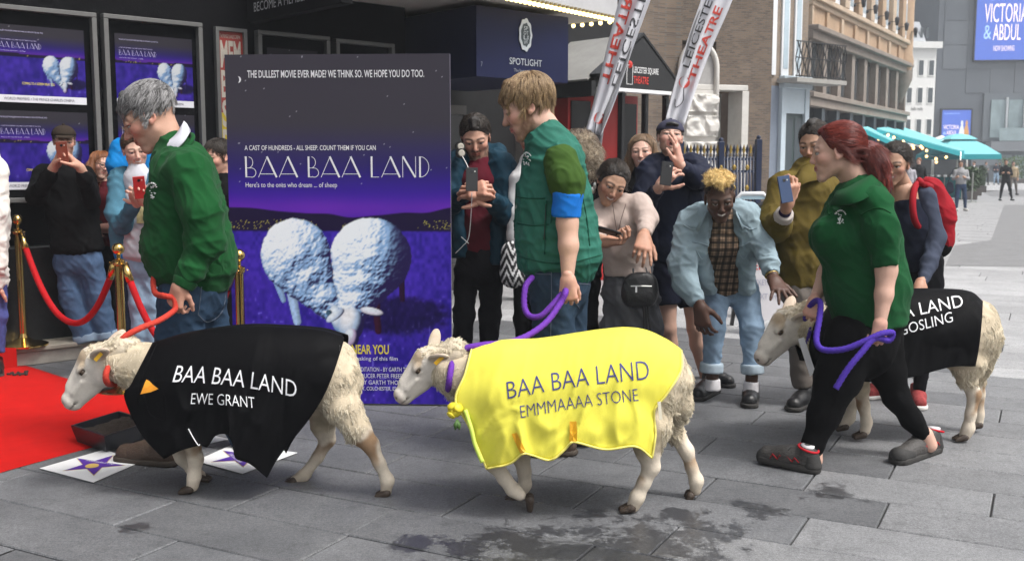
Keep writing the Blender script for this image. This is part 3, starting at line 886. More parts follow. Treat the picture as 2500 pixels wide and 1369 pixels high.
p.wear('vest', vest, [
 ['>', (1344, 372, 0, 60, 76), (1350, 400, 0, 78, 92), (1352, 480, 0, 94, 98), (1358, 560, 0, 102, 104), (1366, 622, 0, 105, 108), (1368, 640, 0, 106, 108)],
 ['>', (1352, 380, 0, 56, 64), (1318, 318, 0, 50, 50)],
 [(1380, 385, -.13, 40), (1385, 388, -.16, 36)]], amp=.011, sc=(5, 5, 20), seed=33, k=.05, res=.0075,
 extra=lambda sd: sd.cap(p.p(1374, 374, -.34), p.p(1390, 490, -.36), .165, .13, .02, op='-'))
emblem(p, 1287, 390, 0, 22, 34, white_thread, 5)
vb = bvh(p.last)
seam_g = fabric('vest_seam', (.012, .075, .05), .7, .1, .05)
for seg in ([(1262, 480), (1290, 484), (1330, 484)], [(1262, 545), (1300, 550), (1340, 548)], [(1262, 625), (1330, 640), (1395, 640), (1468, 622)], [(1345, 545), (1348, 510), (1352, 490)],
   [(1335, 490), (1332, 560), (1330, 620)], [(1420, 470), (1432, 530), (1440, 600)], [(1268, 345), (1262, 420), (1258, 500), (1256, 600)]):
 drape_line(p, vb, seg, .0035, 'quilted_seam', seam_g)
drape_line(p, vb, [(1333, 498), (1331, 540), (1328, 585)], .0028, 'pocket_zip', M('black_plastic', (.01, .01, .01), .5))
p.bare([(1386, 500, -.255, 27), (1385, 545, -.255, 26), (1388, 600, -.27, 24), (1386, 675, -.29, 15.5)], [(1330, 480, .24, 28), (1322, 560, .22, 26), (1340, 660, .12, 16)])
p.wear('jeans', jeans_dark, [
 [(1362, 640, 0, 88, 98), (1362, 700, 0, 84, 96)],
 ['>', (1348, 700, -.09, 62), (1352, 830, -.1, 58), (1362, 960, -.1, 46), (1376, 1075, -.08, 38)],
 ['>', (1382, 700, .09, 60), (1385, 830, .09, 54), (1400, 960, .1, 44), (1440, 1060, .1, 36)]], amp=.008, sc=(9, 9, 12), seed=48)
b_ = bvh(p.last)
for seg in ([(1290, 658), (1310, 668), (1346, 670)], [(1412, 692), (1446, 695), (1455, 700)], [(1346, 650), (1346, 740), (1344, 830)], [(1410, 692), (1405, 735), (1415, 752)]):
 drape_line(p, b_, seg, .0022, 'pocket_seam', stitch)
p.hand(1386, 676, -.3, (.02, .05, -1), (-.15, -.95, 0), (.62, .6, .62, .66), (.8, .35, .5), side=1, size=.19)
shoe(p, (1400, 1108), (1300, 1112), boot, bsole, w=.05)
shoe(p, (1470, 1075), (1400, 1085), boot, bsole, w=.05)
p.finish()
hm2 = M('fair_hair_mass', (.17, .105, .052), .7, .35, 40, .6, 200)
p.hair('hair', [('e', (0, -.1, .185), (.41, .46, .39)), ('c', (0, .14, .42), (0, .36, .25), .14, .06), ('c', (-.2, .1, .36), (-.22, .31, .17), .12, .05), ('c', (.2, .1, .36), (.22, .31, .17), .12, .05), ('c', (.32, -.02, .14), (.335, .06, .02), .06, .035), ('c', (-.32, -.02, .14), (-.335, .06, .02), .06, .035), ('c', (0, -.30, .05), (0, -.27, -.22), .17, .12)],
       hm2, M_hair('fair_hair', (.10, .055, .025), (.50, .35, .19)), flow='crown', n=6800, L=.05, rad=.0009, hairline=((.92, -.4), (.14, .12)), low=-.22, lift=.14, jit=.12, clump=.6, ng=200, droop=.3, Lvar=.55)
YOUNG = p

# red haired woman in the polo shirt
p = Person('red haired woman in a green polo shirt striding past with a purple rope', 2110, 4.85, SKIN_B, fine=True)
p.head(2040, 372, 0, 148, -84, 6, 0, (2098, 452, .02, 40), fem=1, browc=(.13, .05, .035), brow=.6, lid=.05, lipc=(.42, .17, .155), iris=(.05, .05, .04), nose=.72, flush=.8, gaze=(0, 1, -.05))
p.wear('polo_shirt', green_polo, [
 ['>', (2102, 478, 0, 44, 62), (2096, 520, 0, 82, 98), (2096, 585, 0, 106, 108), (2108, 640, 0, 94, 104), (2116, 700, 0, 104, 112), (2126, 790, 0, 92, 110)],
 [(2026, 575, -.07, 54), (2034, 585, -.07, 50)], [(2026, 575, .09, 52), (2034, 585, .09, 50)],
 [(2100, 490, .17, 44), (2128, 492, -.16, 44)],
 ['>', (2140, 505, -.18, 47), (2154, 560, -.235, 46), (2163, 648, -.25, 40)],
 ['>', (2088, 505, .19, 48), (2068, 570, .24, 52), (2045, 630, .24, 46)]], res=.0075, amp=.0085, seed=60, k=.05)
emblem(p, 2053, 531, 0, 28, 34, white_thread, 9)
b_ = bvh(p.last)
seam_p = fabric('polo_seam', (.008, .06, .018), .85, .1, .05)
for seg in ([(2020, 480), (2022, 520), (2030, 522)], [(2035, 470), (2034, 500), (2030, 522)]):
 drape_line(p, b_, seg, .002, 'placket_seam', seam_p)
for seg in ([(2102, 525), (2125, 512), (2150, 508), (2175, 520)], [(2040, 772), (2100, 792), (2160, 796)]):
 drape_line(p, b_, seg, .0032, 'hem_seam', seam_p)
collar(p, 'collar', green_polo, [(2056, 460, .1), (2042, 466, -.0), (2064, 460, -.12), (2098, 442, -.14), (2124, 428, -.09), (2128, 424, .04)],
       [(2036, 486, .12), (2030, 500, -.06), (2060, 500, -.21), (2104, 490, -.25), (2146, 460, -.17), (2152, 444, .05)], thick=.005)
p.bare([(2160, 600, -.25, 29), (2164, 660, -.25, 25.5), (2158, 720, -.27, 21.5), (2150, 780, -.29, 15)], [(2045, 610, .24, 30), (2020, 670, .2, 24), (1992, 724, .1, 14)])
leggings = fabric('black_leggings', (.004, .004, .0045), .8, .3, .15, sheen=.0)
p.wear('trousers', leggings, [
 [(2124, 760, 0, 88, 104), (2110, 830, 0, 84, 104)],
 ['>', (2082, 830, -.08, 78), (2046, 920, -.1, 64), (2012, 1010, -.12, 47), (1985, 1085, -.14, 34), (1980, 1110, -.14, 30)],
 ['>', (2144, 830, .08, 70), (2166, 906, .07, 50), (2188, 968, .06, 39), (2226, 1022, .05, 32), (2256, 1064, .05, 28)]], amp=.0035, sc=(9, 9, 20), seed=70)
p.bare([(1985, 1090, -.14, 22), (1988, 1122, -.14, 21)], [(2258, 1060, .05, 20), (2268, 1085, .05, 20)])
grey_boot = M('grey_work_shoe', (.05, .046, .043), .6, .4, 40, .5, 120)
red_trim = fabric('red_lining', (.45, .02, .03), .8, .2)
white_sock = fabric('white_sock', (.7, .68, .7), .9, .3)
lace_b = M('lace', (.03, .03, .03), .8)
for (heel, toe, dy, an) in (((2000, 1156), (1850, 1128), -.14, (1986, 1108)), ((2292, 1098), (2178, 1136), .05, (2264, 1066))):
 o = shoe(p, heel, toe, grey_boot, M('dark_sole', (.03, .028, .026), .8, .2, 30), w=.046, lace_mat=M('pale_lace', (.3, .28, .27), .8), top=.105, sole=.034, lift_toe=.015 if dy < 0 else 0)
 a = G(*heel) - p.root; d = unit(G(*toe) - G(*heel)); up = A((0, 0, 1.)); sdv = np.cross(d, up)
 m = MB(); cc = a + d * .055 + up * .112
 m.tube([cc + d * .046 * math.cos(t) + sdv * .043 * math.sin(t) + up * (.012 * math.cos(t)) for t in np.linspace(0, 2 * math.pi, 18)], .0055, 7)
 for k in (-1, 1):
  for t in np.linspace(.3, .7, 4):
   b0 = a + d * .27 * t + sdv * k * .047 + up * .05; m.tube([b0, b0 + d * .022 + up * .02, b0 + d * .034 - up * .004], .0025, 5)
 m.build('red_trim', red_trim, o, smooth=True)
 Ls = np.linalg.norm(G(*toe) - G(*heel)); sd = Sdf(); sd.cap(a + d * Ls * .72 + up * .036, a + d * Ls * .865 + up * .034, .050, .0475, .01); sd.plane(a + up * .068 + d * Ls * .8, up - d * .35); sd.plane(a + up * .022, -up)
 V, Q = sd.surf(.006); mobj('toe_guard', np_mesh('toe_guard', V, Q, M('scuffed_rubber', (.024, .023, .022), .75, .3, 60, .3, 200)), o)
 sd = Sdf(); sd.cap(a + d * Ls * .12 + up * .03, a + d * Ls * .15 + up * .075, .0465, .042, .01); sd.plane(a + d * Ls * .2, d); sd.plane(a + up * .022, -up)
 V, Q = sd.surf(.006); mobj('heel_guard', np_mesh('heel_guard', V, Q, _mc['scuffed_rubber']), o)
 m = MB(); c_ = a + d * Ls * .46 + up * .098
 for k in (-1, 1): m.tube(spline([c_, c_ + sdv * k * .03 + up * .012 - d * .01, c_ + sdv * k * .036 - up * .022 + d * .012, c_ + sdv * k * .012 - up * .006], 14), .0028, 5)
 m.build('lace_bow', lace_b, o, smooth=True)
 m = MB(); m.tube([a + d * .06 + up * .11, a + d * .058 + up * .128], .031, 12); m.build('sock', white_sock, o, smooth=True)
p.hand(2150, 782, -.295, (-.12, -.05, -1), (.25, -.95, .1), (.6, .62, .64, .68), (.75, .5, .6), side=1, size=.165)
p.hand(1990, 728, .09, (-.3, -.1, -.9), (-.5, -.8, .1), (.7, .7, .72, .75), (.8, .4, .5), side=1, size=.165)
p.finish()
hm3 = M('red_hair_mass', (.11, .014, .012), .5, .35, 30, .5, 160)
hs3 = M_hair('red_hair', (.06, .006, .008), (.32, .05, .028), .35)
p.hair('hair', [('e', (0, -.1, .17), (.385, .45, .385)), ('c', (.0, .16, .43), (.0, .24, .4), .07, .05), ('c', (.27, .02, .22), (.31, -.08, .02), .1, .07), ('c', (-.27, .02, .22), (-.31, -.08, .02), .1, .07)],
       hm3, hs3, flow='tail', n=4200, L=.085, m=8, rad=.0009, hairline=((.90, -.43), (.19, .2)), low=-.2, lift=.04, jit=.04, clump=.5, capamp=.0015, ng=200, ymax=.2)
tl = [(2098, 352, 0), (2122, 372, -.01), (2138, 400, -.02), (2150, 435, -.03), (2152, 470, -.04)]
sd = Sdf(); q = [p.p(*t) for t in tl]
sd.chain(list(zip(q, (.028, .052, .056, .042, .012))), .02)
V, Q = sd.surf(.006)
po = mobj('ponytail', np_mesh('ponytail', V, Q, hm3), p.o)
ax = q
def tailflow(pp):
 c = A(ax); D = ((pp[:, None] - c[None]) ** 2).sum(-1); i = np.minimum(D.argmin(1), len(c) - 2); return c[i + 1] - c[i]
hair_obj('hair_strands', strands(V, vnormals(V, Q), 2600, 8, .08, tailflow, .1, .5, .06, .5, 60), .0009, hs3, po)
m = MB(); m.tube([p.p(2096, 338, -.03), p.p(2104, 350, -.045), p.p(2100, 366, -.03), p.p(2094, 352, .03), p.p(2096, 338, -.03)], .004, 6)
m.build('hair_tie', black_cloth, p.o, smooth=True)
WOMAN = p
# ------------------------------------------------------------------ sheep
WOOL, FACE, LEGC = A((.52, .44, .32)), A((.74, .68, .60)), A((.66, .58, .47))
def wool_mat(): return M('wool', attr=True, rough=.9, var=.12, vs=40, bump=.3, bs=200, spec=.1)
def braid(name, pts, r, mat, root=(0, 0, 0), parent=None, twist=150., n=14):
 """a plaited rope through world points"""
 pts = A(pts, float); seg = np.linalg.norm(np.diff(pts, axis=0), axis=1).sum()
 q = spline(pts, max(20, int(seg / .006))); m = MB(root); m.tube(q, r, n)
 V = m.V[0].reshape(len(q), n, 3); c = V.mean(1, keepdims=True)
 L = np.linspace(0, seg, len(q))[:, None]; th = np.arange(n)[None] * 2 * math.pi / n
 f = .84 + .17 * np.abs(np.sin(1.5 * th + L * twist)) + .12 * np.abs(np.sin(1.5 * th - L * twist))
 m.V[0] = (c + (V - c) * f[..., None]).reshape(-1, 3)
 return m.build(name, mat, parent, smooth=True)

class Sheep:
 def __init__(s, label, u, Y):
  g = P(u, 600, Y); s.Y = Y; s.root = A((g[0], Y, 0.))
  s.o = thing('sheep', s.root, label, 'sheep', 'sheep led past the cinema on ropes')
  s.sd = Sdf()
 p = Person.p; node = Person.node
 def wool(s, *chains, k=.07):
  for c in chains: s.sd.chain([s.node(n, -.009) for n in c], k, side=(1, 0, 0))
 def leg(s, nodes, hoof, knee=None):
  """nodes from the body down; hoof: (u, v, dy, toe_u_shift)"""
  s.legs = getattr(s, 'legs', []); s.legs.append([s.node((*n[:3], n[3] * (.88 if n[3] < 30 else 1))) for n in nodes])
  s.sd.chain(s.legs[-1], .022)
  c, d = s.p(*hoof[:3]), unit((hoof[3], 0, 0) if len(hoof) < 5 else (hoof[3], 0, hoof[4]))
  s.hoofs = getattr(s, 'hoofs', []); s.hoofs.append((c, d))
 def head(s, poll, muz, dy, yaw=0., wide=1.0, ear=((-.55, .35, .75), (-.35, .5, .8))):
  a, b = s.p(*poll, dy), s.p(*muz, dy)
  f = unit(b - a); f = unit(f + A((0, math.tan(math.radians(yaw)), 0)))
  L = np.linalg.norm(b - a); sdv = A((0, -1., 0)); sdv = unit(sdv - f * (f @ sdv)); up = np.cross(f, sdv); up = up if up[2] > 0 else -up
  R = np.stack([f, up, sdv], 1); s.hR, s.ha, s.hL = R, a, L
  T = 1.15; W = lambda q: a + R @ (A(q, float) * A((1, T, T)) * L)
  h = Sdf(); E = lambda c, r, k=.08, op='+', RR=R: h.ell(W(c), A(r) * A((1, T, T)) * L, RR, k * L, op)
  C = lambda c, d, r1, r2, k=.06, op='+', sa=1., sb=1.: h.cap(W(c), W(d), r1 * T * L, r2 * T * L, k * L, sdv, sa, sb, op=op)
  E((.14, .03, 0), (.27, .235, .215)); C((.2, .0, 0), (.86, -.03, 0), .215, .135, .08, sa=.84, sb=.84)
  E((.9, -.035, 0), (.125, .135, .105), .05); C((.5, -.15, 0), (.88, -.115, 0), .085, .06, .05)
  E((.22, -.15, 0), (.22, .15, .16), .08); C((.2, .2, 0), (.72, .10, 0), .09, .07, .08)
  for k in (-1, 1):
   E((.34, .125, k * .14), (.10, .05, .06), .05)
   E((.37, .075, k * .19), (.055, .04, .045), .03, '-'); E((.372, .112, k * .155), (.075, .026, .045), .02); E((.372, .036, k * .16), (.06, .02, .035), .02)
   E((.99, .01, k * .055), (.03, .02, .035), .02, '-')
   C((.99, -.085, k * .02), (.80, -.105, k * .115), .012, .016, .02, '-')
   C((.50, .0, k * .15), (.72, -.01, k * .11), .03, .03, .06)
   ea = A((*ear[0 if k > 0 else 1][:2], k * ear[0 if k > 0 else 1][2])); ea = ea / np.linalg.norm(ea)
   e0 = A((.06, .09, k * .2)); w = R @ ea
   fr = unit(R @ A((.8, -.35, k * .3)) - w * ((R @ A((.8, -.35, k * .3))) @ w)); tw = np.cross(w, fr)
   RE = np.stack([w, fr, tw], 1)
   h.ell(W(e0 + ea * .20), A((.24, .055, .105)) * L, RE, .03 * L)
   h.ell(W(e0 + ea * .22) + fr * .045 * L, A((.18, .045, .065)) * L, RE, .02 * L, '-')
  h.chain([(W((.0, -.05, 0)), .23 * L), (W((-.25, -.12, 0)), .24 * L)], .1 * L)
  V, Q = h.surf(.0046)
  q = ((V - a) @ R) / L / A((1, T, T)); x, y, z = q[:, 0], q[:, 1], np.abs(q[:, 2])
  n1 = fbm(q * 8, 3, 3)[:, None]; n2 = fbm(q * A((5, 7, 7)) + 4, 3, 9)
  Cc = FACE[None] * (.86 + .28 * n1)
  br = smask(n2, .5, .62) * smask(y, .02, .14) * (1 - smask(x, .25, .45))
  Cc = Cc + (br * .75)[:, None] * (A((.42, .29, .16)) - Cc)
  wl = (1 - smask(x, -.02, .2)) * .8; Cc = Cc + wl[:, None] * (WOOL * (.8 + .4 * n1) - Cc)
  pk = smask(x, .86, .97) * .6; Cc = Cc + pk[:, None] * (A((.45, .34, .29)) - Cc)
  ey = np.exp(-(((x - .37) / .07) ** 2 + ((y - .075) / .05) ** 2)) * (z > .12)
  Cc = Cc + (.85 * smask(ey, .3, .8))[:, None] * (A((.13, .09, .07)) - Cc)
  nsr = np.exp(-(((x - .985) / .03) ** 2 + ((y - .005) / .022) ** 2 + ((z - .05) / .035) ** 2)); Cc = Cc * (1 - .85 * nsr[:, None])
  mo = np.exp(-(((x - .89) / .09) ** 4 + ((y + .097 + .1 * (.99 - x)) / .012) ** 2)); Cc = Cc * (1 - .85 * mo[:, None])
  eb = smask(z, .22, .3); Cc = Cc + (eb * .5)[:, None] * (A((.52, .40, .33)) - Cc)
  s.hV, s.hQ, s.hC = V, Q, np.clip(Cc, 0, 1)
  for k in (-1, 1):
   m = MB(); c = W((.375, .072, k * .15)); m.ball(c, .05 * L, 14, 10)
   m.build('eye', M('sheep_eye', (.05, .028, .012), .12, .3, 60), s.o, smooth=True)
   m = MB(); d = unit(R @ A((.25, .0, k * 1.))); m.frame_box(c + d * .0485 * L, R[:, 0], R[:, 1], d, .018 * L, .008 * L, .003 * L, .001)
   m.build('pupil', M('pupil', (.003, .003, .003), .1, 0), s.o)
  e1 = A(ear[0]); e1 = e1 / np.linalg.norm(e1); s.tagp = W(A((.06, .09, .2)) + e1 * .22 + A((.03, -.02, .06)))
 def finish(s, keep):
  for c, d in s.hoofs: pass
  V, Q = s.sd.surf(.0095)
  N = vnormals(V, Q)
  # leg mask: distance to the leg lines
  lm = np.zeros(len(V)); rust = np.zeros(len(V))
  for L in s.legs:
   P_ = A([l[0] for l in L])
   for a, b, t0 in zip(P_[1:-1], P_[2:], range(9)):
    t = np.clip(((V - a) @ (b - a)) / ((b - a) @ (b - a)), 0, 1); d = np.linalg.norm(V - a - t[:, None] * (b - a), axis=1)
    lm = np.maximum(lm, (1 - smask(d, .055, .085)) * (1 if t0 else smask(t, .1, .6)))
  cl = fbm(V * A((38, 38, 30)) + (fbm(V * 9, 2, 2)[:, None] - .5) * 3, 2, 5); lo = fbm(V * 6, 2, 12)
  V2 = V + N * (((cl - .5) * .007 + (lo - .5) * .016) * (1 - lm))[:, None]
  n1 = fbm(V * 14, 3, 6)[:, None]; n2 = fbm(V * 9 + 3, 3, 8)
  C = WOOL[None] * (.72 + .5 * n1) * (.75 + .5 * cl[:, None])
  LC = LEGC[None] * (.8 + .4 * n1); ru = smask(n2, .46, .58) * .85 * smask(V[:, 2], .08, .2)
  LC = LC + ru[:, None] * (A((.26, .14, .06)) - LC)
  dk = (1 - smask(V[:, 2], .03, .07)); LC = LC + (dk * .3)[:, None] * (A((.2, .14, .09)) - LC)
  C = C + lm[:, None] * (LC - C)
  me = np_mesh('body', np.vstack([V2, s.hV]), np.vstack([Q, s.hQ + len(V)]), wool_mat(), col=np.clip(np.vstack([C, s.hC]), 0, 1))
  s.body = mobj('body', me, s.o); s.geo = (V2, Q)
  hm_ = M('hoof_horn', (.045, .03, .02), .55, .4, 60, .4, 120)
  for c, d in s.hoofs:
   h = Sdf(); side = unit(np.cross(d, (0, 0, 1.))); up = np.cross(side, d)
   for k in (-1, 1):
    h.cap(c + side * k * .017 + up * .028 - d * .012, c + side * k * .016 + d * .028 + up * .014, .019, .013, .004)
   h.plane(c + up * .002, -up, .003)
   a, b = h.surf(.0045)
   mobj('hoof', np_mesh('hoof', a, b, hm_), s.o)
  s.N0, s.lm, s.keep = N, lm, keep
 def grow(s, nst=26000, fleece=.026):
  V2, N, lm = s.geo[0], s.N0, s.lm; w = V2 + s.root
  ok = np.where(s.keep(w, V2) & (lm < .35))[0]
  cam0 = A((0, -1., .12)); good = []
  for i in ok:
   q = V2[i].copy(); q[1] = -abs(q[1])
   h = s.cb.ray_cast(Vector(q - cam0 * .03), Vector(unit(A((0, 0, CAM_H)) - s.root - q)))
   if h[0] is None: good.append(i)
  ok = A(good)
  fl = lambda p_: np.tile(A((.35, 0, -1.)), (len(p_), 1)) + (np.stack([noise(p_ * 22, 31), noise(p_ * 22, 32), noise(p_ * 22, 33)], 1) - .5) * 3
  X = strands(V2, N, nst, 6, fleece, fl, .28, .7, .16, .62, 2200, sub=ok, Lvar=.4)
  hair_obj('fleece', X, .0008, M_hair('fleece_fibre', (.36, .30, .20), (.88, .81, .66), .8, .12), s.o)
  # short wool on the nape side of the head
  hq = ((s.hV - s.ha) @ s.hR) / s.hL; ok2 = np.where((hq[:, 0] < .12) & (np.abs(hq[:, 2]) < .22))[0]
  if len(ok2):
   X = strands(s.hV, vnormals(s.hV, s.hQ), nst // 6, 4, .016, fl, .9, .3, .4, .6, 250, sub=ok2)
   hair_obj('nape_wool', X, .001, _mc['fleece_fibre'], s.o)
 def ear_tag(s, col=(.75, .42, .02)):
  m = MB(); m.frame_box(s.tagp, s.hR[:, 0], s.hR[:, 1], s.hR[:, 2], .022, .008, .002, .001)
  m.build('ear_tag', M('yellow_tag', col, .5, .05), s.o)
 def collar(s, u0, v0, u1, v1, ry, mat, r=.014, dy=0):
  """band round the neck seen edge-on from (u0,v0) to (u1,v1)"""
  a, b = s.p(u0, v0, dy), s.p(u1, v1, dy); c, h = (a + b) / 2, (b - a) / 2
  pts = [c + h * math.cos(t) + A((0, -1, 0)) * ry * math.sin(t) for t in np.linspace(0, 2 * math.pi, 28)]
  return braid('collar', pts, r, mat, parent=s.o)

def coons(top, bot, left, right, ns, nt):
 """pixel patch: top front->rear, bottom front->rear, left/right top->bottom"""
 def dense(c, n):
  c = A(c, float); c = np.hstack([c, np.zeros((len(c), 1))])
  q = spline(c, 40 * len(c))[:, :2]; L = np.r_[0, np.cumsum(np.linalg.norm(np.diff(q, axis=0), axis=1))]
  return q, L / L[-1]
 def at(c, t): q, L = c; return np.stack([np.interp(t, L, q[:, 0]), np.interp(t, L, q[:, 1])], -1)
 T, B, Lf, Rt = (dense(c, 0) for c in (top, bot, left, right))
 S_, T_ = np.linspace(0, 1, ns), np.linspace(0, 1, nt) ** 1.7
 s, t = np.meshgrid(S_, T_, indexing='ij'); s1, t1 = s[..., None], t[..., None]
 c00, c10, c01, c11 = A(top[0], float), A(top[-1], float), A(bot[0], float), A(bot[-1], float)
 return (1 - t1) * at(T, s) + t1 * at(B, s) + (1 - s1) * at(Lf, t) + s1 * at(Rt, t) - ((1 - s1) * (1 - t1) * c00 + s1 * (1 - t1) * c10 + (1 - s1) * t1 * c01 + s1 * t1 * c11), s, t

def coat(s, mat, top, bot, left, right, W, drop=.27, fold=.02, seed=1, ns=90, nt=64, fk=(9, 2.2)):
 uv, S_, T_ = coons(top, bot, left, right, ns, nt)
 k = px(s.Y)
 dz = np.clip((uv[..., 1] - uv[:, :1, 1]) * k / drop, 0, 1)
 Wd = np.interp(S_, *zip(*W))
 lat = Wd * np.sqrt(np.clip(1 - (1 - dz) ** 2, 0, 1))
 below = np.clip((uv[..., 1] - uv[:, :1, 1]) * k - drop, 0, 9)
 q = np.stack([uv[..., 0] * k * fk[0] + seed * 5 + (uv[..., 1] * k - 1.8) * 1.6, uv[..., 1] * k * fk[1], np.full(S_.shape, seed * 3.1)], -1)
 w1 = fbm(q * A((.6, 1.4, 1)) + 9, 2, seed + 4)[..., None] - .5
 f1 = (1 - np.abs(2 * noise(q + w1 * 2, seed) - 1)) ** 1.5; f2 = (1 - np.abs(2 * noise(q * A((2.3, 1.6, 1)) + w1 * 4, seed + 1) - 1)) ** 2
 tf = .12 + .88 * smask(T_, .12, .95)
 f3 = (1 - np.abs(2 * noise(q * A((4.5, 2.2, 1)) + w1 * 7, seed + 2) - 1)) ** 2
 lat = lat + (f3 - .35) * fold * .12 * (.3 + .7 * tf) + (f1 - .45) * fold * tf + (f2 - .35) * fold * .5 * tf + below * .12
 a, b = (uv[..., 0] - CX) / F_PX, (CY - uv[..., 1]) / F_PX
 ry = CP + b * SP; bb = BVHTree.FromPolygons([tuple(x) for x in s.geo[0]], [tuple(int(i) for i in f) for f in s.geo[1]])
 cam0 = Vector(A((0, 0, CAM_H)) - s.root); hit = np.zeros(lat.shape)
 for i in range(0, ns):
  for j in range(1, nt):
   h = bb.ray_cast(cam0, Vector((a[i, j], ry[i, j], -SP + b[i, j] * CP)))
   if h[0] is not None: hit[i, j] = -h[0].y + .014
 for _ in range(5):
  g = np.pad(hit, 1, mode='edge'); hit = np.maximum(hit, (g[:-2, 1:-1] + g[2:, 1:-1] + g[1:-1, :-2] + g[1:-1, 2:]) / 4)
 lat = np.where(T_ <= 0, 0, np.maximum(np.maximum(lat, 0.0), hit))
 Yd = s.Y - lat; t = Yd / ry
 near = np.stack([a * t, Yd, CAM_H + (-SP + b * CP) * t], -1) - s.root
 far = near.copy(); far[..., 1] *= -1
 V = np.concatenate([far[:, ::-1], near[:, 1:]], 1); n2 = 2 * nt - 1
 I = np.arange(ns * n2).reshape(ns, n2)
 Q = np.stack([I[:-1, :-1], I[:-1, 1:], I[1:, 1:], I[1:, :-1]], -1).reshape(-1, 4)
 o = mobj('coat', np_mesh('coat', V.reshape(-1, 3), Q, mat), s.o)
 md = o.modifiers.new('thickness', 'SOLIDIFY'); md.thickness = .004; md.offset = -1
 s.coat = o; s.cb = BVHTree.FromPolygons([tuple(x) for x in V.reshape(-1, 3)], [tuple(int(i) for i in f) for f in Q])
 s.edge = near
 return o
def uvline(fn, n=9): return [fn(t) for t in np.linspace(0, 1, n)]
def letters_on(s, bt, name, txt, fn, mat, parent, lift=.0022, bold=0., spacing=1.0, src=None, maxe=.12):
 """fn maps lettering (0..1 across, 0..1 up) to photo pixels; letters are laid on the surface bt"""
 V, Fc = src if src is not None else text2d(txt, spacing, bold)
 bm = bmesh.new(); vs = [bm.verts.new((x, y, 0)) for x, y in V]
 for f in Fc:
  try: bm.faces.new([vs[i] for i in f])
  except ValueError: pass
 bmesh.ops.triangulate(bm, faces=bm.faces)
 for _ in range(3):
  e = [e for e in bm.edges if e.calc_length() > maxe]
  if not e: break
  bmesh.ops.subdivide_edges(bm, edges=e, cuts=1); bmesh.ops.triangulate(bm, faces=[f for f in bm.faces if len(f.verts) > 3])
 mx = V.max(0); cam0 = A((0, 0, CAM_H)) - s.root
 bad = []
 for v in bm.verts:
  u_, v_ = fn(v.co.x / mx[0], v.co.y / mx[1]); d = unit(ray(u_, v_)); h = bt.ray_cast(Vector(cam0), Vector(d))
  if h[0] is None: bad.append(v); continue
  n = A(h[1]); n = n if n @ d < 0 else -n
  v.co = A(h[0]) + (n * .5 - d * .5) * lift
 bmesh.ops.delete(bm, geom=bad, context='VERTS')
 me = bpy.data.meshes.new(name); bm.to_mesh(me); bm.free(); me.materials.append(mat)
 return mobj(name, me, parent)
def cloth_line(s, bt, name, pts, r, mat, parent, **k): return drape_line(s, bt, pts, r, name, mat, parent, **k)

red_rope = M('red_rope', (.50, .035, .018), .85, .2, 60, .4, 300)
purple_rope = M('purple_rope', (.12, .022, .33), .85, .2, 60, .4, 300)
violet_rope = M('violet_rope', (.055, .018, .32), .85, .2, 60, .4, 300)
black_coat = M('black_coat_cloth', (.003, .003, .0037), .6, .15, 20, .12, 500, spec=.06)
white_print = M('white_print', (.82, .82, .84), .6, .03)

# sheep in the black coat (leading)
s = Sheep('leading sheep in a black coat with orange pocket square, on a red rope', 580, 4.43)
s.wool([(392, 925, 0, 84, 72), (500, 930, 0, 112, 92), (640, 935, 0, 116, 96), (755, 905, 0, 100, 88), (808, 900, 0, 60, 70)],
       [(405, 900, 0, 74, 60), (330, 888, 0, 60, 50), (278, 878, 0, 52, 44)],
       [(812, 925, -.07, 60, 45), (834, 1000, -.08, 50, 40)], [(790, 930, .07, 70, 45), (795, 1000, .08, 48, 40)],
       [(836, 870, 0, 24), (856, 930, 0, 21), (862, 1000, -.01, 16)])
s.leg([(846, 1000, -.09, 42), (872, 1050, -.1, 34), (905, 1085, -.105, 23), (926, 1130, -.11, 16.5), (946, 1172, -.11, 17.5), (942, 1200, -.11, 16)], (938, 1216, -.11, -1))
s.leg([(792, 1000, .09, 38), (788, 1038, .1, 30), (800, 1072, .1, 21), (776, 1115, .1, 15.5), (742, 1160, .1, 16.5), (720, 1172, .1, 15)], (712, 1186, .1, -1))
s.leg([(452, 1010, -.08, 44), (468, 1080, -.085, 24), (478, 1120, -.085, 20), (474, 1162, -.085, 17.5), (470, 1185, -.085, 18)], (460, 1206, -.085, -1))
s.leg([(430, 1010, .08, 42), (438, 1090, .08, 24), (446, 1116, .08, 20), (472, 1148, .08, 16), (490, 1160, .08, 15)], (494, 1176, .08, .5))
s.head((262, 868), (160, 986), 0, ear=((-.84, -.3, .62), (-.8, .1, .6)))
s.finish(lambda w, v: (w[:, 0] > P(800, 900, 4.5)[0]) | (w[:, 0] < P(385, 900, 4.5)[0]))
s.ear_tag()
coat(s, black_coat, [(372, 836), (450, 814), (540, 799), (610, 794), (700, 797), (780, 803), (836, 818)],
     [(400, 1120), (440, 1100), (488, 1087), (507, 1090), (525, 1064), (552, 1060), (568, 1085), (575, 1118), (610, 1132), (652, 1166)],
     [(372, 836), (344, 890), (318, 940), (302, 960), (318, 1010), (352, 1070), (400, 1120)],
     [(836, 818), (838, 836), (801, 944), (756, 1021), (683, 1112), (652, 1166)],
     [(0, .155), (.15, .19), (.6, .215), (.9, .18), (1, .15)], drop=.28, fold=.03, seed=2)
s.collar(281, 880, 279, 935, .10, red_rope, .013)
def m1(x, y): return (421 + 303 * x + 12 * y * (1 - x), 932 + 36 * x * x + 2 * x - y * (40 - 0 * x) + 0)
letters_on(s, s.cb, 'lettering', 'BAA BAA LAND', m1, white_print, s.coat, bold=-.006)
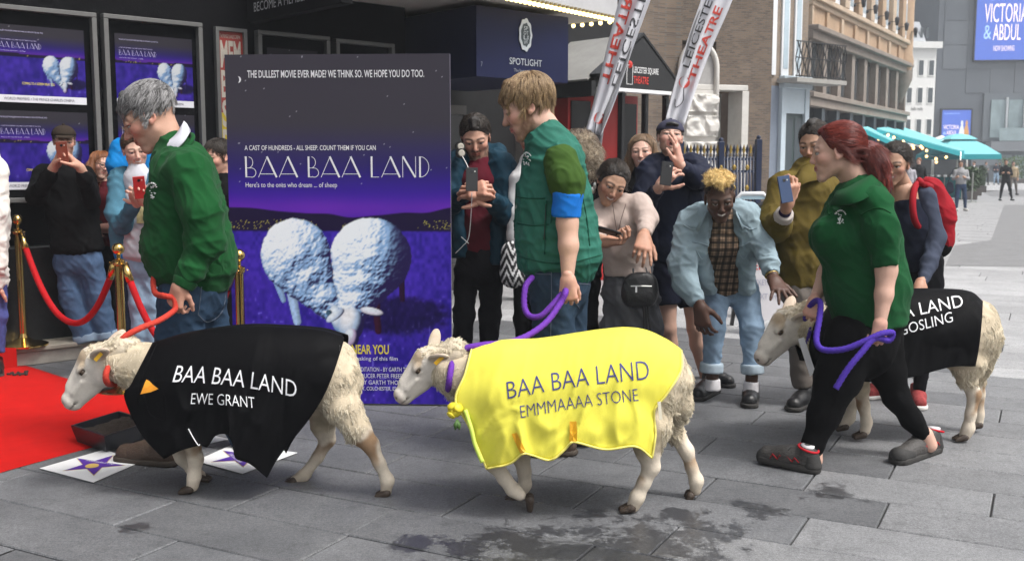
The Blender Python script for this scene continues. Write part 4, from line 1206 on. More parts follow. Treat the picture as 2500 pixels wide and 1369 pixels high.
letters_on(s, s.cb, 'lettering', 'EWE GRANT', lambda x, y: (466 + 157 * x + 5 * y * (.5 - x), 986 + 10 * x * x - y * 27), white_print, s.coat, bold=-.008)
cloth_line(s, s.cb, 'seam', [(382, 838), (360, 890), (338, 945), (336, 985)], .003, black_coat, s.coat)
cloth_line(s, s.cb, 'pocket', [(352, 965), (362, 1005), (378, 1018), (398, 1026), (404, 1008), (400, 958)], .0025, black_coat, s.coat)
letters_on(s, s.cb, 'pocket_square', '', lambda x, y: (346 + 44 * x, 963 - 36 * y), M('orange_satin', (.85, .33, .02), .45, .1), s.coat, lift=.02,
           src=(A([(0, .05), (.12, .4), (.34, 1), (1, .42), (.55, .2)]), [(0, 1, 2, 3, 4)]), maxe=.3)
cloth_line(s, s.cb, 'fringe', [(460, 1046), (472, 1068), (484, 1086), (488, 1084)], .0022, white_print, s.coat)
letters_on(s, s.cb, 'care_label', '', lambda x, y: (829 + 9 * x, 856 - 15 * y), white_print, s.coat, lift=.006, src=(A([(0, 0), (1, 0), (1, 1), (0, 1.)]), [(0, 1, 2, 3)]), maxe=2)
SH1 = s; s.grow()
ro = thing('lead_rope', SH1.root, 'thick red rope running from the older man to the first sheep', 'rope', 'lead ropes')
braid('rope', [P(284, 862, 4.40), P(300, 826, 4.4), P(340, 802, 4.44), P(385, 784, 4.53), P(415, 766, 4.62), P(428, 752, 4.65), P(424, 728, 4.66), P(400, 722, 4.66), P(380, 716, 4.75), P(374, 690, 4.85), P(378, 660, 4.9), P(370, 640, 4.95), P(355, 633, 4.97)], .0128, red_rope, SH1.root, ro)

# sheep in the yellow coat
s = Sheep('middle sheep wearing the bright yellow lettered coat with a yellow rose', 1400, 4.2)
s.wool([(1180, 945, 0, 84, 72), (1300, 940, 0, 116, 94), (1450, 935, 0, 124, 98), (1562, 915, 0, 104, 90), (1604, 915, 0, 64, 74)],
       [(1195, 930, 0, 76, 64), (1130, 915, 0, 62, 52), (1082, 900, 0, 52, 44)],
       [(1598, 940, -.07, 62, 46), (1590, 1030, -.08, 56, 42)], [(1612, 940, .07, 58, 45), (1630, 1020, .08, 44, 38)],
       [(1640, 880, 0, 26), (1660, 930, -.01, 23), (1667, 990, -.01, 20), (1664, 1016, -.01, 13)])
s.leg([(1590, 1040, -.09, 50), (1580, 1092, -.1, 34), (1590, 1138, -.1, 24), (1572, 1178, -.1, 18), (1556, 1212, -.1, 19.5), (1546, 1234, -.1, 19)], (1534, 1252, -.1, -1))
s.leg([(1632, 1030, .09, 36), (1650, 1058, .09, 26), (1676, 1100, .09, 20), (1688, 1140, .09, 16), (1700, 1172, .09, 19), (1698, 1196, .09, 16)], (1690, 1222, .09, -.7, -.7))
s.leg([(1195, 1040, -.08, 46), (1208, 1130, -.085, 25), (1232, 1168, -.085, 18), (1252, 1194, -.085, 19), (1270, 1208, -.085, 17)], (1280, 1228, -.085, .35, -.95))
s.leg([(1250, 1040, .08, 44), (1272, 1115, .08, 24), (1280, 1150, .08, 18), (1282, 1182, .08, 17), (1272, 1204, .08, 16)], (1254, 1226, .08, -1))
s.head((1070, 872), (968, 972), 0, ear=((-.7, -.35, .7), (-.75, .5, .5)))
s.finish(lambda w, v: (w[:, 0] > P(1600, 900, 4.25)[0]) | (w[:, 0] < P(1165, 900, 4.25)[0]))
s.ear_tag()
yellow_coat = M('yellow_coat_cloth', (.78, .72, .09), .75, .08, 9, .08, 300, spec=.12)
coat(s, yellow_coat, [(1152, 850), (1190, 840), (1240, 833), (1310, 831), (1380, 822), (1460, 810), (1530, 803), (1580, 808), (1630, 830), (1663, 852)],
     [(1188, 1143), (1244, 1131), (1276, 1107), (1298, 1110), (1343, 1122), (1375, 1100), (1395, 1079), (1413, 1080), (1479, 1096), (1551, 1089), (1592, 1117)],
     [(1152, 850), (1135, 913), (1112, 976), (1142, 1035), (1166, 1090), (1188, 1143)],
     [(1663, 852), (1661, 905), (1625, 965), (1598, 1000), (1600, 1060), (1592, 1117)],
     [(0, .15), (.15, .2), (.6, .225), (.9, .20), (1, .16)], drop=.28, fold=.032, seed=6)
s.collar(1106, 876, 1096, 948, .115, purple_rope, .0125)
bp = M('blue_print', (.045, .05, .20), .6, .05)
letters_on(s, s.cb, 'lettering', 'BAA BAA LAND', lambda x, y: (1240 + 346 * x - 4 * y, 973 - 48 * x + 0 * y - 6 * math.sin(3.14 * x) - y * (41 + 5 * x)), bp, s.coat, bold=-.012)
letters_on(s, s.cb, 'lettering', 'EMMMAAAA STONE', lambda x, y: (1272 + 287 * x - 3 * y, 1020 - 42 * x - 4 * math.sin(3.14 * x) - y * 30), bp, s.coat, bold=-.014)
ytape = M('amber_webbing', (.72, .36, .005), .6, .1)
for q, nm in (([(1249, 1058), (1262, 1055), (1283, 1100), (1272, 1106)], 0), ([(1391, 1028), (1408, 1028), (1407, 1076), (1391, 1076)], 1)):
 a_, b_, c_, d_ = [A(t, float) for t in q]
 letters_on(s, s.cb, 'strap', '', lambda x, y: tuple((a_ * (1 - x) + b_ * x) * y + (d_ * (1 - x) + c_ * x) * (1 - y)), ytape, s.coat, lift=.008, src=(A([(0, 0), (1, 0), (1, .5), (1, 1), (0, 1), (0, .5)]), [(0, 1, 2, 5), (5, 2, 3, 4)]), maxe=.6)
ytrim = M('pale_yellow_binding', (.78, .70, .16), .6, .05)
E_ = s.edge
for nm, pts in (('binding', E_[:, -1]), ('binding', E_[-1, 4:]), ('binding', E_[0, 4:])):
 m = MB(); m.tube(pts[::1] + A((0, -.003, 0)), .0048, 6); m.build(nm, ytrim, s.coat, smooth=True)
m = MB(); m.tube(spline([s.p(1136, 1000, -.17), s.p(1150, 1045, -.19), s.p(1160, 1085, -.2), s.p(1178, 1128, -.21)], 20), .010, 6)
m.build('chest_strap', M('lime_ribbon', (.62, .78, .12), .5, .1), s.coat, smooth=True)
fl = thing('flower', s.p(1110, 1000, -.15) + s.root, 'yellow silk rose pinned to the front of the yellow coat', 'flower')
ptl = M('yellow_petal', (.72, .60, .03), .6, .1); fc_ = A((0, 0, 0.))
for i in range(9):
 a = i * 2.4; r = .008 + .0026 * i
 sd = Sdf(); d = A((math.cos(a) * .8 - .3, -.55, math.sin(a))); d = unit(d)
 sd.ell(fc_ + d * r, (.022, .005 + .0008 * i, .02), np.stack([unit(np.cross(d, (0, .3, 1))), d, unit(np.cross(d, np.cross(d, (0, .3, 1))))], 1))
 V, Q = sd.surf(.004); mobj('petal', np_mesh('petal', V, Q, ptl), fl)
for a in (-.4, .5):
 m = MB(); t = A((.012, -.035, -.03)); e = t + A((.02 * a, -.015, -.04)); m.tube([t, t * .5 + e * .5 + A((0, -.006, 0)), e], [.003, .012, .002], 6); m.build('leaf', M('rose_leaf', (.05, .12, .02), .6), fl, smooth=True)
m = MB(); m.frame_box(s.p(1611, 1002, -.19), unit((1, .3, 0)), unit((-.1, 0, 1)), (.3, -1, 0), .007, .037, .0012); m.build('price_label', M('label_card', (.62, .58, .46), .7, .1), s.o)
SH2 = s; s.grow()
ro = thing('lead_rope', SH2.root, 'thick purple rope running from the young man in the vest to the middle sheep', 'rope', 'lead ropes')
braid('rope', [P(1112, 868, 4.20), P(1136, 851, 4.18), P(1180, 842, 4.2), P(1240, 836, 4.27), P(1290, 818, 4.42), P(1335, 785, 4.52), P(1368, 740, 4.6), P(1380, 716, 4.62), P(1377, 712, 4.70), P(1345, 748, 4.66), P(1318, 772, 4.64), P(1292, 770, 4.66), P(1280, 745, 4.7), P(1283, 700, 4.74), P(1300, 676, 4.78)], .0135, purple_rope, SH2.root, ro)

# sheep in the black coat behind the woman
s = Sheep('rear sheep in a black coat half hidden behind the red haired woman', 2180, 5.28)
s.wool([(2020, 825, 0, 66, 60), (2130, 815, 0, 92, 78), (2260, 815, 0, 98, 80), (2350, 800, 0, 82, 74), (2378, 805, 0, 52, 60)],
       [(2030, 815, 0, 60, 52), (1985, 800, 0, 50, 42), (1952, 790, 0, 44, 36)],
       [(2370, 830, -.07, 60, 40), (2365, 890, -.08, 46, 36)], [(2385, 830, .07, 54, 38), (2385, 890, .08, 40, 34)],
       [(2400, 765, 0, 24), (2414, 830, 0, 21), (2412, 890, -.01, 15)])
s.leg([(2362, 890, -.09, 42), (2362, 925, -.1, 26), (2378, 962, -.1, 18), (2370, 1010, -.1, 14), (2364, 1045, -.1, 16), (2356, 1062, -.1, 16)], (2346, 1078, -.1, -1))
s.leg([(2385, 890, .09, 36), (2384, 925, .1, 24), (2388, 962, .1, 17), (2390, 1010, .1, 13), (2388, 1030, .1, 14)], (2382, 1048, .1, -1))
s.leg([(2090, 880, -.08, 38), (2102, 950, -.085, 21), (2108, 990, -.085, 16), (2116, 1030, -.085, 14.5), (2112, 1050, -.085, 15)], (2100, 1072, -.085, -1))
s.leg([(2070, 880, .08, 36), (2080, 940, .08, 20), (2084, 980, .08, 15), (2074, 1020, .08, 14), (2060, 1038, .08, 14)], (2056, 1052, .08, -1))
s.head((1944, 776), (1848, 880), 0, ear=((-.8, -.3, .65), (-.8, .1, .6)))
s.finish(lambda w, v: (w[:, 0] > P(2300, 900, 5.2)[0]) | (w[:, 0] < P(2030, 900, 5.2)[0]))
coat(s, black_coat, [(2000, 760), (2060, 730), (2140, 715), (2230, 706), (2324, 706), (2372, 712), (2400, 735)],
     [(1990, 905), (2060, 925), (2140, 932), (2223, 921), (2320, 896), (2382, 894)],
     [(2000, 760), (1985, 800), (1975, 850), (1990, 905)], [(2400, 735), (2396, 800), (2390, 850), (2382, 894)],
     [(0, .14), (.15, .17), (.6, .19), (.9, .17), (1, .14)], drop=.26, fold=.016, seed=11)
letters_on(s, s.cb, 'lettering', 'BAA BAA LAND', lambda x, y: (2070 + 283 * x - 6 * y, 808 - 70 * x + 10 * x * x - y * 29), white_print, s.coat, bold=-.004)
letters_on(s, s.cb, 'lettering', 'LAMM GOSLING', lambda x, y: (2105 + 222 * x - 4 * y, 845 - 62 * x + 2 * x * x - y * 25), white_print, s.coat, bold=-.004)
s.collar(1972, 772, 1960, 838, .085, violet_rope, .013)
m = MB(); m.frame_box(s.p(1970, 870, -.16), unit((.35, 0, -1)), (1, 0, .35), (0, -1, 0), .10, .016, .002); m.build('white_ribbon', white_print, s.o)
SH3 = s; s.grow()
ro = thing('lead_rope', SH3.root, 'violet rope looped between both hands of the red haired woman', 'rope', 'lead ropes')
braid('rope', [P(1966, 778, 5.12), P(1975, 752, 4.95), P(1990, 735, 4.88), P(2003, 740, 4.75), P(2000, 780, 4.66), P(1993, 830, 4.6), P(2010, 853, 4.56), P(2060, 852, 4.52), P(2110, 833, 4.5), P(2150, 815, 4.5), P(2178, 812, 4.52), P(2170, 830, 4.52), P(2135, 826, 4.5), P(2105, 858, 4.48), P(2070, 900, 4.47), P(2040, 948, 4.47)], .0135, violet_rope, SH3.root, ro)
# ------------------------------------------------------------------ ground
class Wall:
 """upright plane: s along it, z up, off = distance out of its face towards the street"""
 def __init__(w, o, d, flip=False):
  w.o, w.d = A((o[0], o[1], 0.)), unit((d[0], d[1], 0)); w.n = A((w.d[1], -w.d[0], 0.))
  if w.n @ -w.o < 0: w.n = -w.n
 def at(w, s, z, off=0.): return w.o + w.d * s + A((0, 0, z)) + w.n * off
 def hit(w, u, v):
  r = ray(u, v); c = A((0, 0, CAM_H)); t = ((w.o - c) @ w.n) / (r @ w.n); q = c + r * t
  return (q - w.o) @ w.d, q[2]
 def box(w, m, s0, s1, z0, z1, o0, o1, bev=0.):
  return m.frame_box(w.at((s0 + s1) / 2, (z0 + z1) / 2, (o0 + o1) / 2), w.d, w.n, (0, 0, 1), abs(s1 - s0) / 2, abs(o1 - o0) / 2, abs(z1 - z0) / 2, bev)
 def letters(w, name, s, s0, z0, wd, h, mat, parent, off, **k):
  xd = w.d if np.cross(w.d, (0, 0, 1)) @ w.n > 0 else -w.d
  return lettering(name, s, w.at(s0, z0, off), xd, (0, 0, 1), wd, h, mat, parent, lift=0, **k)

GA = math.radians(27.6)
ga, gb = A((math.sin(GA), math.cos(GA), 0)), A((math.cos(GA), -math.sin(GA), 0))     # across the courses / along them
def paving_material(name, lo, hi, rnd, wet):
 m = bpy.data.materials.new(name); m.use_nodes = True
 N, L = m.node_tree.nodes, m.node_tree.links; b = N['Principled BSDF']
 geo = N.new('ShaderNodeNewGeometry')
 def nz(scale, det, rough=.6):
  n = N.new('ShaderNodeTexNoise'); n.inputs['Scale'].default_value, n.inputs['Detail'].default_value, n.inputs['Roughness'].default_value = scale, det, rough
  L.new(geo.outputs['Position'], n.inputs['Vector']); return n.outputs['Fac']
 def rng_(x, a, c, d=0., e=1.):
  q = N.new('ShaderNodeMapRange'); q.inputs['From Min'].default_value, q.inputs['From Max'].default_value = a, c
  q.inputs['To Min'].default_value, q.inputs['To Max'].default_value = d, e; L.new(x, q.inputs['Value']); return q.outputs[0]
 def math_(op, x, y):
  q = N.new('ShaderNodeMath'); q.operation = op
  for i, t in enumerate((x, y)):
   if isinstance(t, (int, float)): q.inputs[i].default_value = t
   else: L.new(t, q.inputs[i])
  return q.outputs[0]
 def mixc(f, a, c):
  q = N.new('ShaderNodeMix'); q.data_type = 'RGBA'; L.new(f, q.inputs[0])
  for i, t in ((6, a), (7, c)):
   if isinstance(t, tuple): q.inputs[i].default_value = (*t, 1)
   else: L.new(t, q.inputs[i])
  return q.outputs[2]
 base = mixc(rng_(nz(2.2, 8, .7), .3, .7), lo, hi)
 oi = N.new('ShaderNodeObjectInfo')
 mul = N.new('ShaderNodeMix'); mul.data_type, mul.blend_type = 'RGBA', 'MULTIPLY'; mul.inputs[0].default_value = 1
 spk = math_('MULTIPLY', rng_(oi.outputs['Random'], 0, 1, 1 - rnd, 1 + rnd), rng_(nz(220, 2), .3, .7, .62, 1.38))
 spk = math_('MULTIPLY', spk, rng_(nz(70, 4, .8), .36, .64, .74, 1.24))
 spk = math_('MULTIPLY', spk, rng_(nz(14, 5, .75), .28, .5, .66, 1.0))
 L.new(base, mul.inputs[6]); L.new(spk, mul.inputs[7]); col = mul.outputs[2]
 rough = .55
 # wet stains: rough-edged pools around given ground points
 stain = rng_(nz(9, 7, .75), .56, .64, 0, .8)
 msk = None
 for (x, y, r) in wet:
  d = N.new('ShaderNodeVectorMath'); d.operation = 'DISTANCE'; d.inputs[1].default_value = (x, y, 0); L.new(geo.outputs['Position'], d.inputs[0])
  k = rng_(d.outputs['Value'], 0, r, .30, 0)
  msk = k if msk is None else math_('MAXIMUM', msk, k)
 if msk is not None:
  pool = rng_(math_('ADD', nz(6.5, 10, .8), msk), .66, .73, 0, 1)
  spots = math_('MULTIPLY', rng_(nz(11, 6, .8), .66, .70, 0, .75), rng_(nz(1.1, 2), .45, .6, 0, 1))
  wetm = math_('MAXIMUM', pool, spots)
  dk = N.new('ShaderNodeMix'); dk.data_type, dk.blend_type = 'RGBA', 'MULTIPLY'; L.new(wetm, dk.inputs[0]); L.new(col, dk.inputs[6]); dk.inputs[7].default_value = (.36, .36, .37, 1)
  col = dk.outputs[2]
  L.new(rng_(wetm, 0, 1, .6, .3), b.inputs['Roughness'])
 else: b.inputs['Roughness'].default_value = .6
 L.new(col, b.inputs['Base Color'])
 bp = N.new('ShaderNodeBump'); bp.inputs['Strength'].default_value, bp.inputs['Distance'].default_value = .25, .004
 L.new(nz(160, 4), bp.inputs['Height']); L.new(bp.outputs[0], b.inputs['Normal'])
 return m
wet_spots = [tuple(G(u, v)[:2]) + (r,) for u, v, r in ((1500, 1345, .85), (1330, 1350, .6), (1150, 1345, .35), (1700, 1300, .45), (1850, 1240, .22), (2020, 1200, .25), (1620, 1340, .35), (1240, 1300, .25), (330, 1290, .15), (1000, 1330, .2), (1660, 1255, .2))]
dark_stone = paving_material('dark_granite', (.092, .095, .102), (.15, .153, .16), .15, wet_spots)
lit_side_stone = paving_material('lit_side_granite', (.15, .152, .158), (.225, .228, .235), .13, wet_spots)  # same granite lightened: brighter light of the open right side painted in
pale_stone = paving_material('pale_granite', (.29, .29, .295), (.41, .41, .415), .13, [])  # paler far granite; the open square's brighter light is painted in too
joint_mat = M('joint_mortar', (.05, .05, .05), .9, .2, 30)
m = MB(); m.add([(-90, -6, -.012), (120, -6, -.012), (120, 170, -.012), (-90, 170, -.012)], [(0, 1, 2, 3)])
ground = m.build('pavement', joint_mat, kind='structure')
slabm = {}
def slab_mesh(L, W, mt):
 k = (L, W, mt)
 if k not in slabm:
  m = MB(); g = .004; b = .0045
  hx, hy = L / 2 - g, W / 2 - g
  V = [(-hx, -hy, -.03), (hx, -hy, -.03), (hx, hy, -.03), (-hx, hy, -.03), (-hx, -hy, -b), (hx, -hy, -b), (hx, hy, -b), (-hx, hy, -b), (-hx + b, -hy + b, 0), (hx - b, -hy + b, 0), (hx - b, hy - b, 0), (-hx + b, hy - b, 0)]
  Fc = [(8, 9, 10, 11)] + [(i, (i + 1) % 4, 4 + (i + 1) % 4, 4 + i) for i in range(4)] + [(4 + i, 4 + (i + 1) % 4, 8 + (i + 1) % 4, 8 + i) for i in range(4)]
  m.add(V, Fc); slabm[k] = m.mesh('paving_slab', (dark_stone, pale_stone, lit_side_stone)[mt])
 return slabm[k]
rs_ = random.Random(5)
cells = []; lit_edge_b = G(2002, 1248) @ gb  # joint beyond which slabs are coloured lighter for the brighter open side
row_w = .345; pos = 0.0
for r in range(-8, 130):
 w = row_w if r < 26 else .5
 if r == 26: pos_off = 26 * row_w
 c0 = r * row_w if r < 26 else 26 * row_w + (r - 26) * .5
 a0 = rs_.uniform(0, 1.0) - 30
 strip = False
 while a0 < 55:
  L = rs_.choice((.62, .75, .9, .9, 1.05)) * (1 if r < 26 else 1.5)
  ctr = ga * (c0 + w / 2) + gb * (a0 + L / 2)
  a0 += L
  if ctr[1] < 2.6 or ctr[1] > 60: continue
  q = (ctr[0] / ctr[1])
  if abs(q) > .8 + 2.5 / ctr[1]: continue
  if ctr @ A((-.74 * .91, .673 * 1.1, 0)) > 9.2 and ctr[0] < -1: continue     # behind the cinema wall
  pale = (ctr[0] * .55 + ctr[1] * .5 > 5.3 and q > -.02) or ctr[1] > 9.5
  cells.append((ctr[1] + (500 if abs(q) > .5 + .4 / ctr[1] else 0), tuple(ctr), L, w, 1 if pale else (2 if ctr @ gb > lit_edge_b else 0)))
cells.sort()
rz = math.atan2(gb[1], gb[0])
far_V, far_F = {0: [], 1: [], 2: []}, {0: [], 1: [], 2: []}
for i, (d, c, L, w, mt) in enumerate(cells):
 if i < 300:
  o = bpy.data.objects.new('paving_slab', slab_mesh(L, w, mt)); o.location = (c[0], c[1], rs_.uniform(-.0015, .0015)); o.rotation_euler = (rs_.uniform(-.0015, .0015), rs_.uniform(-.0015, .0015), rz)
  link(o, ground)
 else:
  n = len(far_V[mt]); g = .006; z = rs_.uniform(-.003, .001)
  for i_, j_ in ((-1, -1), (1, -1), (1, 1), (-1, 1)):
   p_ = A(c) + gb * i_ * (L / 2 - g) + ga * j_ * (w / 2 - g); far_V[mt].append((p_[0], p_[1], z))
  far_F[mt].append((n, n + 1, n + 2, n + 3))
for mt in (0, 1, 2):
 if far_V[mt]: mobj('paving_slabs', np_mesh('paving_slabs', A(far_V[mt]), far_F[mt], (dark_stone, pale_stone, lit_side_stone)[mt], smooth=False), ground, kind='stuff')
far_pave = paving_material('far_paving', (.34, .34, .34), (.44, .44, .44), .0, [])
mobj('square', np_mesh('square', A([(-60, 60, -.004), (120, 60, -.004), (120, 168, -.004), (-60, 168, -.004)]), [(0, 1, 2, 3)], far_pave, smooth=False), kind='structure')
sett = paving_material('dark_setts', (.17, .17, .172), (.23, .23, .232), .0, [])
for nm, poly in (('sett_band', [(2308, 648), (2330, 600), (2420, 585), (2452, 500), (2560, 500), (2700, 590), (2700, 652)]), ('sett_band', [(2400, 470), (2470, 462), (2600, 470), (2600, 480), (2420, 480)])):
 mobj(nm, np_mesh(nm, A([G(u, v, .0045) for u, v in poly]), [tuple(range(len(poly)))], sett, smooth=False), kind='structure')

# ------------------------------------------------------------------ the cinema on the left
CW = Wall((-3.50, 7.75), (.74, .673))
blackp = M('black_paint', (.005, .005, .006), .75, .3, 6, .15, 90, spec=.06)
cin = thing('cinema_building', CW.o, 'black painted cinema front with poster cases down its left side', 'building'); co = CW.o
m = MB(co); CW.box(m, -6, 3.35, 0, 16, -.6, 0); m.build('wall', blackp, cin)
m = MB(co); CW.box(m, -.62, .42, .12, .83, .002, .16, .01); m.build('plinth', M('black_marble', (.012, .013, .014), .3, .5, 25, spec=.4), cin)
m = MB(co); CW.box(m, -.72, -.63, .12, .86, .002, .2); m.build('stone_pilaster', M('pink_stone', (.42, .33, .29), .6, .2, 8), cin)
st = thing('step', G(110, 900), 'pale stone entrance step beside the red carpet', 'step')
m = MB(st.location); CW.box(m, -3.2, .12, 0, .10, .0, .42, .006); m.build('riser', M('pale_step_stone', (.42, .38, .33), .7, .2, 10, .2, 80, dirt=.2), st)
m = MB(st.location); CW.box(m, -3.22, .14, .102, .135, .0, .45, .006); m.build('tread', M('worn_step_stone', (.36, .32, .26), .6, .25, 10, .2, 80, dirt=.2), st)

# flat prints ------------------------------------------------------
def print_colours(nx, ny, wide=False, big=False, seed=1):
 """night sky over a violet field with two pale grazing sheep; x right, y up in 0..1"""
 X, Y = np.meshgrid((np.arange(nx) + .5) / nx, (np.arange(ny) + .5) / ny, indexing='ij')
 H = .56 if not wide else .63
 p3 = lambda fx, fy, s=0: np.stack([X * fx, Y * fy, np.full(X.shape, seed + s * 1.)], -1)
 def mixn(a, b, t): return a + (b - a) * t[..., None]
 top, mid, lowc = A(lin('#3c3942')), A(lin('#2c2268')), A(lin('#3a1d9a'))
 C = mixn(np.tile(lowc, (nx, ny, 1)), mid, smask(Y, H + .02, H + .14)); C = mixn(C, top, smask(Y, H + .09, H + .26))
 gl = np.exp(-((Y - H - .005) / .03) ** 2) * (.6 + .4 * noise(p3(5, 3), 3)); C = mixn(C, A(lin('#6a2bb0')), gl * .9)
 st_ = rng.random((nx, ny)); star = (st_ > .9988) & (Y > H + .06); C[star] = C[star] * .4 + A([.5, .5, .55]) * .7
 hill = H - .005 + .012 * np.sin(X * 5 + seed) + .012 * noise(p3(9, 0), 5)
 land = smask(hill - Y, 0, .004); C = mixn(C, A(lin('#1c1236')), land)
 fieldy = H - (.055 if not wide else .035)
 g1, g2 = noise(p3(nx * .35, ny * .22), 7), fbm(p3(12, 8), 3, 8)
 fc = mixn(np.tile(A(lin('#281a86')), (nx, ny, 1)), A(lin('#4a2fb8')), np.clip(g1 * .9 + (g2 - .5) * 1.2, 0, 1))
 fc = mixn(fc, A(lin('#7d74e8')), smask(g1, .86, .97) * .7 * smask(fieldy - Y, .1, .3))
 C = mixn(C, fc, smask(fieldy - Y, 0, .006))
 town = (st_ > .88) & (np.abs(Y - (fieldy + .016)) < .014 * noise(p3(9, 1), 2) + .003) & (noise(p3(14, 3), 9) > .45); C[town] = A(lin('#b8b050')) * (.3 + .7 * rng.random((town.sum(), 1)))
 # the pair of sheep, drawn in a 400 x 310 box (u right, v down)
 bx0, bx1, by0, by1 = (.125, .835, .185, .545) if big else ((.52, .93, .17, .64) if wide else (.1, .9, .2, .6))
 U, W = (X - bx0) / (bx1 - bx0) * 400, (1 - (Y - by0) / (by1 - by0)) * 310
 wob, wv = fbm(np.stack([U * .09, W * .09, 0 * U], -1), 3, 6) - .5, fbm(np.stack([U * .16, W * .20, 0 * U], -1), 3, 12)
 def blob(C, u, v, a, b, rot=0, lit=(-.5, -.8), dark=0., base='#86aede', hi='#e6eef6', lo='#221a48', soft=.05):
  c_, s_ = math.cos(rot), math.sin(rot); x, y = ((U - u) * c_ + (W - v) * s_) / a, (-(U - u) * s_ + (W - v) * c_) / b
  q = np.sqrt(x * x + y * y) + wob * .07
  l_ = np.clip(.62 + .42 * (x * lit[0] + y * lit[1]) - .35 * q ** 3 - dark * smask(x, -.1, .75), 0, 1)
  wc = mixn(mixn(np.tile(A(lin(lo)), (nx, ny, 1)), A(lin(base)), smask(l_, .05, .42)), A(lin(hi)), smask(l_, .36, .8))
  return mixn(C, wc * (.80 + .36 * wv)[..., None], 1 - smask(q, 1 - soft, 1 + soft))
 def limb(C, p0, p1, w0, w1, col='#9dbbe2'):
  d_ = A(p1, float) - A(p0, float); t = np.clip(((U - p0[0]) * d_[0] + (W - p0[1]) * d_[1]) / (d_ @ d_), 0, 1)
  dd = np.hypot(U - p0[0] - t * d_[0], W - p0[1] - t * d_[1]) / (w0 + (w1 - w0) * t)
  return mixn(C, np.tile(A(lin(col)), (nx, ny, 1)) * (1.05 - .6 * dd[..., None] * (U > p0[0] + t * d_[0])[..., None]) * (.7 + .5 * wv)[..., None], 1 - smask(dd, .9, 1.1))
 q = np.sqrt(((U - 350) / 150) ** 2 + ((W - 245) / 52) ** 2); C = mixn(C, A(lin('#0a0612')), (1 - smask(q + wob * .4, .7, 1.1)) * .8)
 for a_ in (((365, 150), (368, 205), 9, 7, '#2a1130'), ((300, 215), (305, 285), 10, 8, '#38102a'), ((38, 135), (64, 208), 10, 7, '#8fb0dc'), ((80, 165), (98, 262), 13, 10, '#a9c6ea')): C = limb(C, *a_)
 def flock(C, parts, dark, k=.30):
  """one woolly body melted from ellipses (u, v, a, b, turn), lit from the upper left"""
  f = None
  for u, v, ea, eb, r_ in parts:
   c_, s_ = math.cos(r_), math.sin(r_); q = np.hypot(((U - u) * c_ + (W - v) * s_) / ea, (-(U - u) * s_ + (W - v) * c_) / eb) - 1
   q = q * min(ea, eb) / 60
   if f is None: f = q
   else: h_ = np.maximum(k - np.abs(f - q), 0) / k; f = np.minimum(f, q) - h_ * h_ * k / 4
  f = f + wob * .10
  hgt = np.sqrt(np.clip(-f, 0, 3)) * 62 + (wv - .5) * 6 + (fbm(np.stack([U * .05, W * .06, 0 * U], -1), 2, 21) - .5) * 9
  gu, gw = np.gradient(hgt, axis=0) / (U[1, 0] - U[0, 0]), np.gradient(hgt, axis=1) / (W[0, 1] - W[0, 0])
  nl = 1 / np.sqrt(1 + gu ** 2 + gw ** 2); l_ = np.clip((.50 * gu + .62 * gw + .62) * nl * .95 + .12, 0, 1)
  l_ = l_ * (1 - dark * smask(U, 290, 372))
  wc = mixn(mixn(np.tile(A(lin('#251b4c')), (nx, ny, 1)), A(lin('#8fb4e0')), smask(l_, .02, .5)), A(lin('#eef3f8')), smask(l_, .45, .92))
  return mixn(C, wc, 1 - smask(f, -.02, .03))
 C = flock(C, [(98, 98, 88, 92, -.2), (128, 150, 66, 70, -.6), (165, 200, 44, 52, -.7), (190, 232, 30, 34, -.5)], 0)
 C = blob(C, 205, 258, 20, 40, -.35, base='#7d9fca'); C = limb(C, (180, 240), (188, 252), 8, 6, '#3c5a70'); C = limb(C, (208, 186), (215, 215), 8, 7, '#5a82a4')
 C = flock(C, [(290, 100, 102, 96, .1), (268, 160, 74, 66, 0), (250, 212, 46, 44, 0), (242, 240, 32, 30, 0)], .85)
 C = blob(C, 236, 268, 33, 42, .1, dark=.3, base='#a9c0dc', hi='#f2f2f6'); C = blob(C, 236, 302, 19, 24, 0, dark=.3, base='#b9a6c8')
 C = blob(C, 196, 246, 27, 10, -.6, base='#b8c8e0', soft=.1); C = blob(C, 290, 236, 30, 10, .22, base='#d8d4e0', soft=.1)
 return C.reshape(-1, 3)
print_mat = M('poster_ink', attr=True, rough=.5, var=0, spec=.12)
def print_sheet(name, o, xd, yd, w, h, nx, ny, parent, root, colours, mat=None):
 I = np.arange(nx * ny).reshape(nx, ny)
 x, y = np.meshgrid(np.linspace(0, w, nx), np.linspace(0, h, ny), indexing='ij')
 V = (A(o, float) - A(root, float))[None] + x.reshape(-1, 1) * unit(xd) + y.reshape(-1, 1) * unit(yd)
 Q = np.stack([I[:-1, :-1], I[1:, :-1], I[1:, 1:], I[:-1, 1:]], -1).reshape(-1, 4)
 return mobj(name, np_mesh(name, V, Q, mat or print_mat, smooth=False, col=colours), parent)
wi, wm, yl = M('white_ink', (.75, .75, .78), .5, 0), M('white_card', (.62, .62, .66), .6, .05), M('yellow_ink', (.75, .62, .05), .5, 0)
lilac_ink = M('lilac_ink', (.45, .42, .62), .5, 0)

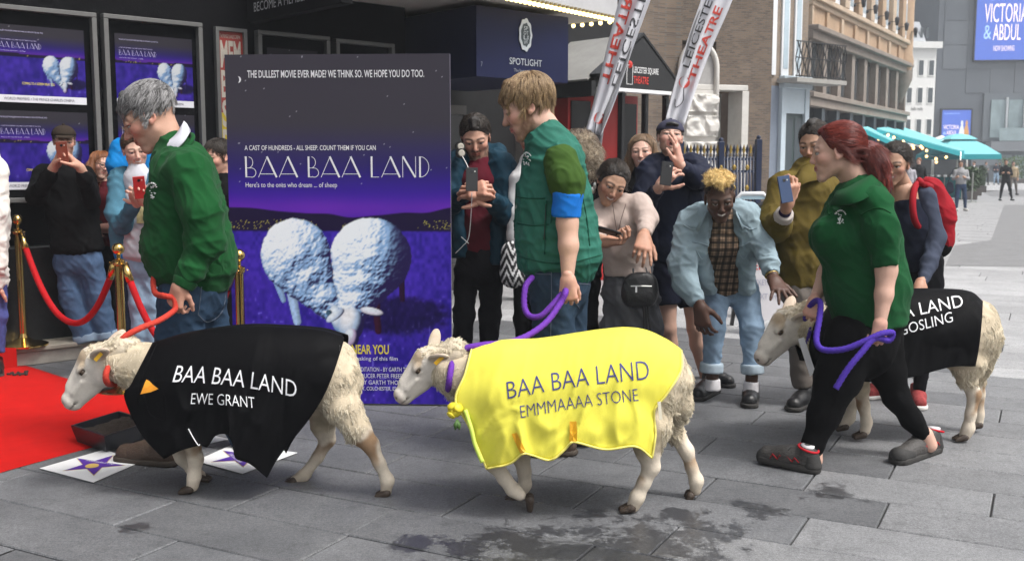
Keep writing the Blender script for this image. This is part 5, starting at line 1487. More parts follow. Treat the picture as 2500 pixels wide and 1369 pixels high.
def deco(s):
 """thin art-deco capitals with one heavy stem, built from strokes"""
 V, Fc, x = [], [], 0.
 def bar(a, b, t):
  a, b = A(a, float), A(b, float); d = unit(np.append(b - a, 0))[:2]; n = A((-d[1], d[0])) * t / 2; k = len(V)
  V.extend([a - n, b - n, b + n, a + n]); Fc.append((k, k + 1, k + 2, k + 3))
 def arc(c, rx, ry, a0, a1, t):
  q = np.linspace(math.radians(a0), math.radians(a1), 12); k = len(V)
  for i in q: V.extend([A((c[0] + rx * math.cos(i), c[1] + ry * math.sin(i))), A((c[0] + (rx - t) * math.cos(i), c[1] + (ry - t) * math.sin(i)))])
  for i in range(11): Fc.append((k + 2 * i, k + 2 * i + 2, k + 2 * i + 3, k + 2 * i + 1))
 T, t = .085, .028
 for ch in s:
  if ch == 'B':
   bar((x + T / 2, 0), (x + T / 2, 1), T); bar((x, t / 2), (x + .3, t / 2), t); bar((x + T, .45), (x + .3, .45), t); arc((x + .28, .225), .24, .239, -90, 90, t); arc((x + .18, .72), .2, .27, -80, 90, t); x += .62
  elif ch == 'A':
   bar((x, 0), (x + .44, 1), t); bar((x + .42, 1), (x + .86, 0), T * 1.05); bar((x + .06, .16), (x + .76, .16), t); x += .98
  elif ch == 'L':
   bar((x + T / 2, 0), (x + T / 2, 1), T); bar((x, t / 2), (x + .38, t / 2), t); x += .5
  elif ch == 'N':
   bar((x + t / 2, 0), (x + t / 2, 1), t); bar((x + .03, 1), (x + .6, 0), T); bar((x + .62, 0), (x + .62, 1), t); x += .78
  elif ch == 'D':
   bar((x + T / 2, 0), (x + T / 2, 1), T); arc((x + .05, .5), .42, .5, -90, 90, t); x += .62
  else: x += .38
 return A(V) - A(V).min(0), Fc
DECO = deco('BAA BAA LAND')

greyf = M('grey_metal_frame', (.12, .12, .116), .5, .12, 10, metal=.0)
def case(u0, u1, vt, vb, label, posters, sub=True, z1=None):
 """a glazed poster case on the cinema wall"""
 s0 = CW.hit(u0, 300)[0]; s1 = CW.hit(u1, 300)[0]; zt = CW.hit((u0 + u1) / 2, vt)[1]; zb = CW.hit(u1, vb)[1] if z1 is None else z1
 c = thing('poster_case', CW.at((s0 + s1) / 2, zb, 0), label, 'poster case', 'poster cases on the black cinema wall'); r = A(c.location)
 f = .035
 for a, b, cc, d in ((s0, s1, zt - f, zt), (s0, s1, zb, zb + f), (s0, s0 + f, zb + f, zt - f), (s1 - f, s1, zb + f, zt - f)):
  m = MB(r); CW.box(m, a, b, cc, d, .002, .075, .004); m.build('frame', greyf, c)
 m = MB(r); CW.box(m, s0 + f, s1 - f, zb + f, zt - f, .003, .02); m.build('backing', M('black_felt', (.004, .004, .005), .9, .1, spec=.05), c)
 return c, r, s0 + f, s1 - f, zb + f, zt - f
def wide_print(c, r, s0, s1, z0, z1, seed):
 w, h = s1 - s0, z1 - z0
 o = print_sheet('poster', CW.at(s0, z0, .026), CW.d, (0, 0, 1), w, h, 84, 78, c, r, print_colours(84, 78, True, seed=seed) * .55)
 fx = lambda x: s0 + w * x; fz = lambda y: z0 + h * y
 k = dict(root=r)
 m = MB(r); CW.box(m, s0, s1, z0, fz(.095), .0262, .0285); m.build('banner', wm, o)
 CW.letters('lettering', 'WORLD PREMIERE • THE PRINCE CHARLES CINEMA', fx(.1), fz(.032), w * .76, h * .034, M('dark_ink', (.05, .05, .08), .6, 0), o, .031, **k)
 CW.letters('lettering', 'THE DULLEST MOVIE EVER MADE? WE THINK SO. WE HOPE YOU DO TOO.', fx(.05), fz(.91), w * .5, h * .018, lilac_ink, o, .029, **k)
 CW.letters('lettering', 'A CAST OF HUNDREDS - ALL SHEEP. COUNT THEM IF YOU CAN', fx(.05), fz(.80), w * .42, h * .014, lilac_ink, o, .029, **k)
 CW.letters('lettering', '', fx(.05), fz(.70), w * .47, h * .078, lilac_ink, o, .029, src=DECO, **k)
 CW.letters('lettering', "Here's to the ones who dream ... of sheep", fx(.05), fz(.655), w * .3, h * .02, lilac_ink, o, .029, **k)
 CW.letters('lettering', 'COMING TO A SCREEN NEAR YOU', fx(.30), fz(.235), w * .35, h * .032, yl, o, .029, **k)
 return o
c, r, s0, s1, z0, z1 = case(-45, 238, 22, 490, 'poster case nearest the left edge holding two landscape sheep posters', 2)
m_ = (z0 + z1) / 2
wide_print(c, r, s0 + .05, s1 - .05, m_ + .02, z1 - .1, 1); wide_print(c, r, s0 + .05, s1 - .05, z0 + .06, m_ - .04, 2)
c, r, s0, s1, z0, z1 = case(255, 492, 48, 480, 'poster case behind the older man holding two landscape sheep posters', 2)
m_ = (z0 + z1) / 2
wide_print(c, r, s0 + .06, s1 - .04, m_ + .02, z1 - .1, 3); wide_print(c, r, s0 + .06, s1 - .04, z0 + .06, m_ - .04, 4)
for u0, u1, vt, lab, sd_ in ((626, 799, 84, 'poster case half hidden behind the top left of the tall board', 5), (814, 955, 103, 'poster case furthest along the wall behind the tall board', 6)):
 c, r, s0, s1, z0, z1 = case(u0, u1, vt, 600, lab, 1)
 m_ = (z0 + z1) / 2; wide_print(c, r, s0 + .07, s1 - .07, m_ + .02, z1 - .1, sd_); wide_print(c, r, s0 + .07, s1 - .07, z0 + .06, m_ - .04, sd_ + 3)
# narrow red membership poster
s0, s1 = CW.hit(524, 200)[0], CW.hit(600, 200)[0]; zt, zb = CW.hit(560, 70)[1], .9
c = thing('poster_case', CW.at(s0, zb), 'narrow red and yellow membership poster in a grey frame', 'poster case'); r = A(c.location)
m = MB(r)
for a, b, cc, d in ((s0, s1, zt - .03, zt), (s0, s1, zb, zb + .03), (s0, s0 + .03, zb + .03, zt - .03), (s1 - .03, s1, zb + .03, zt - .03)): CW.box(m, a, b, cc, d, .002, .05)
m.build('frame', greyf, c)
zz = zt - (zt - zb) * .42
m = MB(r); CW.box(m, s0 + .03, s1 - .03, zz, zt - .03, .003, .02); o = m.build('poster', M('red_poster', (.32, .035, .025), .5, .08), c)
m = MB(r); CW.box(m, s0 + .03, s1 - .03, zb + .03, zz - .001, .003, .02); m.build('poster', M('yellow_poster', (.6, .45, .02), .5, .08), c)
cream = M('cream_ink', (.55, .50, .42), .6, .05); ww = s1 - s0 - .1
h0 = (zt - zz - .1)
CW.letters('lettering', 'THE PRINCE CHARLES CINEMA', s0 + .05, zt - .085, ww, .03, cream, o, .0215, root=r)
for k, t in enumerate(('MEM', 'BER', 'SHI', 'P')): CW.letters('lettering', t, s0 + .05, zt - .33 - .245 * k, ww * (1 if k < 3 else .3), .225, cream, o, .0215, root=r, bold=.03)
for k, t in enumerate(('£10.00', '£5.00')): CW.letters('lettering', t, s0 + .05, zt - 1.16 - .09 * k, ww * .8, .06, cream, o, .0215, root=r)

# projecting members sign
s_ = CW.hit(588, 60)[0]; zb = CW.hit(588, 60)[1]
pw = Wall(CW.at(s_, 0, .12)[:2], CW.n[:2])
sg = thing('hanging_sign', pw.at(.7, zb), 'black hanging sign asking people to become a member, under the canopy', 'sign'); r = A(sg.location)
m = MB(r); pw.box(m, 0, 1.42, zb, zb + .62, -.1, 0, .006); m.build('board', M('matt_black', (.006, .006, .007), .6, .15, spec=.1), sg)
lt = M('grey_letters', (.42, .42, .42), .6, 0)
for t, z, h, a, b in (('BECOME A MEMBER NOW', .075, .075, .12, 1.12), ('JOIN', .215, .16, .35, .55)):
 xd = pw.d; o_ = pw.at(a, zb + z, .004)
 if np.cross(xd, (0, 0, 1)) @ pw.n < 0: xd, o_ = -xd, pw.at(a + b, zb + z, .004)
 lettering('lettering', t, o_, xd, (0, 0, 1), b, h, lt, sg, lift=0, root=r)
m = MB(r)
for a in (.25, 1.15): m.tube([pw.at(a, zb + .62, -.05), pw.at(a, zb + 1.2, -.05)], .012, 8)
m.build('hanger', greyf, sg)

# agency box sign, doors and canopy
sb0, sb1 = 2.93, 0
sp0 = P(1163, 100, 9.5); SW = Wall(sp0[:2], (.74, .673))
se, _ = SW.hit(1387, 120)
zb_, zt_ = SW.hit(1163, 187)[1], SW.hit(1163, 12)[1]
navy = M('navy_fascia', (.007, .010, .045), .5, .12, 5, spec=.2)
ag = thing('shop_sign', SW.o + A((0, 0, zb_)), 'navy box sign with a silver oval crest and the word SPOTLIGHT', 'sign'); r = A(ag.location)
m = MB(r); SW.box(m, 0, se, zb_, zt_, -1.5, 0, .004); m.build('box', navy, ag)
silver = M('brushed_silver', (.55, .58, .60), .35, .15, 30, metal=.6)
def sz(u, v): return SW.hit(u, v)
a, z = sz(1243, 157); b, z2 = sz(1322, 135)
SW.letters('lettering', 'SPOTLIGHT', a, z, b - a, .062 + (z2 - z) * 0, silver, ag, .006, root=r)
a, z = sz(1254, 178); b, _ = sz(1312, 178); SW.letters('lettering', 'The home of casting', a, z, b - a, .04, M('dim_silver', (.25, .27, .3), .5, 0), ag, .006, root=r)
a, z = sz(1173, 163); SW.letters('lettering', '7', a, z, .02, .045, M('dim_silver'), ag, .006, root=r)
cs, cz = sz(1281, 86); m = MB(r)
rim = [SW.at(cs + .082 * (1 + .05 * math.cos(9 * t)) * math.cos(t), cz + .15 * (1 + .05 * math.cos(9 * t)) * math.sin(t), .004) for t in np.linspace(0, 2 * math.pi, 60)[:-1]]
m.prism(rim, SW.n * .01); crest = m.build('crest', silver, ag)
m = MB(r); m.prism([q * .72 + SW.at(cs, cz, .004) * .28 + SW.n * .0105 for q in rim], SW.n * .002); m.build('crest_face', M('dark_crest', (.035, .05, .06), .4, .1), crest)
for t, dz, w_ in (('SP', .042, .055), ('OT', .0, .06), ('LI', -.042, .06), ('GHT', -.082, .05)):
 SW.letters('crest_letters', t, cs - w_ / 2, cz + dz, w_, .036, silver, crest, .0185, root=r)
# recessed shop front under the sign
sf = thing('recessed_entrance', SW.o, 'shadowy recessed entrance with dark double doors under the navy sign', 'entrance'); r = A(sf.location)
dgrey = M('dark_grey_panel', (.02, .02, .021), .6, .2, spec=.15)
m = MB(r); SW.box(m, -.9, 4.2, 0, 3.4, -2.2, -2.05); m.build('back_wall', dgrey, sf)
m = MB(r); SW.box(m, -.95, -.8, 0, zb_, -2.05, -.1); m.build('side_wall', dgrey, sf)
m = MB(r); SW.box(m, se - .02, se + .14, 0, zb_ + .3, -.75, -.5); m.build('pillar', M('stone_pillar', (.22, .20, .18), .7, .2), sf)
for k in range(4):
 a = -.55 + k * .5
 m = MB(r); SW.box(m, a, a + .44, .3, 2.0, -1.9, -1.87); dd = m.build('door_panel', M('smoked_glass', (.05, .05, .052), .12, .1), sf)
 m = MB(r)
 for q in ((a - .03, a, .0, 2.1), (a + .44, a + .47, .0, 2.1), (a, a + .44, 2.0, 2.1), (a, a + .44, 0, .3)): SW.box(m, *q, -1.92, -1.85)
 m.build('door_frame', M('bronze_frame', (.06, .055, .05), .45, .15), dd)
 m = MB(r); m.tube([SW.at(a + .38, .9, -1.82), SW.at(a + .38, 1.6, -1.82)], .014, 8); m.build('pull_handle', M('pale_steel', (.55, .55, .52), .3, 0, metal=1), dd)
# canopy
zc = 2.93
c1 = P(1507, 50, 10.8); c0_ = P(1255, 0, 9.45); KD = unit((c1 - c0_) * A((1, 1, 0))); KW = Wall(c1[:2], KD[:2])
cn = thing('canopy', A((c1[0], c1[1], zc)), 'pale grey canopy edged with round yellow bulbs above the navy sign', 'canopy'); r = A(cn.location)
m = MB(r); KW.box(m, -3.6, 0, zc, zc + .55, -3.4, 0, .004); m.build('slab', M('pale_grey_paint', (.46, .46, .47), .6, .12, 4, dirt=.12), cn)
m = MB(r); KW.box(m, -3.58, -.02, zc - .012, zc - .001, -3.38, -.03); m.build('soffit', M('off_white_soffit', (.62, .58, .53), .7, .08, 4), cn)
bulb = M('warm_bulb', (1, .8, .35), .4, 0, emit=(1.0, .78, .30), es=2.4)
mb_ = MB(); mb_.ball((0, 0, 0), .022, 10, 7); bm_ = mb_.mesh('bulb', bulb, True)
mb_ = MB(); mb_.tube([(0, 0, .016), (0, 0, .045)], .018, 8); bs_ = mb_.mesh('bulb_socket', M('brass_dull', (.25, .2, .1), .5), False)
for i in range(34):
 q = [KW.at(-.03 - .067 * i, zc - .028, .012)] if i < 28 else [KW.at(.012, zc - .028, -.1 - .115 * (i - 28))]
 o = mobj('bulb', bm_, cn); o.location = q[0] - r; mobj('bulb_socket', bs_, o)

# ------------------------------------------------------------------ theatre kiosk with gable
kz = lambda u, v, Y: P(u, v, Y)[2]
k0 = P(1466, 400, 11.9); KK = Wall(k0[:2], (.74, .673)); ks = KK.hit(1643, 230)[0]
ze = KK.hit(1466, 218)[1]; zev = KK.hit(1466, 192)[1]; za = KK.hit(1567, 92)[1]; sa_ = KK.hit(1567, 92)[0]
kio = thing('theatre_kiosk', KK.o, 'red theatre kiosk with a black gable lettered in white and red', 'kiosk'); r = A(kio.location)
red = M('kiosk_red', (.42, .02, .018), .45, .1, 5); blk = M('gloss_black', (.012, .012, .013), .25, .15)
m = MB(r); KK.box(m, .02, ks - .02, 0, ze, -2.4, -.55); m.build('red_wall', red, kio)
m = MB(r); KK.box(m, -1.3, .02, 0, ze + .1, -1.6, -1.35); m.build('red_wall', red, kio)
m = MB(r)
for a in (0, .42, ks - .45, ks - .06): KK.box(m, a, a + .05, 0, ze, -.12, -.05)
m.build('black_post', blk, kio)
for a in (.06, ks - .39): m = MB(r); KK.box(m, a, a + .33, .2, ze - .1, -.56, -.53); m.build('side_panel', blk, kio)
m = MB(r); m.prism([KK.at(-.02, ze + .03, .02), KK.at(ks + .06, ze + .03, .02), KK.at(ks + .08, zev, .02), KK.at(sa_, za, .02), KK.at(-.02, zev, .02)], -KK.n * .12)
gb_ = m.build('gable', M('gable_black', (.014, .014, .015), .22, .1), kio)
m = MB(r); KK.box(m, -.03, ks + .07, ze - .01, ze + .028, -.10, .035); m.build('white_trim', M('white_trim', (.8, .8, .8), .5), kio)
for a, b in (((-.06, zev), (sa_, za)), ((sa_, za), (ks + .1, zev - .03))):
 m = MB(r); p0, p1 = KK.at(a[0], a[1] + .02, .03), KK.at(b[0], b[1] + .02, .03); dn = A((0, 0, .035))
 m.prism([p0, p1, p1 + dn, p0 + dn], -KK.n * .16); m.build('barge_board', blk, kio)
rf = M('grey_roof_sheet', (.30, .295, .28), .6, .2, 6, dirt=.2)
for a, b in (((-.10, zev - .02), (sa_, za + .03)), ((ks + .14, zev - .05), (sa_, za + .03))):
 m = MB(r); p0, p1 = KK.at(a[0], a[1], -.12), KK.at(b[0], b[1], -.12); m.prism([p0, p1, p1 + A((0, 0, .02)), p0 + A((0, 0, .02))], -KK.n * 2.1); m.build('roof_slope', rf, kio)
m = MB(r); KK.box(m, -.14, -.06, zev - .2, zev - .03, -2.1, -.02); m.build('black_fascia', blk, kio)
ls, lz = KK.hit(1543, 180); le, _ = KK.hit(1604, 180)
KK.letters('lettering', 'LEICESTER SQUARE', ls, KK.hit(1543, 181)[1], le - ls, .085, M('white_print2', (.75, .75, .75), .5, 0), gb_, .024, root=r, bold=.006)
KK.letters('lettering', 'THEATRE', ls, KK.hit(1543, 204)[1], (le - ls) * .60, .085, M('red_print', (.6, .03, .02), .5, 0), gb_, .024, root=r, bold=.01)
m = MB(r); q = [KK.at(ls - .12 + i * .1, KK.hit(1530, 206)[1] + j * .22, .024) for i, j in ((0, 0), (1, 0), (1, .8), (1, 1), (.2, 1), (0, .6), (0, 0))]; m.tube(q, .005, 6); m.build('logo_outline', M('white_print2'), gb_)
m = MB(r); m.ball(KK.at(ls - .07, KK.hit(1530, 158)[1], .022), A((.035, .01, .045)), 12, 8); m.build('logo_balloon', M('red_print'), gb_, smooth=True)
for i, (a, w_) in enumerate(((.50, .26), (.86, .36), (.86, .36))):
 z_ = .95 if i < 2 else .35
 m = MB(r); KK.box(m, a, a + w_, z_, z_ + .52, -.55, -.52); f_ = m.build('poster_frame', M('pale_frame', (.4, .38, .34), .5), kio)
 m = MB(r); KK.box(m, a + .03, a + w_ - .03, z_ + .03, z_ + .49, -.519, -.515); pp = m.build('poster', M(('poster_rust', 'poster_dark', 'poster_grey')[i], ((.22, .06, .04), (.02, .02, .02), (.1, .1, .1))[i], .4, .5, 9), f_)
 if i == 1: m = MB(r); KK.box(m, a + .05, a + w_ - .05, z_ + .40, z_ + .46, -.514, -.512); m.build('poster_title', yl, pp)

# ------------------------------------------------------------------ brick building with arched niche
def brick_material(name, c1, c2, cm, bw, bh, mort):
 m = bpy.data.materials.new(name); m.use_nodes = True
 N, L = m.node_tree.nodes, m.node_tree.links; b = N['Principled BSDF']; b.inputs['Roughness'].default_value = .85
 tc = N.new('ShaderNodeTexCoord'); bt = N.new('ShaderNodeTexBrick')
 bt.inputs['Color1'].default_value, bt.inputs['Color2'].default_value, bt.inputs['Mortar'].default_value = (*c1, 1), (*c2, 1), (*cm, 1)
 bt.inputs['Scale'].default_value, bt.inputs['Brick Width'].default_value, bt.inputs['Row Height'].default_value, bt.inputs['Mortar Size'].default_value = 1, bw, bh, mort
 bt.inputs['Bias'].default_value = -.2
 L.new(tc.outputs['UV'], bt.inputs['Vector'])
 n = N.new('ShaderNodeTexNoise'); n.inputs['Scale'].default_value, n.inputs['Detail'].default_value = 2.5, 8; L.new(tc.outputs['Object'], n.inputs['Vector'])
 mr = N.new('ShaderNodeMapRange'); mr.inputs['To Min'].default_value, mr.inputs['To Max'].default_value = .6, 1.4; L.new(n.outputs['Fac'], mr.inputs['Value'])
 mx = N.new('ShaderNodeMix'); mx.data_type, mx.blend_type = 'RGBA', 'MULTIPLY'; mx.inputs[0].default_value = 1
 L.new(bt.outputs['Color'], mx.inputs[6]); L.new(mr.outputs[0], mx.inputs[7]); L.new(mx.outputs[2], b.inputs['Base Color'])
 bp = N.new('ShaderNodeBump'); bp.inputs['Strength'].default_value, bp.inputs['Distance'].default_value, bp.invert = .5, .006, True
 L.new(bt.outputs['Fac'], bp.inputs['Height']); L.new(bp.outputs[0], b.inputs['Normal'])
 return m
brick = brick_material('brown_brick', (.17, .118, .08), (.07, .05, .038), (.13, .115, .10), .10, .030, .006)
def add_uv(o, fn):
 me = o.data; uv = me.uv_layers.new(name='UVMap'); 
 for l in me.loops: uv.data[l.index].uv = fn(me.vertices[l.vertex_index].co)
bo = P(1878, 400, 17.5); BW = Wall(bo[:2], (-.957, -.29))          # s runs leftwards
bk = thing('brick_building', BW.o, 'brown brick building with a curved corner, tall arch and white stone portal', 'building'); r = A(bk.location)
bs = lambda u, v: BW.hit(u, v)
pl0, pl1 = bs(1822, 300)[0], bs(1745, 300)[0]; zl = bs(1800, 222)[1]
m = MB(r)
BW.box(m, 0, pl0, 0, 9, -.5, 0); BW.box(m, pl0, pl1, zl, 9, -.5, 0)
s_arch0, s_arch1 = pl1, bs(1664, 200)[0]
BW.box(m, pl1, s_arch1, 3.45, 9, -.5, 0)
o = m.build('wall', brick, bk); add_uv(o, lambda c: (c.x * BW.d[0] + c.y * BW.d[1], c.z))
m = MB(r); BW.box(m, 0, .4, 0, 9, -8, -.501); m.build('side_wall', M('brown_side_wall', (.16, .11, .08), .9, .2), bk)
# curved corner sweeping forward to the left
V, Fc = [], []; n = 14; R_ = 1.5
for i in range(n + 1):
 t = math.pi * .42 * i / n
 for z in (0, 9): V.append(BW.at(s_arch1 + R_ * math.sin(t), z, R_ * (1 - math.cos(t))) - r)
for i in range(n): Fc.append((2 * i, 2 * i + 2, 2 * i + 3, 2 * i + 1))
o = mobj('curved_wall', np_mesh('curved_wall', A(V), Fc, brick), bk); add_uv(o, lambda c: (-(c.x * .3 + c.y * .95) * 1.0 + c.x * .5, c.z))
stone_w = M('white_portland', (.62, .60, .56), .7, .12, 8, .15, 60, dirt=.12)
m = MB(r); BW.box(m, pl0 - .0, pl1 + .6, zl - .001, zl + .09, -.3, .03, .01); BW.box(m, pl0 - .02, pl0 + .10, 0, zl - .002, -.45, .03, .01); m.build('portal_trim', stone_w, bk)
m = MB(r); BW.box(m, pl0 + .1, pl1, 0, zl - .002, -.8, -.7); m.build('portal_recess', M('recess_paint', (.48, .47, .44), .8, .08), bk)
for i, (va, vb) in enumerate(((230, 275), (282, 335), (345, 460))):
 z1, z0 = bs(1700, va)[1], max(0, bs(1700, vb)[1]); a, b = bs(1748, va)[0], bs(1668, va)[0]
 nx_, nz_ = 46, 34; X_, Z_ = np.meshgrid(np.linspace(a, b, nx_), np.linspace(z0, z1, nz_), indexing='ij')
 q = np.stack([X_ * 3.6, Z_ * 4.4, np.full(X_.shape, i * 3.)], -1); wp = fbm(q, 2, 3)[..., None] * 2.2
 rel = np.clip(np.sin((q[..., 0] + wp[..., 0] * 1.5) * 2.6) * np.cos((q[..., 1] - wp[..., 0]) * 3.1) + .9 * fbm(q * 2.4, 2, 5) - .3, -.3, .9) * .06
 rel[[0, -1]] = -.05; rel[:, [0, -1]] = -.05
 V = (BW.o - r)[None, None] + X_[..., None] * BW.d + Z_[..., None] * A((0, 0, 1)) + (rel + .1)[..., None] * BW.n
 I = np.arange(nx_ * nz_).reshape(nx_, nz_); Q = np.stack([I[:-1, :-1], I[1:, :-1], I[1:, 1:], I[:-1, 1:]], -1).reshape(-1, 4)
 mobj('carved_relief', np_mesh('carved_relief', V.reshape(-1, 3), Q, stone_w), bk)
m = MB(r); BW.box(m, pl1 + .005, s_arch1, 0, zl - .003, -.4, .05); m.build('stone_pier', stone_w, bk)
ac = (pl1 + s_arch1) / 2 + .03; ar = (s_arch1 - pl1) / 2 - .02; zs = 3.0
m = MB(r); m.prism([BW.at(ac + (ar + .06) * math.cos(t), zs + (ar + .06) * 1.25 * math.sin(t), .001) for t in np.linspace(0, math.pi, 20)] + [BW.at(ac - ar - .06, 2.0, .001), BW.at(ac + ar + .06, 2.0, .001)], BW.n * .02); m.build('arch_panel', M('arch_grey', (.36, .35, .34), .8, .15), bk)
m = MB(r); m.tube([BW.at(ac + ar + .04, 1.9, .05)] + [BW.at(ac + (ar + .04) * math.cos(t), zs + (ar + .04) * 1.25 * math.sin(t), .05) for t in np.linspace(0, math.pi, 20)] + [BW.at(ac - ar - .04, 1.9, .05)], .045, 8); m.build('arch_trim', stone_w, bk, smooth=True)

# navy railings
rw = Wall(P(1845, 400, 12.8)[:2], (-.985, -.17))
rl = thing('railing', rw.o, 'navy iron railings with gold leaf tips in front of the white portal', 'railing'); r = A(rl.location)
nvy = M('navy_gloss', (.006, .014, .045), .35, .15); gold = M('gold_leaf', (.30, .20, .04), .5, .2, metal=.4)
zr = P(1800, 352, 12.8)[2]
mb_ = MB(); mb_.tube([(0, 0, .1), (0, 0, zr - .12)], .016, 6); pk = mb_.mesh('picket', nvy, True)
mb_ = MB(); mb_.lathe((0, 0, 0), [(.001, zr), (.022, zr - .07), (.008, zr - .12), (.02, zr - .14), (.012, zr - .15)], 6); tp = mb_.mesh('spear_tip', gold, True)
tp2 = mb_.mesh('spear_tip', nvy, True)
mb_ = MB()
for z_ in (.9, 1.15, 1.4): mb_.ball((0, -.03, z_), A((.028, .012, .035)), 6, 4)
ro_ = mb_.mesh('gold_rosette', gold, True)
for i in range(22):
 a = .03 + i * .043 * 1.0
 o = mobj('picket', pk, rl); o.location = rw.at(a, 0) - r; mobj('spear_tip', tp if i % 2 else tp2, o)
 if i % 4 == 2: mobj('gold_rosette', ro_, o)
m = MB(r)
for z_ in (.22, zr - .35, zr - .2): rw.box(m, 0, .96, z_, z_ + .03, -.012, .012)
m.build('rail', nvy, rl)
for a, h in ((-.03, .06), (.46, .03), (.98, .03)):
 m = MB(r); rw.box(m, a - .035, a + .035, 0, zr + h, -.035, .035, .005); m.ball(rw.at(a, zr + h + .02), .03, 8, 6); m.build('gate_post', nvy, rl)
m = MB(r); rw.box(m, .02, .95, 0, .95, -.06, -.045); m.build('backing_sheet', nvy, rl)

# ------------------------------------------------------------------ white house with balcony
FD = A((.53, .848))
hw = Wall(P(1880, 400, 29.5)[:2], (.80, .60)); h1 = hw.hit(1966, 300)[0]
hs = thing('house', hw.o, 'narrow pale house with an iron balcony and a white door surround', 'building'); r = A(hs.location)
hz = lambda u, v: hw.hit(u, v)
brick2 = brick_material('pale_brown_brick', (.27, .20, .14), (.2, .15, .11), (.22, .19, .16), .22, .072, .014)
m = MB(r); hw.box(m, -.2, h1, 0, 12, -.6, 0); o = m.build('wall', brick2, hs); add_uv(o, lambda c: (c.x * hw.d[0] + c.y * hw.d[1], c.z))
wp_ = M('white_joinery', (.72, .74, .76), .5, .05); pb = M('pale_blue_paint', (.48, .56, .62), .5, .08, dirt=.1); gl_ = M('window_glass', (.06, .075, .085), .08, .15, 2, spec=.7)
zb0 = hz(1920, 195)[1]
for a, b in ((1882, 1893), (1906, 1924), (1937, 1954)):
 s0, s1 = hz(a, 100)[0], hz(b, 100)[0]
 m = MB(r); hw.box(m, s0, s1, zb0 + .1, 12, .002, .05); f_ = m.build('window', wp_, hs)
 m = MB(r); hw.box(m, s0 + .08, s1 - .05, zb0 + .3, 12, .0505, .06)
 if b > 1893: m.build('pane', M('bright_pane', (.45, .55, .62), .1, .2, 1.5), f_)
m = MB(r); hw.box(m, -.2, h1, 0, zb0 - .2, .001, .04); m.build('ground_floor', M('slate_blue_paint', (.16, .19, .24), .6, .1), hs)
s0, s1, z1 = hz(1896, 300)[0], hz(1965, 300)[0], hz(1930, 218)[1]
m = MB(r); hw.box(m, s0, s1, z1, z1 + .35, .04, .24, .02); hw.box(m, s0 + .02, s0 + .22, 0, z1, .041, .16); hw.box(m, s1 - .2, s1 - .02, 0, z1, .041, .16); hw.box(m, s0 + .221, s1 - .201, hz(1930, 278)[1], z1, .041, .12); m.build('door_surround', pb, hs)
m = MB(r); hw.box(m, s0 + .23, s1 - .21, .3, hz(1930, 279)[1], .041, .07); dr = m.build('door', M('dark_green_door', (.03, .05, .05), .3, .1), hs)
for i in range(2):
 m = MB(r); hw.box(m, s0 + .3 + i * .42, s0 + .62 + i * .42, 1.0, hz(1930, 290)[1], .0705, .08); m.build('pane', gl_, dr)
m = MB(r); hw.box(m, s0 - .3, s1 + .3, 0, .5, .05, .5, .02); m.build('doorstep', stone_w, hs)
bal = zb0
m = MB(r); hw.box(m, s0 - .1, s1 + .9, bal - .12, bal, 0.05, .75); m.build('balcony_slab', M('grey_stone', (.3, .29, .27), .8, .15), hs)
irn = M('wrought_iron', (.012, .012, .013), .5, .1)
bl = MB(r)
for k_ in range(26):
 a = s0 - .08 + k_ * (s1 - s0 + .95) / 25; q = hw.at(a, 0, .7)
 pts = [q + A((0, 0, bal + z_)) + hw.d * (.05 * math.sin(z_ * 9 + k_ * 1.57)) for z_ in np.linspace(.02, 1.0, 10)]; bl.tube(pts, .014, 4)
for z_ in (.05, .55, 1.0): bl.bar(hw.at(s0 - .1, bal + z_, .7), hw.at(s1 + .9, bal + z_, .7), .03)
for off in (.1, .3, .5): bl.bar(hw.at(s1 + .9, bal, off), hw.at(s1 + .9, bal + 1, off), .02)
bl.build('balcony_railing', irn, hs)

# ------------------------------------------------------------------ orange terracotta building
ow = Wall(P(1966, 400, 33.5)[:2], FD); oe = ow.hit(2207, 300)[0]
ob = thing('terracotta_building', ow.o, 'ornate sandy orange terracotta building with tall arched windows over dark shops', 'building'); r = A(ob.location)
oz = lambda u, v: ow.hit(u, v)
terra = M('sandy_terracotta', (.45, .31, .20), .75, .18, 5, .2, 40, dirt=.18); trim = M('pale_terracotta', (.52, .40, .29), .75, .15, 6, .2, 40, dirt=.2); grime = M('grimy_stone', (.24, .20, .17), .8, .2, 6, dirt=.2)
zA, zB, zC, zD = 3.35, 4.05, 5.75, 6.75
m = MB(r); ow.box(m, 0, oe, zC, 17, -.8, 0); m.build('wall', terra, ob)
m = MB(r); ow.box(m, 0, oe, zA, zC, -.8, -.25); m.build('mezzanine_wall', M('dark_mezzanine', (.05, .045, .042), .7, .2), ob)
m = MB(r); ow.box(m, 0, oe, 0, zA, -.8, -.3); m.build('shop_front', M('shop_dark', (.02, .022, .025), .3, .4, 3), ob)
for z0, z1, o1, mt in ((zA, zA + .28, .12, grime), (zA + .28, zA + .45, .22, grime), (zC - .28, zC, .14, grime), (zC, zC + .16, .3, grime), (zD - .22, zD - .05, .1, trim), (zD - .05, zD + .12, .22, trim)):
 m = MB(r); ow.box(m, -.05, oe + o1 * .5, z0, z1, -.25, o1, .02); m.build('cornice', mt, ob)
nb = 8; bw = oe / nb
lampm = None
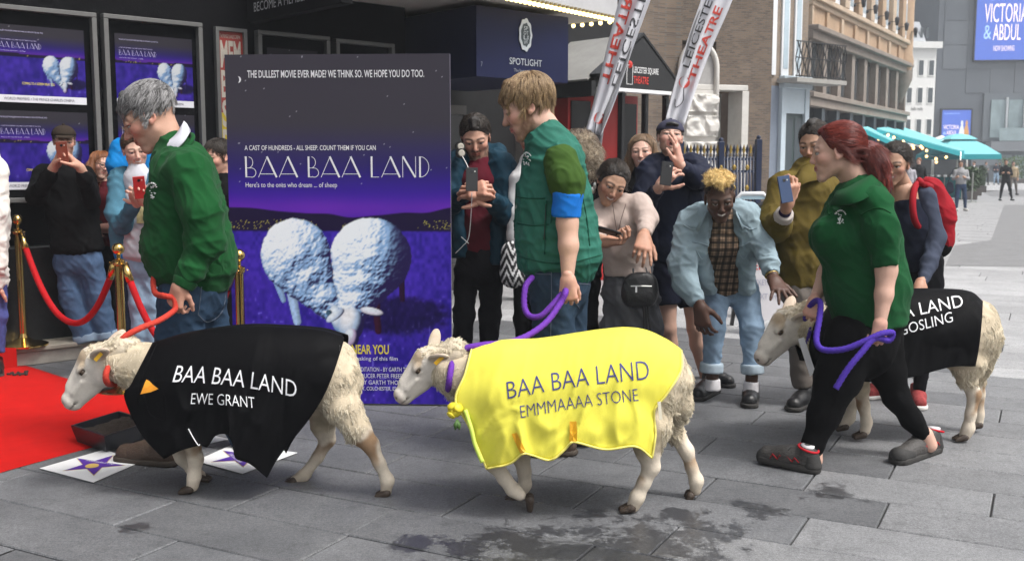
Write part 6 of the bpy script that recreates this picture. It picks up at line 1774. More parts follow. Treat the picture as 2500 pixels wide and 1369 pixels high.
for k in range(nb + 1):
 a = k * bw
 m = MB(r); ow.box(m, max(0, a - .22), min(oe, a + .22), zA + .45, zC - .28, -.25, .03, .02); m.build('mezzanine_pier', grime, ob)
 m = MB(r); ow.box(m, max(0, a - .2), min(oe, a + .2), 0, zA, -.3, .02); m.build('shop_pier', M('blue_black_pier', (.035, .045, .055), .4, .2), ob)
 m = MB(r); ow.box(m, max(0, a - .3), min(oe, a + .3), zD + .12, 16, 0, .22, .03); ow.box(m, max(0, a - .36), min(oe, a + .36), 8.6, 8.8, 0, .28, .02); ow.box(m, max(0, a - .15), min(oe, a + .15), zC + .16, zD - .22, 0, .08, .02); m.build('pier', terra if k % 2 else trim, ob)
 if k == nb: break
 c_ = a + bw / 2
 m = MB(r); ow.box(m, c_ - bw / 2 + .25, c_ + bw / 2 - .25, zA + .5, zC - .33, -.245, -.2); f_ = m.build('window', M('bronze_frame'), ob)
 for i in (-1, 1): m = MB(r); ow.box(m, c_ + i * .27 - .2, c_ + i * .27 + .2, zA + .58, zC - .42, -.199, -.19); m.build('pane', gl_, f_)
 m = MB(r); ow.box(m, c_ - bw / 2 + .3, c_ + bw / 2 - .3, .3, zA - .35, -.295, -.27); f_ = m.build('shop_window', M('shop_glass', (.035, .05, .06), .1, .5, 2), ob)
 if k in (3, 5): m = MB(r); ow.box(m, c_ - .5, c_ + .45, 2.0, 2.9, -.26, -.2); m.build('shop_sign', M('blue_shop_sign', (.05, .10, .5), .4, .1), f_)
 # tall arched window
 w_ = bw / 2 - .42; zt = 10.2
 pts = [ow.at(c_ - w_, zD + .13, .002), ow.at(c_ + w_, zD + .13, .002)] + [ow.at(c_ + w_ * math.cos(t), zt + w_ * 1.1 * math.sin(t), .002) for t in np.linspace(0, math.pi, 12)]
 m = MB(r); m.prism(pts, ow.n * .06); f_ = m.build('arched_window', wp_, ob)
 for i in (-1, 1):
  for zz in ((zD + .35, 8.4), (8.6, zt + .1)):
   m = MB(r); ow.box(m, c_ + i * w_ * .47 - w_ * .38, c_ + i * w_ * .47 + w_ * .38, zz[0], zz[1], .0625, .07); m.build('pane', M('sky_pane', (.42, .50, .56), .1, .25, 1.2), f_)
 if True:
  q = ow.at(c_ + .55, zD + .5, .4); o_ = thing('wall_lantern', q, ('nearest', 'second nearest', 'third nearest', 'fourth nearest', 'fifth nearest', 'sixth nearest', 'second furthest', 'furthest')[k] + ' of the dark urn lanterns along the terracotta building', 'lantern', 'lanterns along the terracotta building')
  if lampm is None:
   b1 = MB(); b1.lathe((0, 0, 0), [(.001, -.34), (.12, -.32), (.17, .0), (.2, .22), (.16, .3), (.05, .36), (.001, .4)], 10)
   b2 = MB(); b2.tube([(0, 0, 0), tuple(-ow.n * .7)], .03, 6); b2.ball(-ow.n * .62 + A((0, 0, -.12)), .12, 8, 6)
   lampm = (b1.mesh('lamp_body', M('dark_lantern', (.03, .03, .034), .5), True), b2.mesh('bracket', M('dark_lantern'), True))
  o_.scale = (.5, .5, .5); mobj('lamp_body', lampm[0], o_); mobj('bracket', lampm[1], o_)
# rounded corner turret at the far end
m = MB(r); tq = ow.at(oe - .2, 0, -.2); m.lathe(tq, [(.45, 5.6), (.55, 6.0), (.48, 6.3), (.45, 16)], 20); m.build('turret', terra, ob, smooth='auto')
m = MB(r); m.lathe(tq, [(.1, 4.2), (.35, 4.8), (.5, 5.2), (.52, 5.6)], 20); m.build('turret_corbel', grime, ob, smooth=True)
m = MB(r)
for k in range(9): m.ball(tq + A((.45 * math.cos(-2.2 + k * .2), .45 * math.sin(-2.2 + k * .2), 7.4 + .5 * k)), .14, 7, 5)
m.build('turret_carving', trim, ob, smooth=True)

# ------------------------------------------------------------------ white building at the end
ww_ = Wall(P(2196, 400, 84)[:2], (1, .12)); we = ww_.hit(2279, 300)[0]
wb = thing('white_building', ww_.o, 'small white rendered building with a grey mansard roof far down the street', 'building'); r = A(wb.location)
wz = lambda u, v: ww_.hit(u, v)
wr = M('white_render', (.74, .74, .72), .8, .06)
zt = wz(2240, 118)[1]
m = MB(r); ww_.box(m, 0, we, 0, zt, -5, 0); m.build('wall', wr, wb)
m = MB(r); ww_.box(m, -.1, we + .3, zt, zt + .5, -8, .35); m.build('parapet', wr, wb)
for v0 in (148, 215, 292):
 for u0 in (2211, 2237, 2262):
  a, b = wz(u0, 300)[0], wz(u0 + 11, 300)[0]; z1, z0 = wz(u0, v0)[1], wz(u0, v0 + 36)[1]
  m = MB(r); ww_.box(m, a - .06, b + .06, z0 - .08, z1 + .06, .002, .05); f_ = m.build('window', wr, wb)
  m = MB(r); ww_.box(m, a, b, z0, z1, .0505, .06); m.build('pane', gl_, f_)
a, z_ = wz(2224, 270); ww_.letters('lettering', 'bella italia', a, z_, 1.0, .28, irn, wb, .02, root=r)
m = MB(r); q = [ww_.at(.2, zt + .5, -.4), ww_.at(we - .7, zt + .5, -.4), ww_.at(we - 1.1, zt + 2.2, -.9), ww_.at(.5, zt + 2.2, -.9)]; m.prism(q, -ww_.n * 5); m.build('mansard_roof', M('grey_lead', (.4, .42, .45), .6, .1), wb)
m = MB(r)
for k in range(3): ww_.box(m, 1.1 + k * .5, 1.3 + k * .5, zt + .9, zt + 1.7, -.55, -.5)
m.build('dormer_window', gl_, wb)

# ------------------------------------------------------------------ dark cinema tower with screens
tw_ = Wall(P(2276, 400, 92)[:2], (1, -.10)); tz = lambda u, v: tw_.hit(u, v)
tb = thing('tower_building', tw_.o, 'huge dark grey stone cinema tower carrying blue film screens', 'building'); r = A(tb.location)
tg = M('grey_black_granite', (.12, .135, .155), .45, .15, .5); tg2 = M('grey_granite_panel', (.14, .155, .175), .4, .15, .5)
m = MB(r); tw_.box(m, 0, 22, 0, 40, -12, 0); m.build('wall', tg, tb)
m = MB(r); tw_.box(m, -14, -.01, 0, 46, -26, -20); m.build('rear_block', M('blue_grey_cladding', (.22, .25, .29), .5, .1, .5), tb)
for i in range(9):
 for j in range(9):
  if rs_.random() < .93:
   a, z0 = .5 + i * 2.05, 7.8 + j * 2.1
   m = MB(r); tw_.box(m, a, a + 1.98, z0, z0 + 2.03, .002, .03 + .03 * rs_.random()); m.build('stone_panel', tg2 if rs_.random() < .6 else tg, tb)
for k in range(40):
 if k == 0: m = MB(r)
 tw_.box(m, -14 + k * .35, -14 + k * .35 + .06, 9, 46, -19.99, -19.9)
m.build('cladding_fins', M('dark_fin', (.12, .14, .17), .5), tb)['kind'] = 'stuff'
scr = lambda n, c: M(n, c, .4, .25, .15, emit=c, es=.55)
def screen(u0, u1, v0, v1, lab, big):
 a, b, z1, z0 = tz(u0, 100)[0], tz(u1, 100)[0], tz(2400, v0)[1], tz(2400, v1)[1]; w, h = b - a, z1 - z0
 s_ = thing('film_screen', tw_.at(a, z0, .3), lab, 'screen'); rr = A(s_.location)
 m = MB(rr); tw_.box(m, a, b, z0, z1, .1, .30); m.build('panel', scr('blue_screen', (.055, .11, .42)), s_)
 m = MB(rr)
 for q in ((a - .12, a, z0, z1), (b, b + .12, z0, z1), (a - .12, b + .12, z0 - .12, z0), (a - .12, b + .12, z1, z1 + .12)): tw_.box(m, *q, .08, .34)
 m.build('bezel', M('dark_bezel', (.02, .02, .022), .5), s_)
 pale = M('pale_pink_light', (.8, .66, .66), .5, 0, emit=(.9, .72, .70), es=.6); pbl = M('pale_blue_light', (.35, .5, .8), .5, 0, emit=(.3, .5, .85), es=.5)
 k = dict(root=rr)
 L_ = lambda t, x, y, ww, hh, mt=pale: tw_.letters('lettering', t, a + w * x, z0 + h * y, w * ww, h * hh, mt, s_, .31, **k)
 if big:
  L_('VICTORIA', .11, .42, .57, .21, pale); L_('&', .11, .235, .10, .155, pbl); L_('ABDUL', .235, .22, .37, .18); L_('NOW SHOWING', .25, .10, .28, .06); L_('JUDI DENCH   ALI FAZAL', .19, .66, .38, .03, pbl); L_('THE EXTRAORDINARY TRUE STORY', .20, .90, .42, .035, pbl); L_('OF AN UNEXPECTED FRIENDSHIP', .17, .85, .5, .035, pbl)
 else:
  L_('VICTORIA', .06, .36, .54, .14); L_('ABDUL', .17, .18, .36, .13); L_('&', .06, .18, .1, .1, pbl); L_('THE EXTRAORDINARY TRUE STORY', .06, .86, .55, .04, pbl)
 # two soft portrait figures, kept generic
 for (x, c, n) in (((.9, (.6, .62, .66), 'pale_figure'), (1.0, (.5, .3, .1), 'amber_figure')) if big else ((.70, (.6, .62, .66), 'pale_figure'), (.86, (.5, .25, .08), 'amber_figure'))):
  if big and x > .95: continue
  mt = M(n, c, .5, .3, .5, emit=c, es=.35); m = MB(rr)
  hh = .62 if not big else .75
  m.prism([tw_.at(a + w * (x + dx * .1), z0 + h * (y * hh), .301) for dx, y in ((-.9, .0), (1., .0), (.9, .45), (.5, .72), (.35, .78), (.45, .92), (.2, 1.05), (-.2, 1.05), (-.45, .92), (-.3, .78), (-.6, .70), (-.95, .4)) if x + dx * .1 <= 1.0], tw_.n * .006); m.build('portrait', mt, s_)
screen(2378, 2560, -70, 148, 'large blue film screen high on the dark tower at the right edge', True)
screen(2306, 2377, 269, 342, 'smaller blue film poster screen low on the dark tower above the umbrella', False)
# glazed entrance
a, b, z1, z0 = tz(2398, 300)[0], 22, tz(2400, 228)[1], tz(2400, 345)[1]
m = MB(r); tw_.box(m, a, b, z0, z1, .002, .2); m.build('entrance_surround', M('slate_surround', (.14, .16, .18), .5, .1), tb)
gm = M('green_glass', (.30, .38, .40), .1, .3, 1)
for k in range(6):
 q = a + .6 + k * 1.5
 m = MB(r); tw_.box(m, q, q + 1.2, z0 + .3, z1 - .6, .2005, .3); f_ = m.build('window', gm, tb)
 m = MB(r); tw_.box(m, q + 1.21, q + 1.38, z0 + .2, z1 - .4, .201, .5); m.build('mullion', M('pale_mullion', (.5, .53, .55), .5), f_)
m = MB(r); tw_.box(m, a + .3, b, z0 - .9, z0 - .05, .201, 1.6); m.build('balcony', M('slate_balcony', (.2, .215, .235), .5, .1), tb)
m = MB(r); tw_.box(m, a + 1, b, z0, z0 + 1.1, 1.45, 1.52); m.build('glass_balustrade', gm, tb)
m = MB(r); tw_.box(m, a - 1.5, a + 2.6, z0 - 2.1, z0 - 1.6, .201, 1.4); tw_.box(m, a + .3, b, 0, z0 - .91, .202, .8); m.build('ground_floor', M('slate_surround'), tb)
for k in range(6):
 m = MB(r); q = a + 1.2 + k * 1.4; tw_.box(m, q, q + 1.15, .3, z0 - 1.2, .8005, .86); m.build('door_glass', gm, tb)
# ------------------------------------------------------------------ tall film board
BL, BR = P(548, 140, 6.03), P(1098, 132, 5.97)
bx = unit((BR - BL) * A((1, 1, 0))); bwid = np.linalg.norm((BR - BL)[:2]); ztop = P(548, 140, 6.03)[2]; ztop2 = P(1105, 125, 5.97)[2]
bn = A((bx[1], -bx[0], 0)); org = A((BL[0], BL[1], .012)); bh = (ztop + ztop2) / 2 - .012
bd = thing('film_board', org + bx * bwid / 2, 'tall free standing film board with two grazing sheep on a violet field', 'poster board'); r = A(bd.location)
m = MB(r); m.frame_box(org + bx * bwid / 2 + A((0, 0, bh / 2)) - bn * .012, bx, bn, (0, 0, 1), bwid / 2, .0115, bh / 2, .002); m.build('panel', M('foam_board', (.16, .14, .2), .7, .1), bd)
pr = print_sheet('print', org + bn * .0005, bx, (0, 0, 1), bwid, bh, 232, 360, bd, r, print_colours(232, 360, False, True, seed=2))
m = MB(r)
for t in (.25, .75): m.bar(org + bx * bwid * t - bn * .03 + A((0, 0, 1.5)), org + bx * bwid * t - bn * .7, .04, .02)
m.build('strut', M('bare_timber', (.4, .3, .18), .8, .2), bd)
def bt(s, u0, u1, v0, v1, mt=None, **k):
 """lettering filling the photo box u0..u1, v0..v1 (top..bottom) on the board"""
 f = lambda u: (u - 548) / 557. * bwid; g = lambda v: (992 - v) / 862. * bh
 return lettering('lettering', s, org + bx * f(u0) + A((0, 0, g(v1))), bx, (0, 0, 1), f(u1) - f(u0), g(v0) - g(v1), mt or wi, pr, lift=.0022, root=r, **k)
bt('THE DULLEST MOVIE EVER MADE? WE THINK SO. WE HOPE YOU DO TOO.', 604, 1042, 168, 186, bold=.012)
bt('A CAST OF HUNDREDS - ALL SHEEP. COUNT THEM IF YOU CAN', 592, 920, 349, 361, bold=.008)
bt('', 592, 1052, 375, 428, src=DECO)
bt("Here's to the ones who dream ... of sheep", 592, 822, 439, 455)
bt('COMING TO A SCREEN NEAR YOU', 640, 946, 842, 866, yl, bold=.02)
bt('No sheep were harmed in the making of this film', 670, 968, 872, 885)
for i, t in enumerate(('CREATED BY PETER FREEDMAN  SOUND AND MEDITATION - BY GARTH THOMAS', 'EXECUTIVE PRODUCER ALEX TEW  PRODUCER PETER FREEDMAN', 'DIRECTOR AND CINEMATOGRAPHY GARTH THOMAS', 'FILMED AT LAYER MARNEY FARM, STANWAY, COLCHESTER, ESSEX')):
 bt(t, 650 + 10 * i, 1022 - 14 * i, 899 + 16.5 * i, 910 + 16.5 * i)
f = lambda u, v: org + bx * (u - 548) / 557. * bwid + A((0, 0, (992 - v) / 862. * bh)) + bn * .0022
arc_ = [f(578 + 8 * math.sin(t) + (2), 190 - 8 * math.cos(t)) for t in np.linspace(.2, 2.9, 12)] + [f(578 + 4.5 * math.sin(t) + 1, 190 - 8 * math.cos(t)) for t in np.linspace(2.9, .2, 12)]
m = MB(r); m.add(arc_, [tuple(range(24))]); m.build('moon', wi, pr)

# ------------------------------------------------------------------ brass posts and velvet ropes
brass = M('polished_brass', (.62, .42, .14), .16, .12, 6, metal=1)
def post(u, vb, Y, z0, label):
 q = P(u, 500, Y); c = A((q[0], Y, z0)); o = thing('rope_post', c, label, 'rope post', 'brass rope posts')
 for nm, prof in (('base', [(.001, 0), (.165, 0), (.165, .012), (.15, .02), (.08, .034), (.035, .06), (.026, .09)]), ('pole', [(.026, .09), (.026, .80)]), ('collar', [(.026, .80), (.034, .805), (.036, .815), (.036, .835), (.03, .84), (.012, .845), (.012, .87), (.02, .875)])):
  m = MB(); m.lathe((0, 0, 0), prof, 24); m.build(nm, brass, o, smooth='auto')
 m = MB(); m.ball((0, 0, .905), .038, 18, 14); m.build('ball_finial', brass, o, smooth=True)
 m = MB()
 for a in range(4): m.tube([(.033 * math.cos(a * 1.57 + t_) + .02 * math.cos(a * 1.57), .033 * math.sin(a * 1.57 + t_) * 1 + .02 * math.sin(a * 1.57), .82) for t_ in np.linspace(-.5, .5, 5)], .004, 5)
 m.build('hook_ring', brass, o, smooth=True)
 return c
p1 = post(40, 850, 7.28, .135, 'leftmost brass rope post, standing on the entrance step')
p2 = post(284, 955, 6.38, 0, 'middle brass rope post, between the two red velvet ropes')
p3 = post(579, 1000, 5.92, 0, 'brass rope post in front of the left edge of the film board')
velvet = M('red_velvet', (.42, .008, .012), .75, .15, 30, .2, 400, spec=.15)
def vrope(a, b, low, label):
 a, b = A(a) + A((0, 0, .81)), A(b) + A((0, 0, .81)); d = unit((b - a) * A((1, 1, 0))); a = a + d * .05; b = b - d * .05
 o = thing('velvet_rope', (a + b) / 2, label, 'velvet rope', 'red velvet ropes'); r = A(o.location)
 mid = (a + b) / 2 - A((0, 0, low)); h = np.linspace(0, 1, 40)
 pts = [a * (1 - t) + b * t - A((0, 0, 1.)) * low * (1 - abs(2 * t - 1) ** 2.1) for t in h]
 m = MB(r); m.tube(pts[2:-2], .021, 12); m.build('rope', velvet, o, smooth=True)
 for q in (pts[:3], pts[-3:]): m = MB(r); m.tube(q, .0245, 12); m.build('brass_end', brass, o, smooth=True)
vrope(p1, p2, .50, 'red velvet rope sagging between the left and middle brass posts')
vrope(p2, p3, .52, 'red velvet rope passing behind the older man from the middle post')

# ------------------------------------------------------------------ carpet, tray, floor cards
carpet = M('red_carpet', (.50, .010, .008), .95, .14, 7, .5, 260, spec=.1, dirt=.10)
cp_ = thing('red_carpet', G(150, 1020), 'bright red carpet laid over the paving and up the entrance step', 'carpet'); r = A(cp_.location)
fr = spline([(*G(u, v)[:2], 0) for u, v in ((-260, 1232), (-60, 1176), (0, 1155), (120, 1121), (250, 1085), (345, 1058), (430, 1022))], 40)
bk_ = spline([(*G(u, v)[:2], 0) for u, v in ((-260, 884), (-60, 884), (0, 886), (63, 893), (160, 923), (313, 962), (425, 988))], 40)
V, Fc, nt = [], [], 14
for i in range(40):
 for j in range(nt):
  t = j / (nt - 1); q = fr[i] * (1 - t) + bk_[i] * t; e = min(t, 1 - t)
  V.append(A((q[0], q[1], .011 + .004 * (noise(A((q[0] * 3, q[1] * 3, 0.)), 4) - .3) - (.010 if e < .01 else 0))) - r)
for i in range(39):
 for j in range(nt - 1): Fc.append((i * nt + j, (i + 1) * nt + j, (i + 1) * nt + j + 1, i * nt + j + 1))
mobj('pile', np_mesh('pile', A(V), Fc, carpet), cp_)
m = MB(r); CW.box(m, -3, -.72 + .30, .136, .147, .05, .462); CW.box(m, -3, -.42, .012, .147, .4625, .474); m.build('step_runner', carpet, cp_)
dg = MB(A(G(50, 910)) + 0)
for i in range(26):
 q = G(50 + rs_.gauss(0, 16), 911 + rs_.gauss(0, 2.5), .02); dg.ball(q, (.011, .010, .008), 6, 4)
tag(dg.build('droppings', M('dark_droppings', (.012, .01, .008), .6), smooth=True), 'little heap of dark droppings on the red carpet', 'droppings', kind='stuff').location = tuple(G(50, 910))

ta, tb_, tc_ = G(177, 1037, .1), G(256, 1063, .1), G(290, 1003, .1); ex, ey = tb_ - ta, tc_ - ta
tr = thing('seed_tray', ta * A((1, 1, 0)), 'black plastic tray of dark soil on the edge of the carpet', 'tray'); r = A(tr.location)
plast = M('black_plastic_tray', (.012, .013, .016), .35, .15)
def tray_ring(s, z): cc = ta + (ex + ey) / 2; return [A((*(cc + (q - cc) * s)[:2], z)) - r for q in (ta, tb_, tb_ + ey, ta + ey)]
rings = [tray_ring(1.04, .092), tray_ring(1.04, .1), tray_ring(.95, .1), tray_ring(.86, .02)]
m = MB(); V = [q for R_ in rings for q in R_] + tray_ring(.90, .012); m.add(V, [(i * 4 + j, i * 4 + (j + 1) % 4, i * 4 + 4 + (j + 1) % 4, i * 4 + 4 + j) for i in range(3) for j in range(4)] + [(12, 13, 14, 15), (19, 18, 17, 16)] + [(j, (j + 1) % 4, 16 + (j + 1) % 4, 16 + j) for j in range(4)]); m.build('tray_shell', plast, tr)
n = 46; V = []
for i in range(n):
 for j in range(n):
  q = ta + ex * (.05 + .9 * i / (n - 1)) + ey * (.05 + .9 * j / (n - 1)); w_ = fbm(A((q[0] * 26, q[1] * 26, 1.)), 4, 2); V.append(A((q[0], q[1], .055 + .05 * w_ * (1 - .5 * ((2 * i / (n - 1) - 1) ** 4)))) - r)
I = np.arange(n * n).reshape(n, n); mobj('soil', np_mesh('soil', A(V), np.stack([I[:-1, :-1], I[1:, :-1], I[1:, 1:], I[:-1, 1:]], -1).reshape(-1, 4), M('dark_soil', (.035, .024, .017), .95, .4, 60, .8, 120)), tr, kind='stuff')

card, purp = M('white_floor_card', (.78, .78, .78), .55, .04, dirt=.05), M('purple_ink', (.085, .025, .30), .5, .04)
def floor_card(c4, lab, txt, star=True, z=.005, rot=0):
 q = [G(u, v, z) for u, v in c4]; o = thing('floor_card', q[0], lab, 'floor card', 'star cards on the paving'); r = A(o.location)
 m = MB(r); m.prism([A(t) for t in q], (0, 0, .0025)); m.build('sheet', card, o)
 c, e1, e2 = sum(q) / 4, (q[1] - q[0] + q[2] - q[3]) / 2, (q[3] - q[0] + q[2] - q[1]) / 2
 if not star: return
 def at(x, y, h): return c + e1 * (x * math.cos(rot) - y * math.sin(rot)) + e2 * (x * math.sin(rot) + y * math.cos(rot)) + A((0, 0, h))
 for k_, (s_, mt, nm) in enumerate(((.47, M('gold_ink', (.6, .42, .12), .4, .1), 'gold_edge'), (.44, purp, 'star'))):
  m = MB(r); pts = [at(s_ * (1 if i % 2 == 0 else .40) * math.sin(i * math.pi / 5), s_ * (1 if i % 2 == 0 else .40) * math.cos(i * math.pi / 5), .0030 + k_ * .0012) for i in range(10)]
  m.add(pts + [at(0, 0, .0030 + k_ * .0012)], [(i, (i + 1) % 10, 10) for i in range(10)]); m.build(nm, mt, o)
 m = MB(r); m.add([at(.10 * math.cos(t), -.06 + .10 * math.sin(t), .0054) for t in np.linspace(0, 6.283, 20)[:-1]], [tuple(range(19))]); m.build('gold_disc', M('gold_ink'), o)
 xd, yd = unit(at(1, 0, 0) - at(0, 0, 0)), unit(at(0, 1, 0) - at(0, 0, 0))
 L_ = np.linalg.norm(e1) * .46; lettering('lettering', txt, at(-.23, .08, .0054), xd, np.cross((0, 0, 1), xd), L_, L_ * .11, wi, o, lift=0, root=r)
floor_card([(97, 1143), (228, 1177), (340, 1129), (256, 1097)], 'white floor card with a purple star, beside the brown boot', 'EMMMAAAA STONE', rot=.25)
floor_card([(478, 1125), (592, 1156), (726, 1105), (570, 1084)], 'white floor card with a purple star, under the black coat hem', 'RAM GOSLING', rot=2.6)
floor_card([(287, 1089), (372, 1112), (560, 1072), (470, 1052)], 'plain looking white floor card mostly hidden behind the first sheep', '', False, z=.004)

# ------------------------------------------------------------------ feather flags
def feather(label, axis, Y, hw0, hw1, red_disc, rev, pole, seed):
 """axis: photo points top -> bottom of the banner centre line"""
 o = thing('feather_flag', P(*pole[0], Y) * A((1, 1, 0)), label, 'flag', 'feather flags of the theatre'); r = A(o.location)
 ax = spline([(u, v, 0) for u, v in axis], 50)[:, :2]; tg_ = np.gradient(ax, axis=0); tg_ /= np.linalg.norm(tg_, axis=1, keepdims=True); nr = np.stack([tg_[:, 1], -tg_[:, 0]], 1)
 V = []; nw = 15
 for i in range(50):
  t = i / 49; hw = hw0 + (hw1 - hw0) * t
  for j in range(nw):
   s_ = j / (nw - 1) * 2 - 1; q = ax[i] + nr[i] * s_ * hw
   dy = .05 * math.sin(s_ * 3.2 + t * 5 + seed) * (.3 + t) + .03 * math.sin(s_ * 7 + seed * 2 + t * 2)
   V.append(P(q[0], q[1], Y + dy) - r)
 I = np.arange(50 * nw).reshape(50, nw); Q = np.stack([I[:-1, :-1], I[1:, :-1], I[1:, 1:], I[:-1, 1:]], -1).reshape(-1, 4)
 cl = mobj('banner', np_mesh('banner', A(V), Q, fabric('flag_cloth', (.66, .66, .70), .6, .1, .04)), o)
 md = cl.modifiers.new('thickness', 'SOLIDIFY'); md.thickness = .003
 class T: pass
 t_ = T(); t_.root = r; b = BVHTree.FromPolygons([tuple(x) for x in V], [tuple(int(k) for k in q) for q in Q]); t_.o = o
 def along(s_, w):       # s_ 0 bottom .. 1 top, w -1..1 across
  i = min(max((1 - s_) * 48.99, 0), 48.98); k = int(i); f_ = i - k; c = ax[k] * (1 - f_) + ax[k + 1] * f_; hw = hw0 + (hw1 - hw0) * (1 - s_); return c + nr[k] * w * hw
 bl_, rd_ = M('flag_black', (.03, .03, .035), .6, 0), M('flag_red', (.55, .06, .04), .6, 0)
 def put(txt, s0, s1, w0, w1, mt, bold=0):
  def fn(x, y):
   return tuple(along(s0 + (s1 - s0) * x, (w0 + (w1 - w0) * y)))
  letters_on(t_, b, 'lettering', txt, fn, mt, cl, lift=.006, bold=bold, maxe=.3)
 sg = 1
 if rev: put('LEICESTER SQUARE', .30, 1.40, .1, .75, bl_); put('THEATRE', .30, .82, -.75, -.05, rd_, .02)
 else: put('LEICESTER SQUARE', .30, 1.25, -.1, -.72, bl_); put('THEATRE', .24, .72, .62, .02, rd_, .02)
 dpt = along(red_disc, -.2 if not rev else .1); q = P(*dpt, Y - .07) - r
 letters_on(t_, b, 'disc', '', lambda x, y: (dpt[0] + 13 * (x * 2 - 1) * 1, dpt[1] + 14 * (1 - 2 * y)), rd_, cl, lift=.006, src=(A([(.5 + .5 * math.cos(a), .5 + .5 * math.sin(a)) for a in np.linspace(0, 6.283, 16)[:-1]]), [tuple(range(15))]), maxe=9)
 drape_line(t_, b, [tuple(along(red_disc - .03, -.1)), tuple(along(red_disc - .10, .15)), tuple(along(red_disc - .14, -.35)), tuple(along(red_disc - .10, -.6))], .0045, 'disc_string', bl_, cl, lift=.008)
 m = MB(r); pts = [P(u, v, Y + .02) for u, v in pole]; pts[0][2] = .05; m.tube(spline(pts, 24), np.linspace(.016, .009, 24), 8); m.build('pole', M('flag_pole', (.25, .25, .26), .4, metal=.6), o, smooth=True)
 m = MB(r); m.box(A((pts[0][0] - .25, pts[0][1] - .05, 0)), A((pts[0][0] + .25, pts[0][1] + .05, .03)), .01); m.box(A((pts[0][0] - .05, pts[0][1] - .25, .031)), A((pts[0][0] + .05, pts[0][1] + .25, .055)), .01); m.build('base', M('black_plastic'), o)
feather('white feather flag seen from behind, its lettering reversed, nearer the kiosk', [(1590, -130), (1549, 0), (1515, 110), (1480, 230), (1448, 325)], 9.0, 42, 20, .10, True, [(1440, 600), (1468, 330), (1530, 150), (1583, 0), (1625, -130)], 1.)
feather('white feather flag with readable black and red lettering by the brick wall', [(1800, -140), (1750, 0), (1715, 90), (1680, 190), (1648, 300)], 10.5, 40, 24, .22, False, [(1600, 600), (1622, 330), (1680, 110), (1715, 0), (1755, -140)], 2.3)

# ------------------------------------------------------------------ pavement signs
def board_sign(u, vb, Y, w, h, arch, lab, top_mt, low_mt, txt):
 q = P(u, 500, Y); o = thing('pavement_sign', A((q[0], Y, 0)), lab, 'sign', 'pavement signs by the railings')
 hw = w / 2; fr_ = M('sign_frame_' + ('dark' if arch else 'pale'), (.02, .02, .022) if arch else (.6, .62, .64), .4)
 out = [(-hw, 0), (-hw, h - (hw if arch else .05))] + ([(-hw * math.cos(t), h - hw + hw * math.sin(t)) for t in np.linspace(.1, math.pi - .1, 14)] if arch else [(-hw + .05, h), (hw - .05, h)]) + [(hw, h - (hw if arch else .05)), (hw, 0)]
 m = MB(); m.tube([A((a, 0, b)) for a, b in out], .022, 8); m.build('frame', fr_, o, smooth=True)
 m = MB(); sp_ = .62 * h; m.prism([A((a, .012, max(b, sp_))) for a, b in out[1:-1] if True], (0, -.02, 0)); up_ = m.build('upper_panel', top_mt, o)
 m = MB(); m.box((-hw + .01, -.01, .12), (hw - .01, .012, sp_ - .01)); lo = m.build('lower_panel', low_mt, o)
 for t, x, z, ww, hh, mt, par in txt: lettering('lettering', t, A((x, -.013, z)), (1, 0, 0), (0, 0, 1), ww, hh, mt, par and up_ or lo, lift=.001)
 m = MB(); m.bar((-hw, .02, h * .8), (-hw, .5, .0), .03); m.bar((hw, .02, h * .8), (hw, .5, 0), .03); m.build('back_leg', fr_, o)
 return o, up_
wp2 = M('white_print2'); gr_t = M('grey_print', (.4, .4, .5), .6, 0); rp = M('red_print')
o, up_ = board_sign(1886, 700, 8.6, .42, 1.12, True, 'round topped black theatre pavement sign behind the man in the olive jacket', M('sign_black', (.02, .02, .022), .3), M('sign_paper', (.66, .64, .66), .5, .06),
 [('PLEASE', -.05, 1.0, .13, .035, wp2, True), ('ENTRY', -.15, .55, .3, .07, rp, False), ('TICKETS 50 SEATS', -.17, .42, .34, .05, gr_t, False), ('NEXT SHOW', -.15, .30, .3, .05, gr_t, False)])
m = MB(); m.tube([(-.11, -.015, .86), (.11, -.015, .86), (.11, -.015, .74), (-.11, -.015, .74), (-.11, -.015, .86)], .006, 6); m.build('logo_outline', wp2, up_)
m = MB(); m.ball((-.02, -.014, .93), A((.03, .006, .03)), 10, 6); m.build('logo_balloon', rp, up_, smooth=True)
board_sign(1836, 700, 9.6, .30, 1.16, False, 'pale blue and white notice board beside the navy railings', M('sign_pale_blue', (.42, .58, .66), .5, .1), M('sign_blue', (.25, .42, .52), .5, .1), [('MENU', -.1, .98, .2, .06, gr_t, True), ('LUNCH', -.1, .5, .2, .06, gr_t, False)])

# ------------------------------------------------------------------ cafe awnings, umbrella, barrier, hedge
turq = fabric('turquoise_canvas', (.20, .52, .56), .7, .15, .12); turq_d = fabric('deep_turquoise_canvas', (.03, .30, .34), .7, .15, .06)
def awning(lab, q, drop):
 """q: four (u,v,Y) corners: near high, near low, far low, far high"""
 p_ = [P(*t) for t in q]; o = thing('awning', p_[0] * A((1, 1, 0)), lab, 'awning', 'turquoise cafe awnings'); r = A(o.location)
 m = MB(r); m.prism(p_, (0, 0, .05)); m.build('canvas', turq, o)
 m = MB(r); a, b, c = p_[0], p_[1], p_[2]; dn = A((0, 0, -drop))
 m.prism([b, c, c + dn, b + dn], unit(a - b) * .02 * -1); m.prism([a, b, b + dn * .6, a + dn * .6], A((0, -.02, 0))); m.build('valance', turq_d, o)
 m = MB(r)
 for t in (p_[1], p_[2]): m.tube([t, t * A((1, 1, 0))], .035, 8)
 m.build('post', M('pale_steel'), o, smooth=True)
 return o
awning('large sloping turquoise awning running out over the cafe terrace', [(2141, 316, 40), (2345, 370, 42), (2362, 366, 50), (2192, 309, 50)], .32)
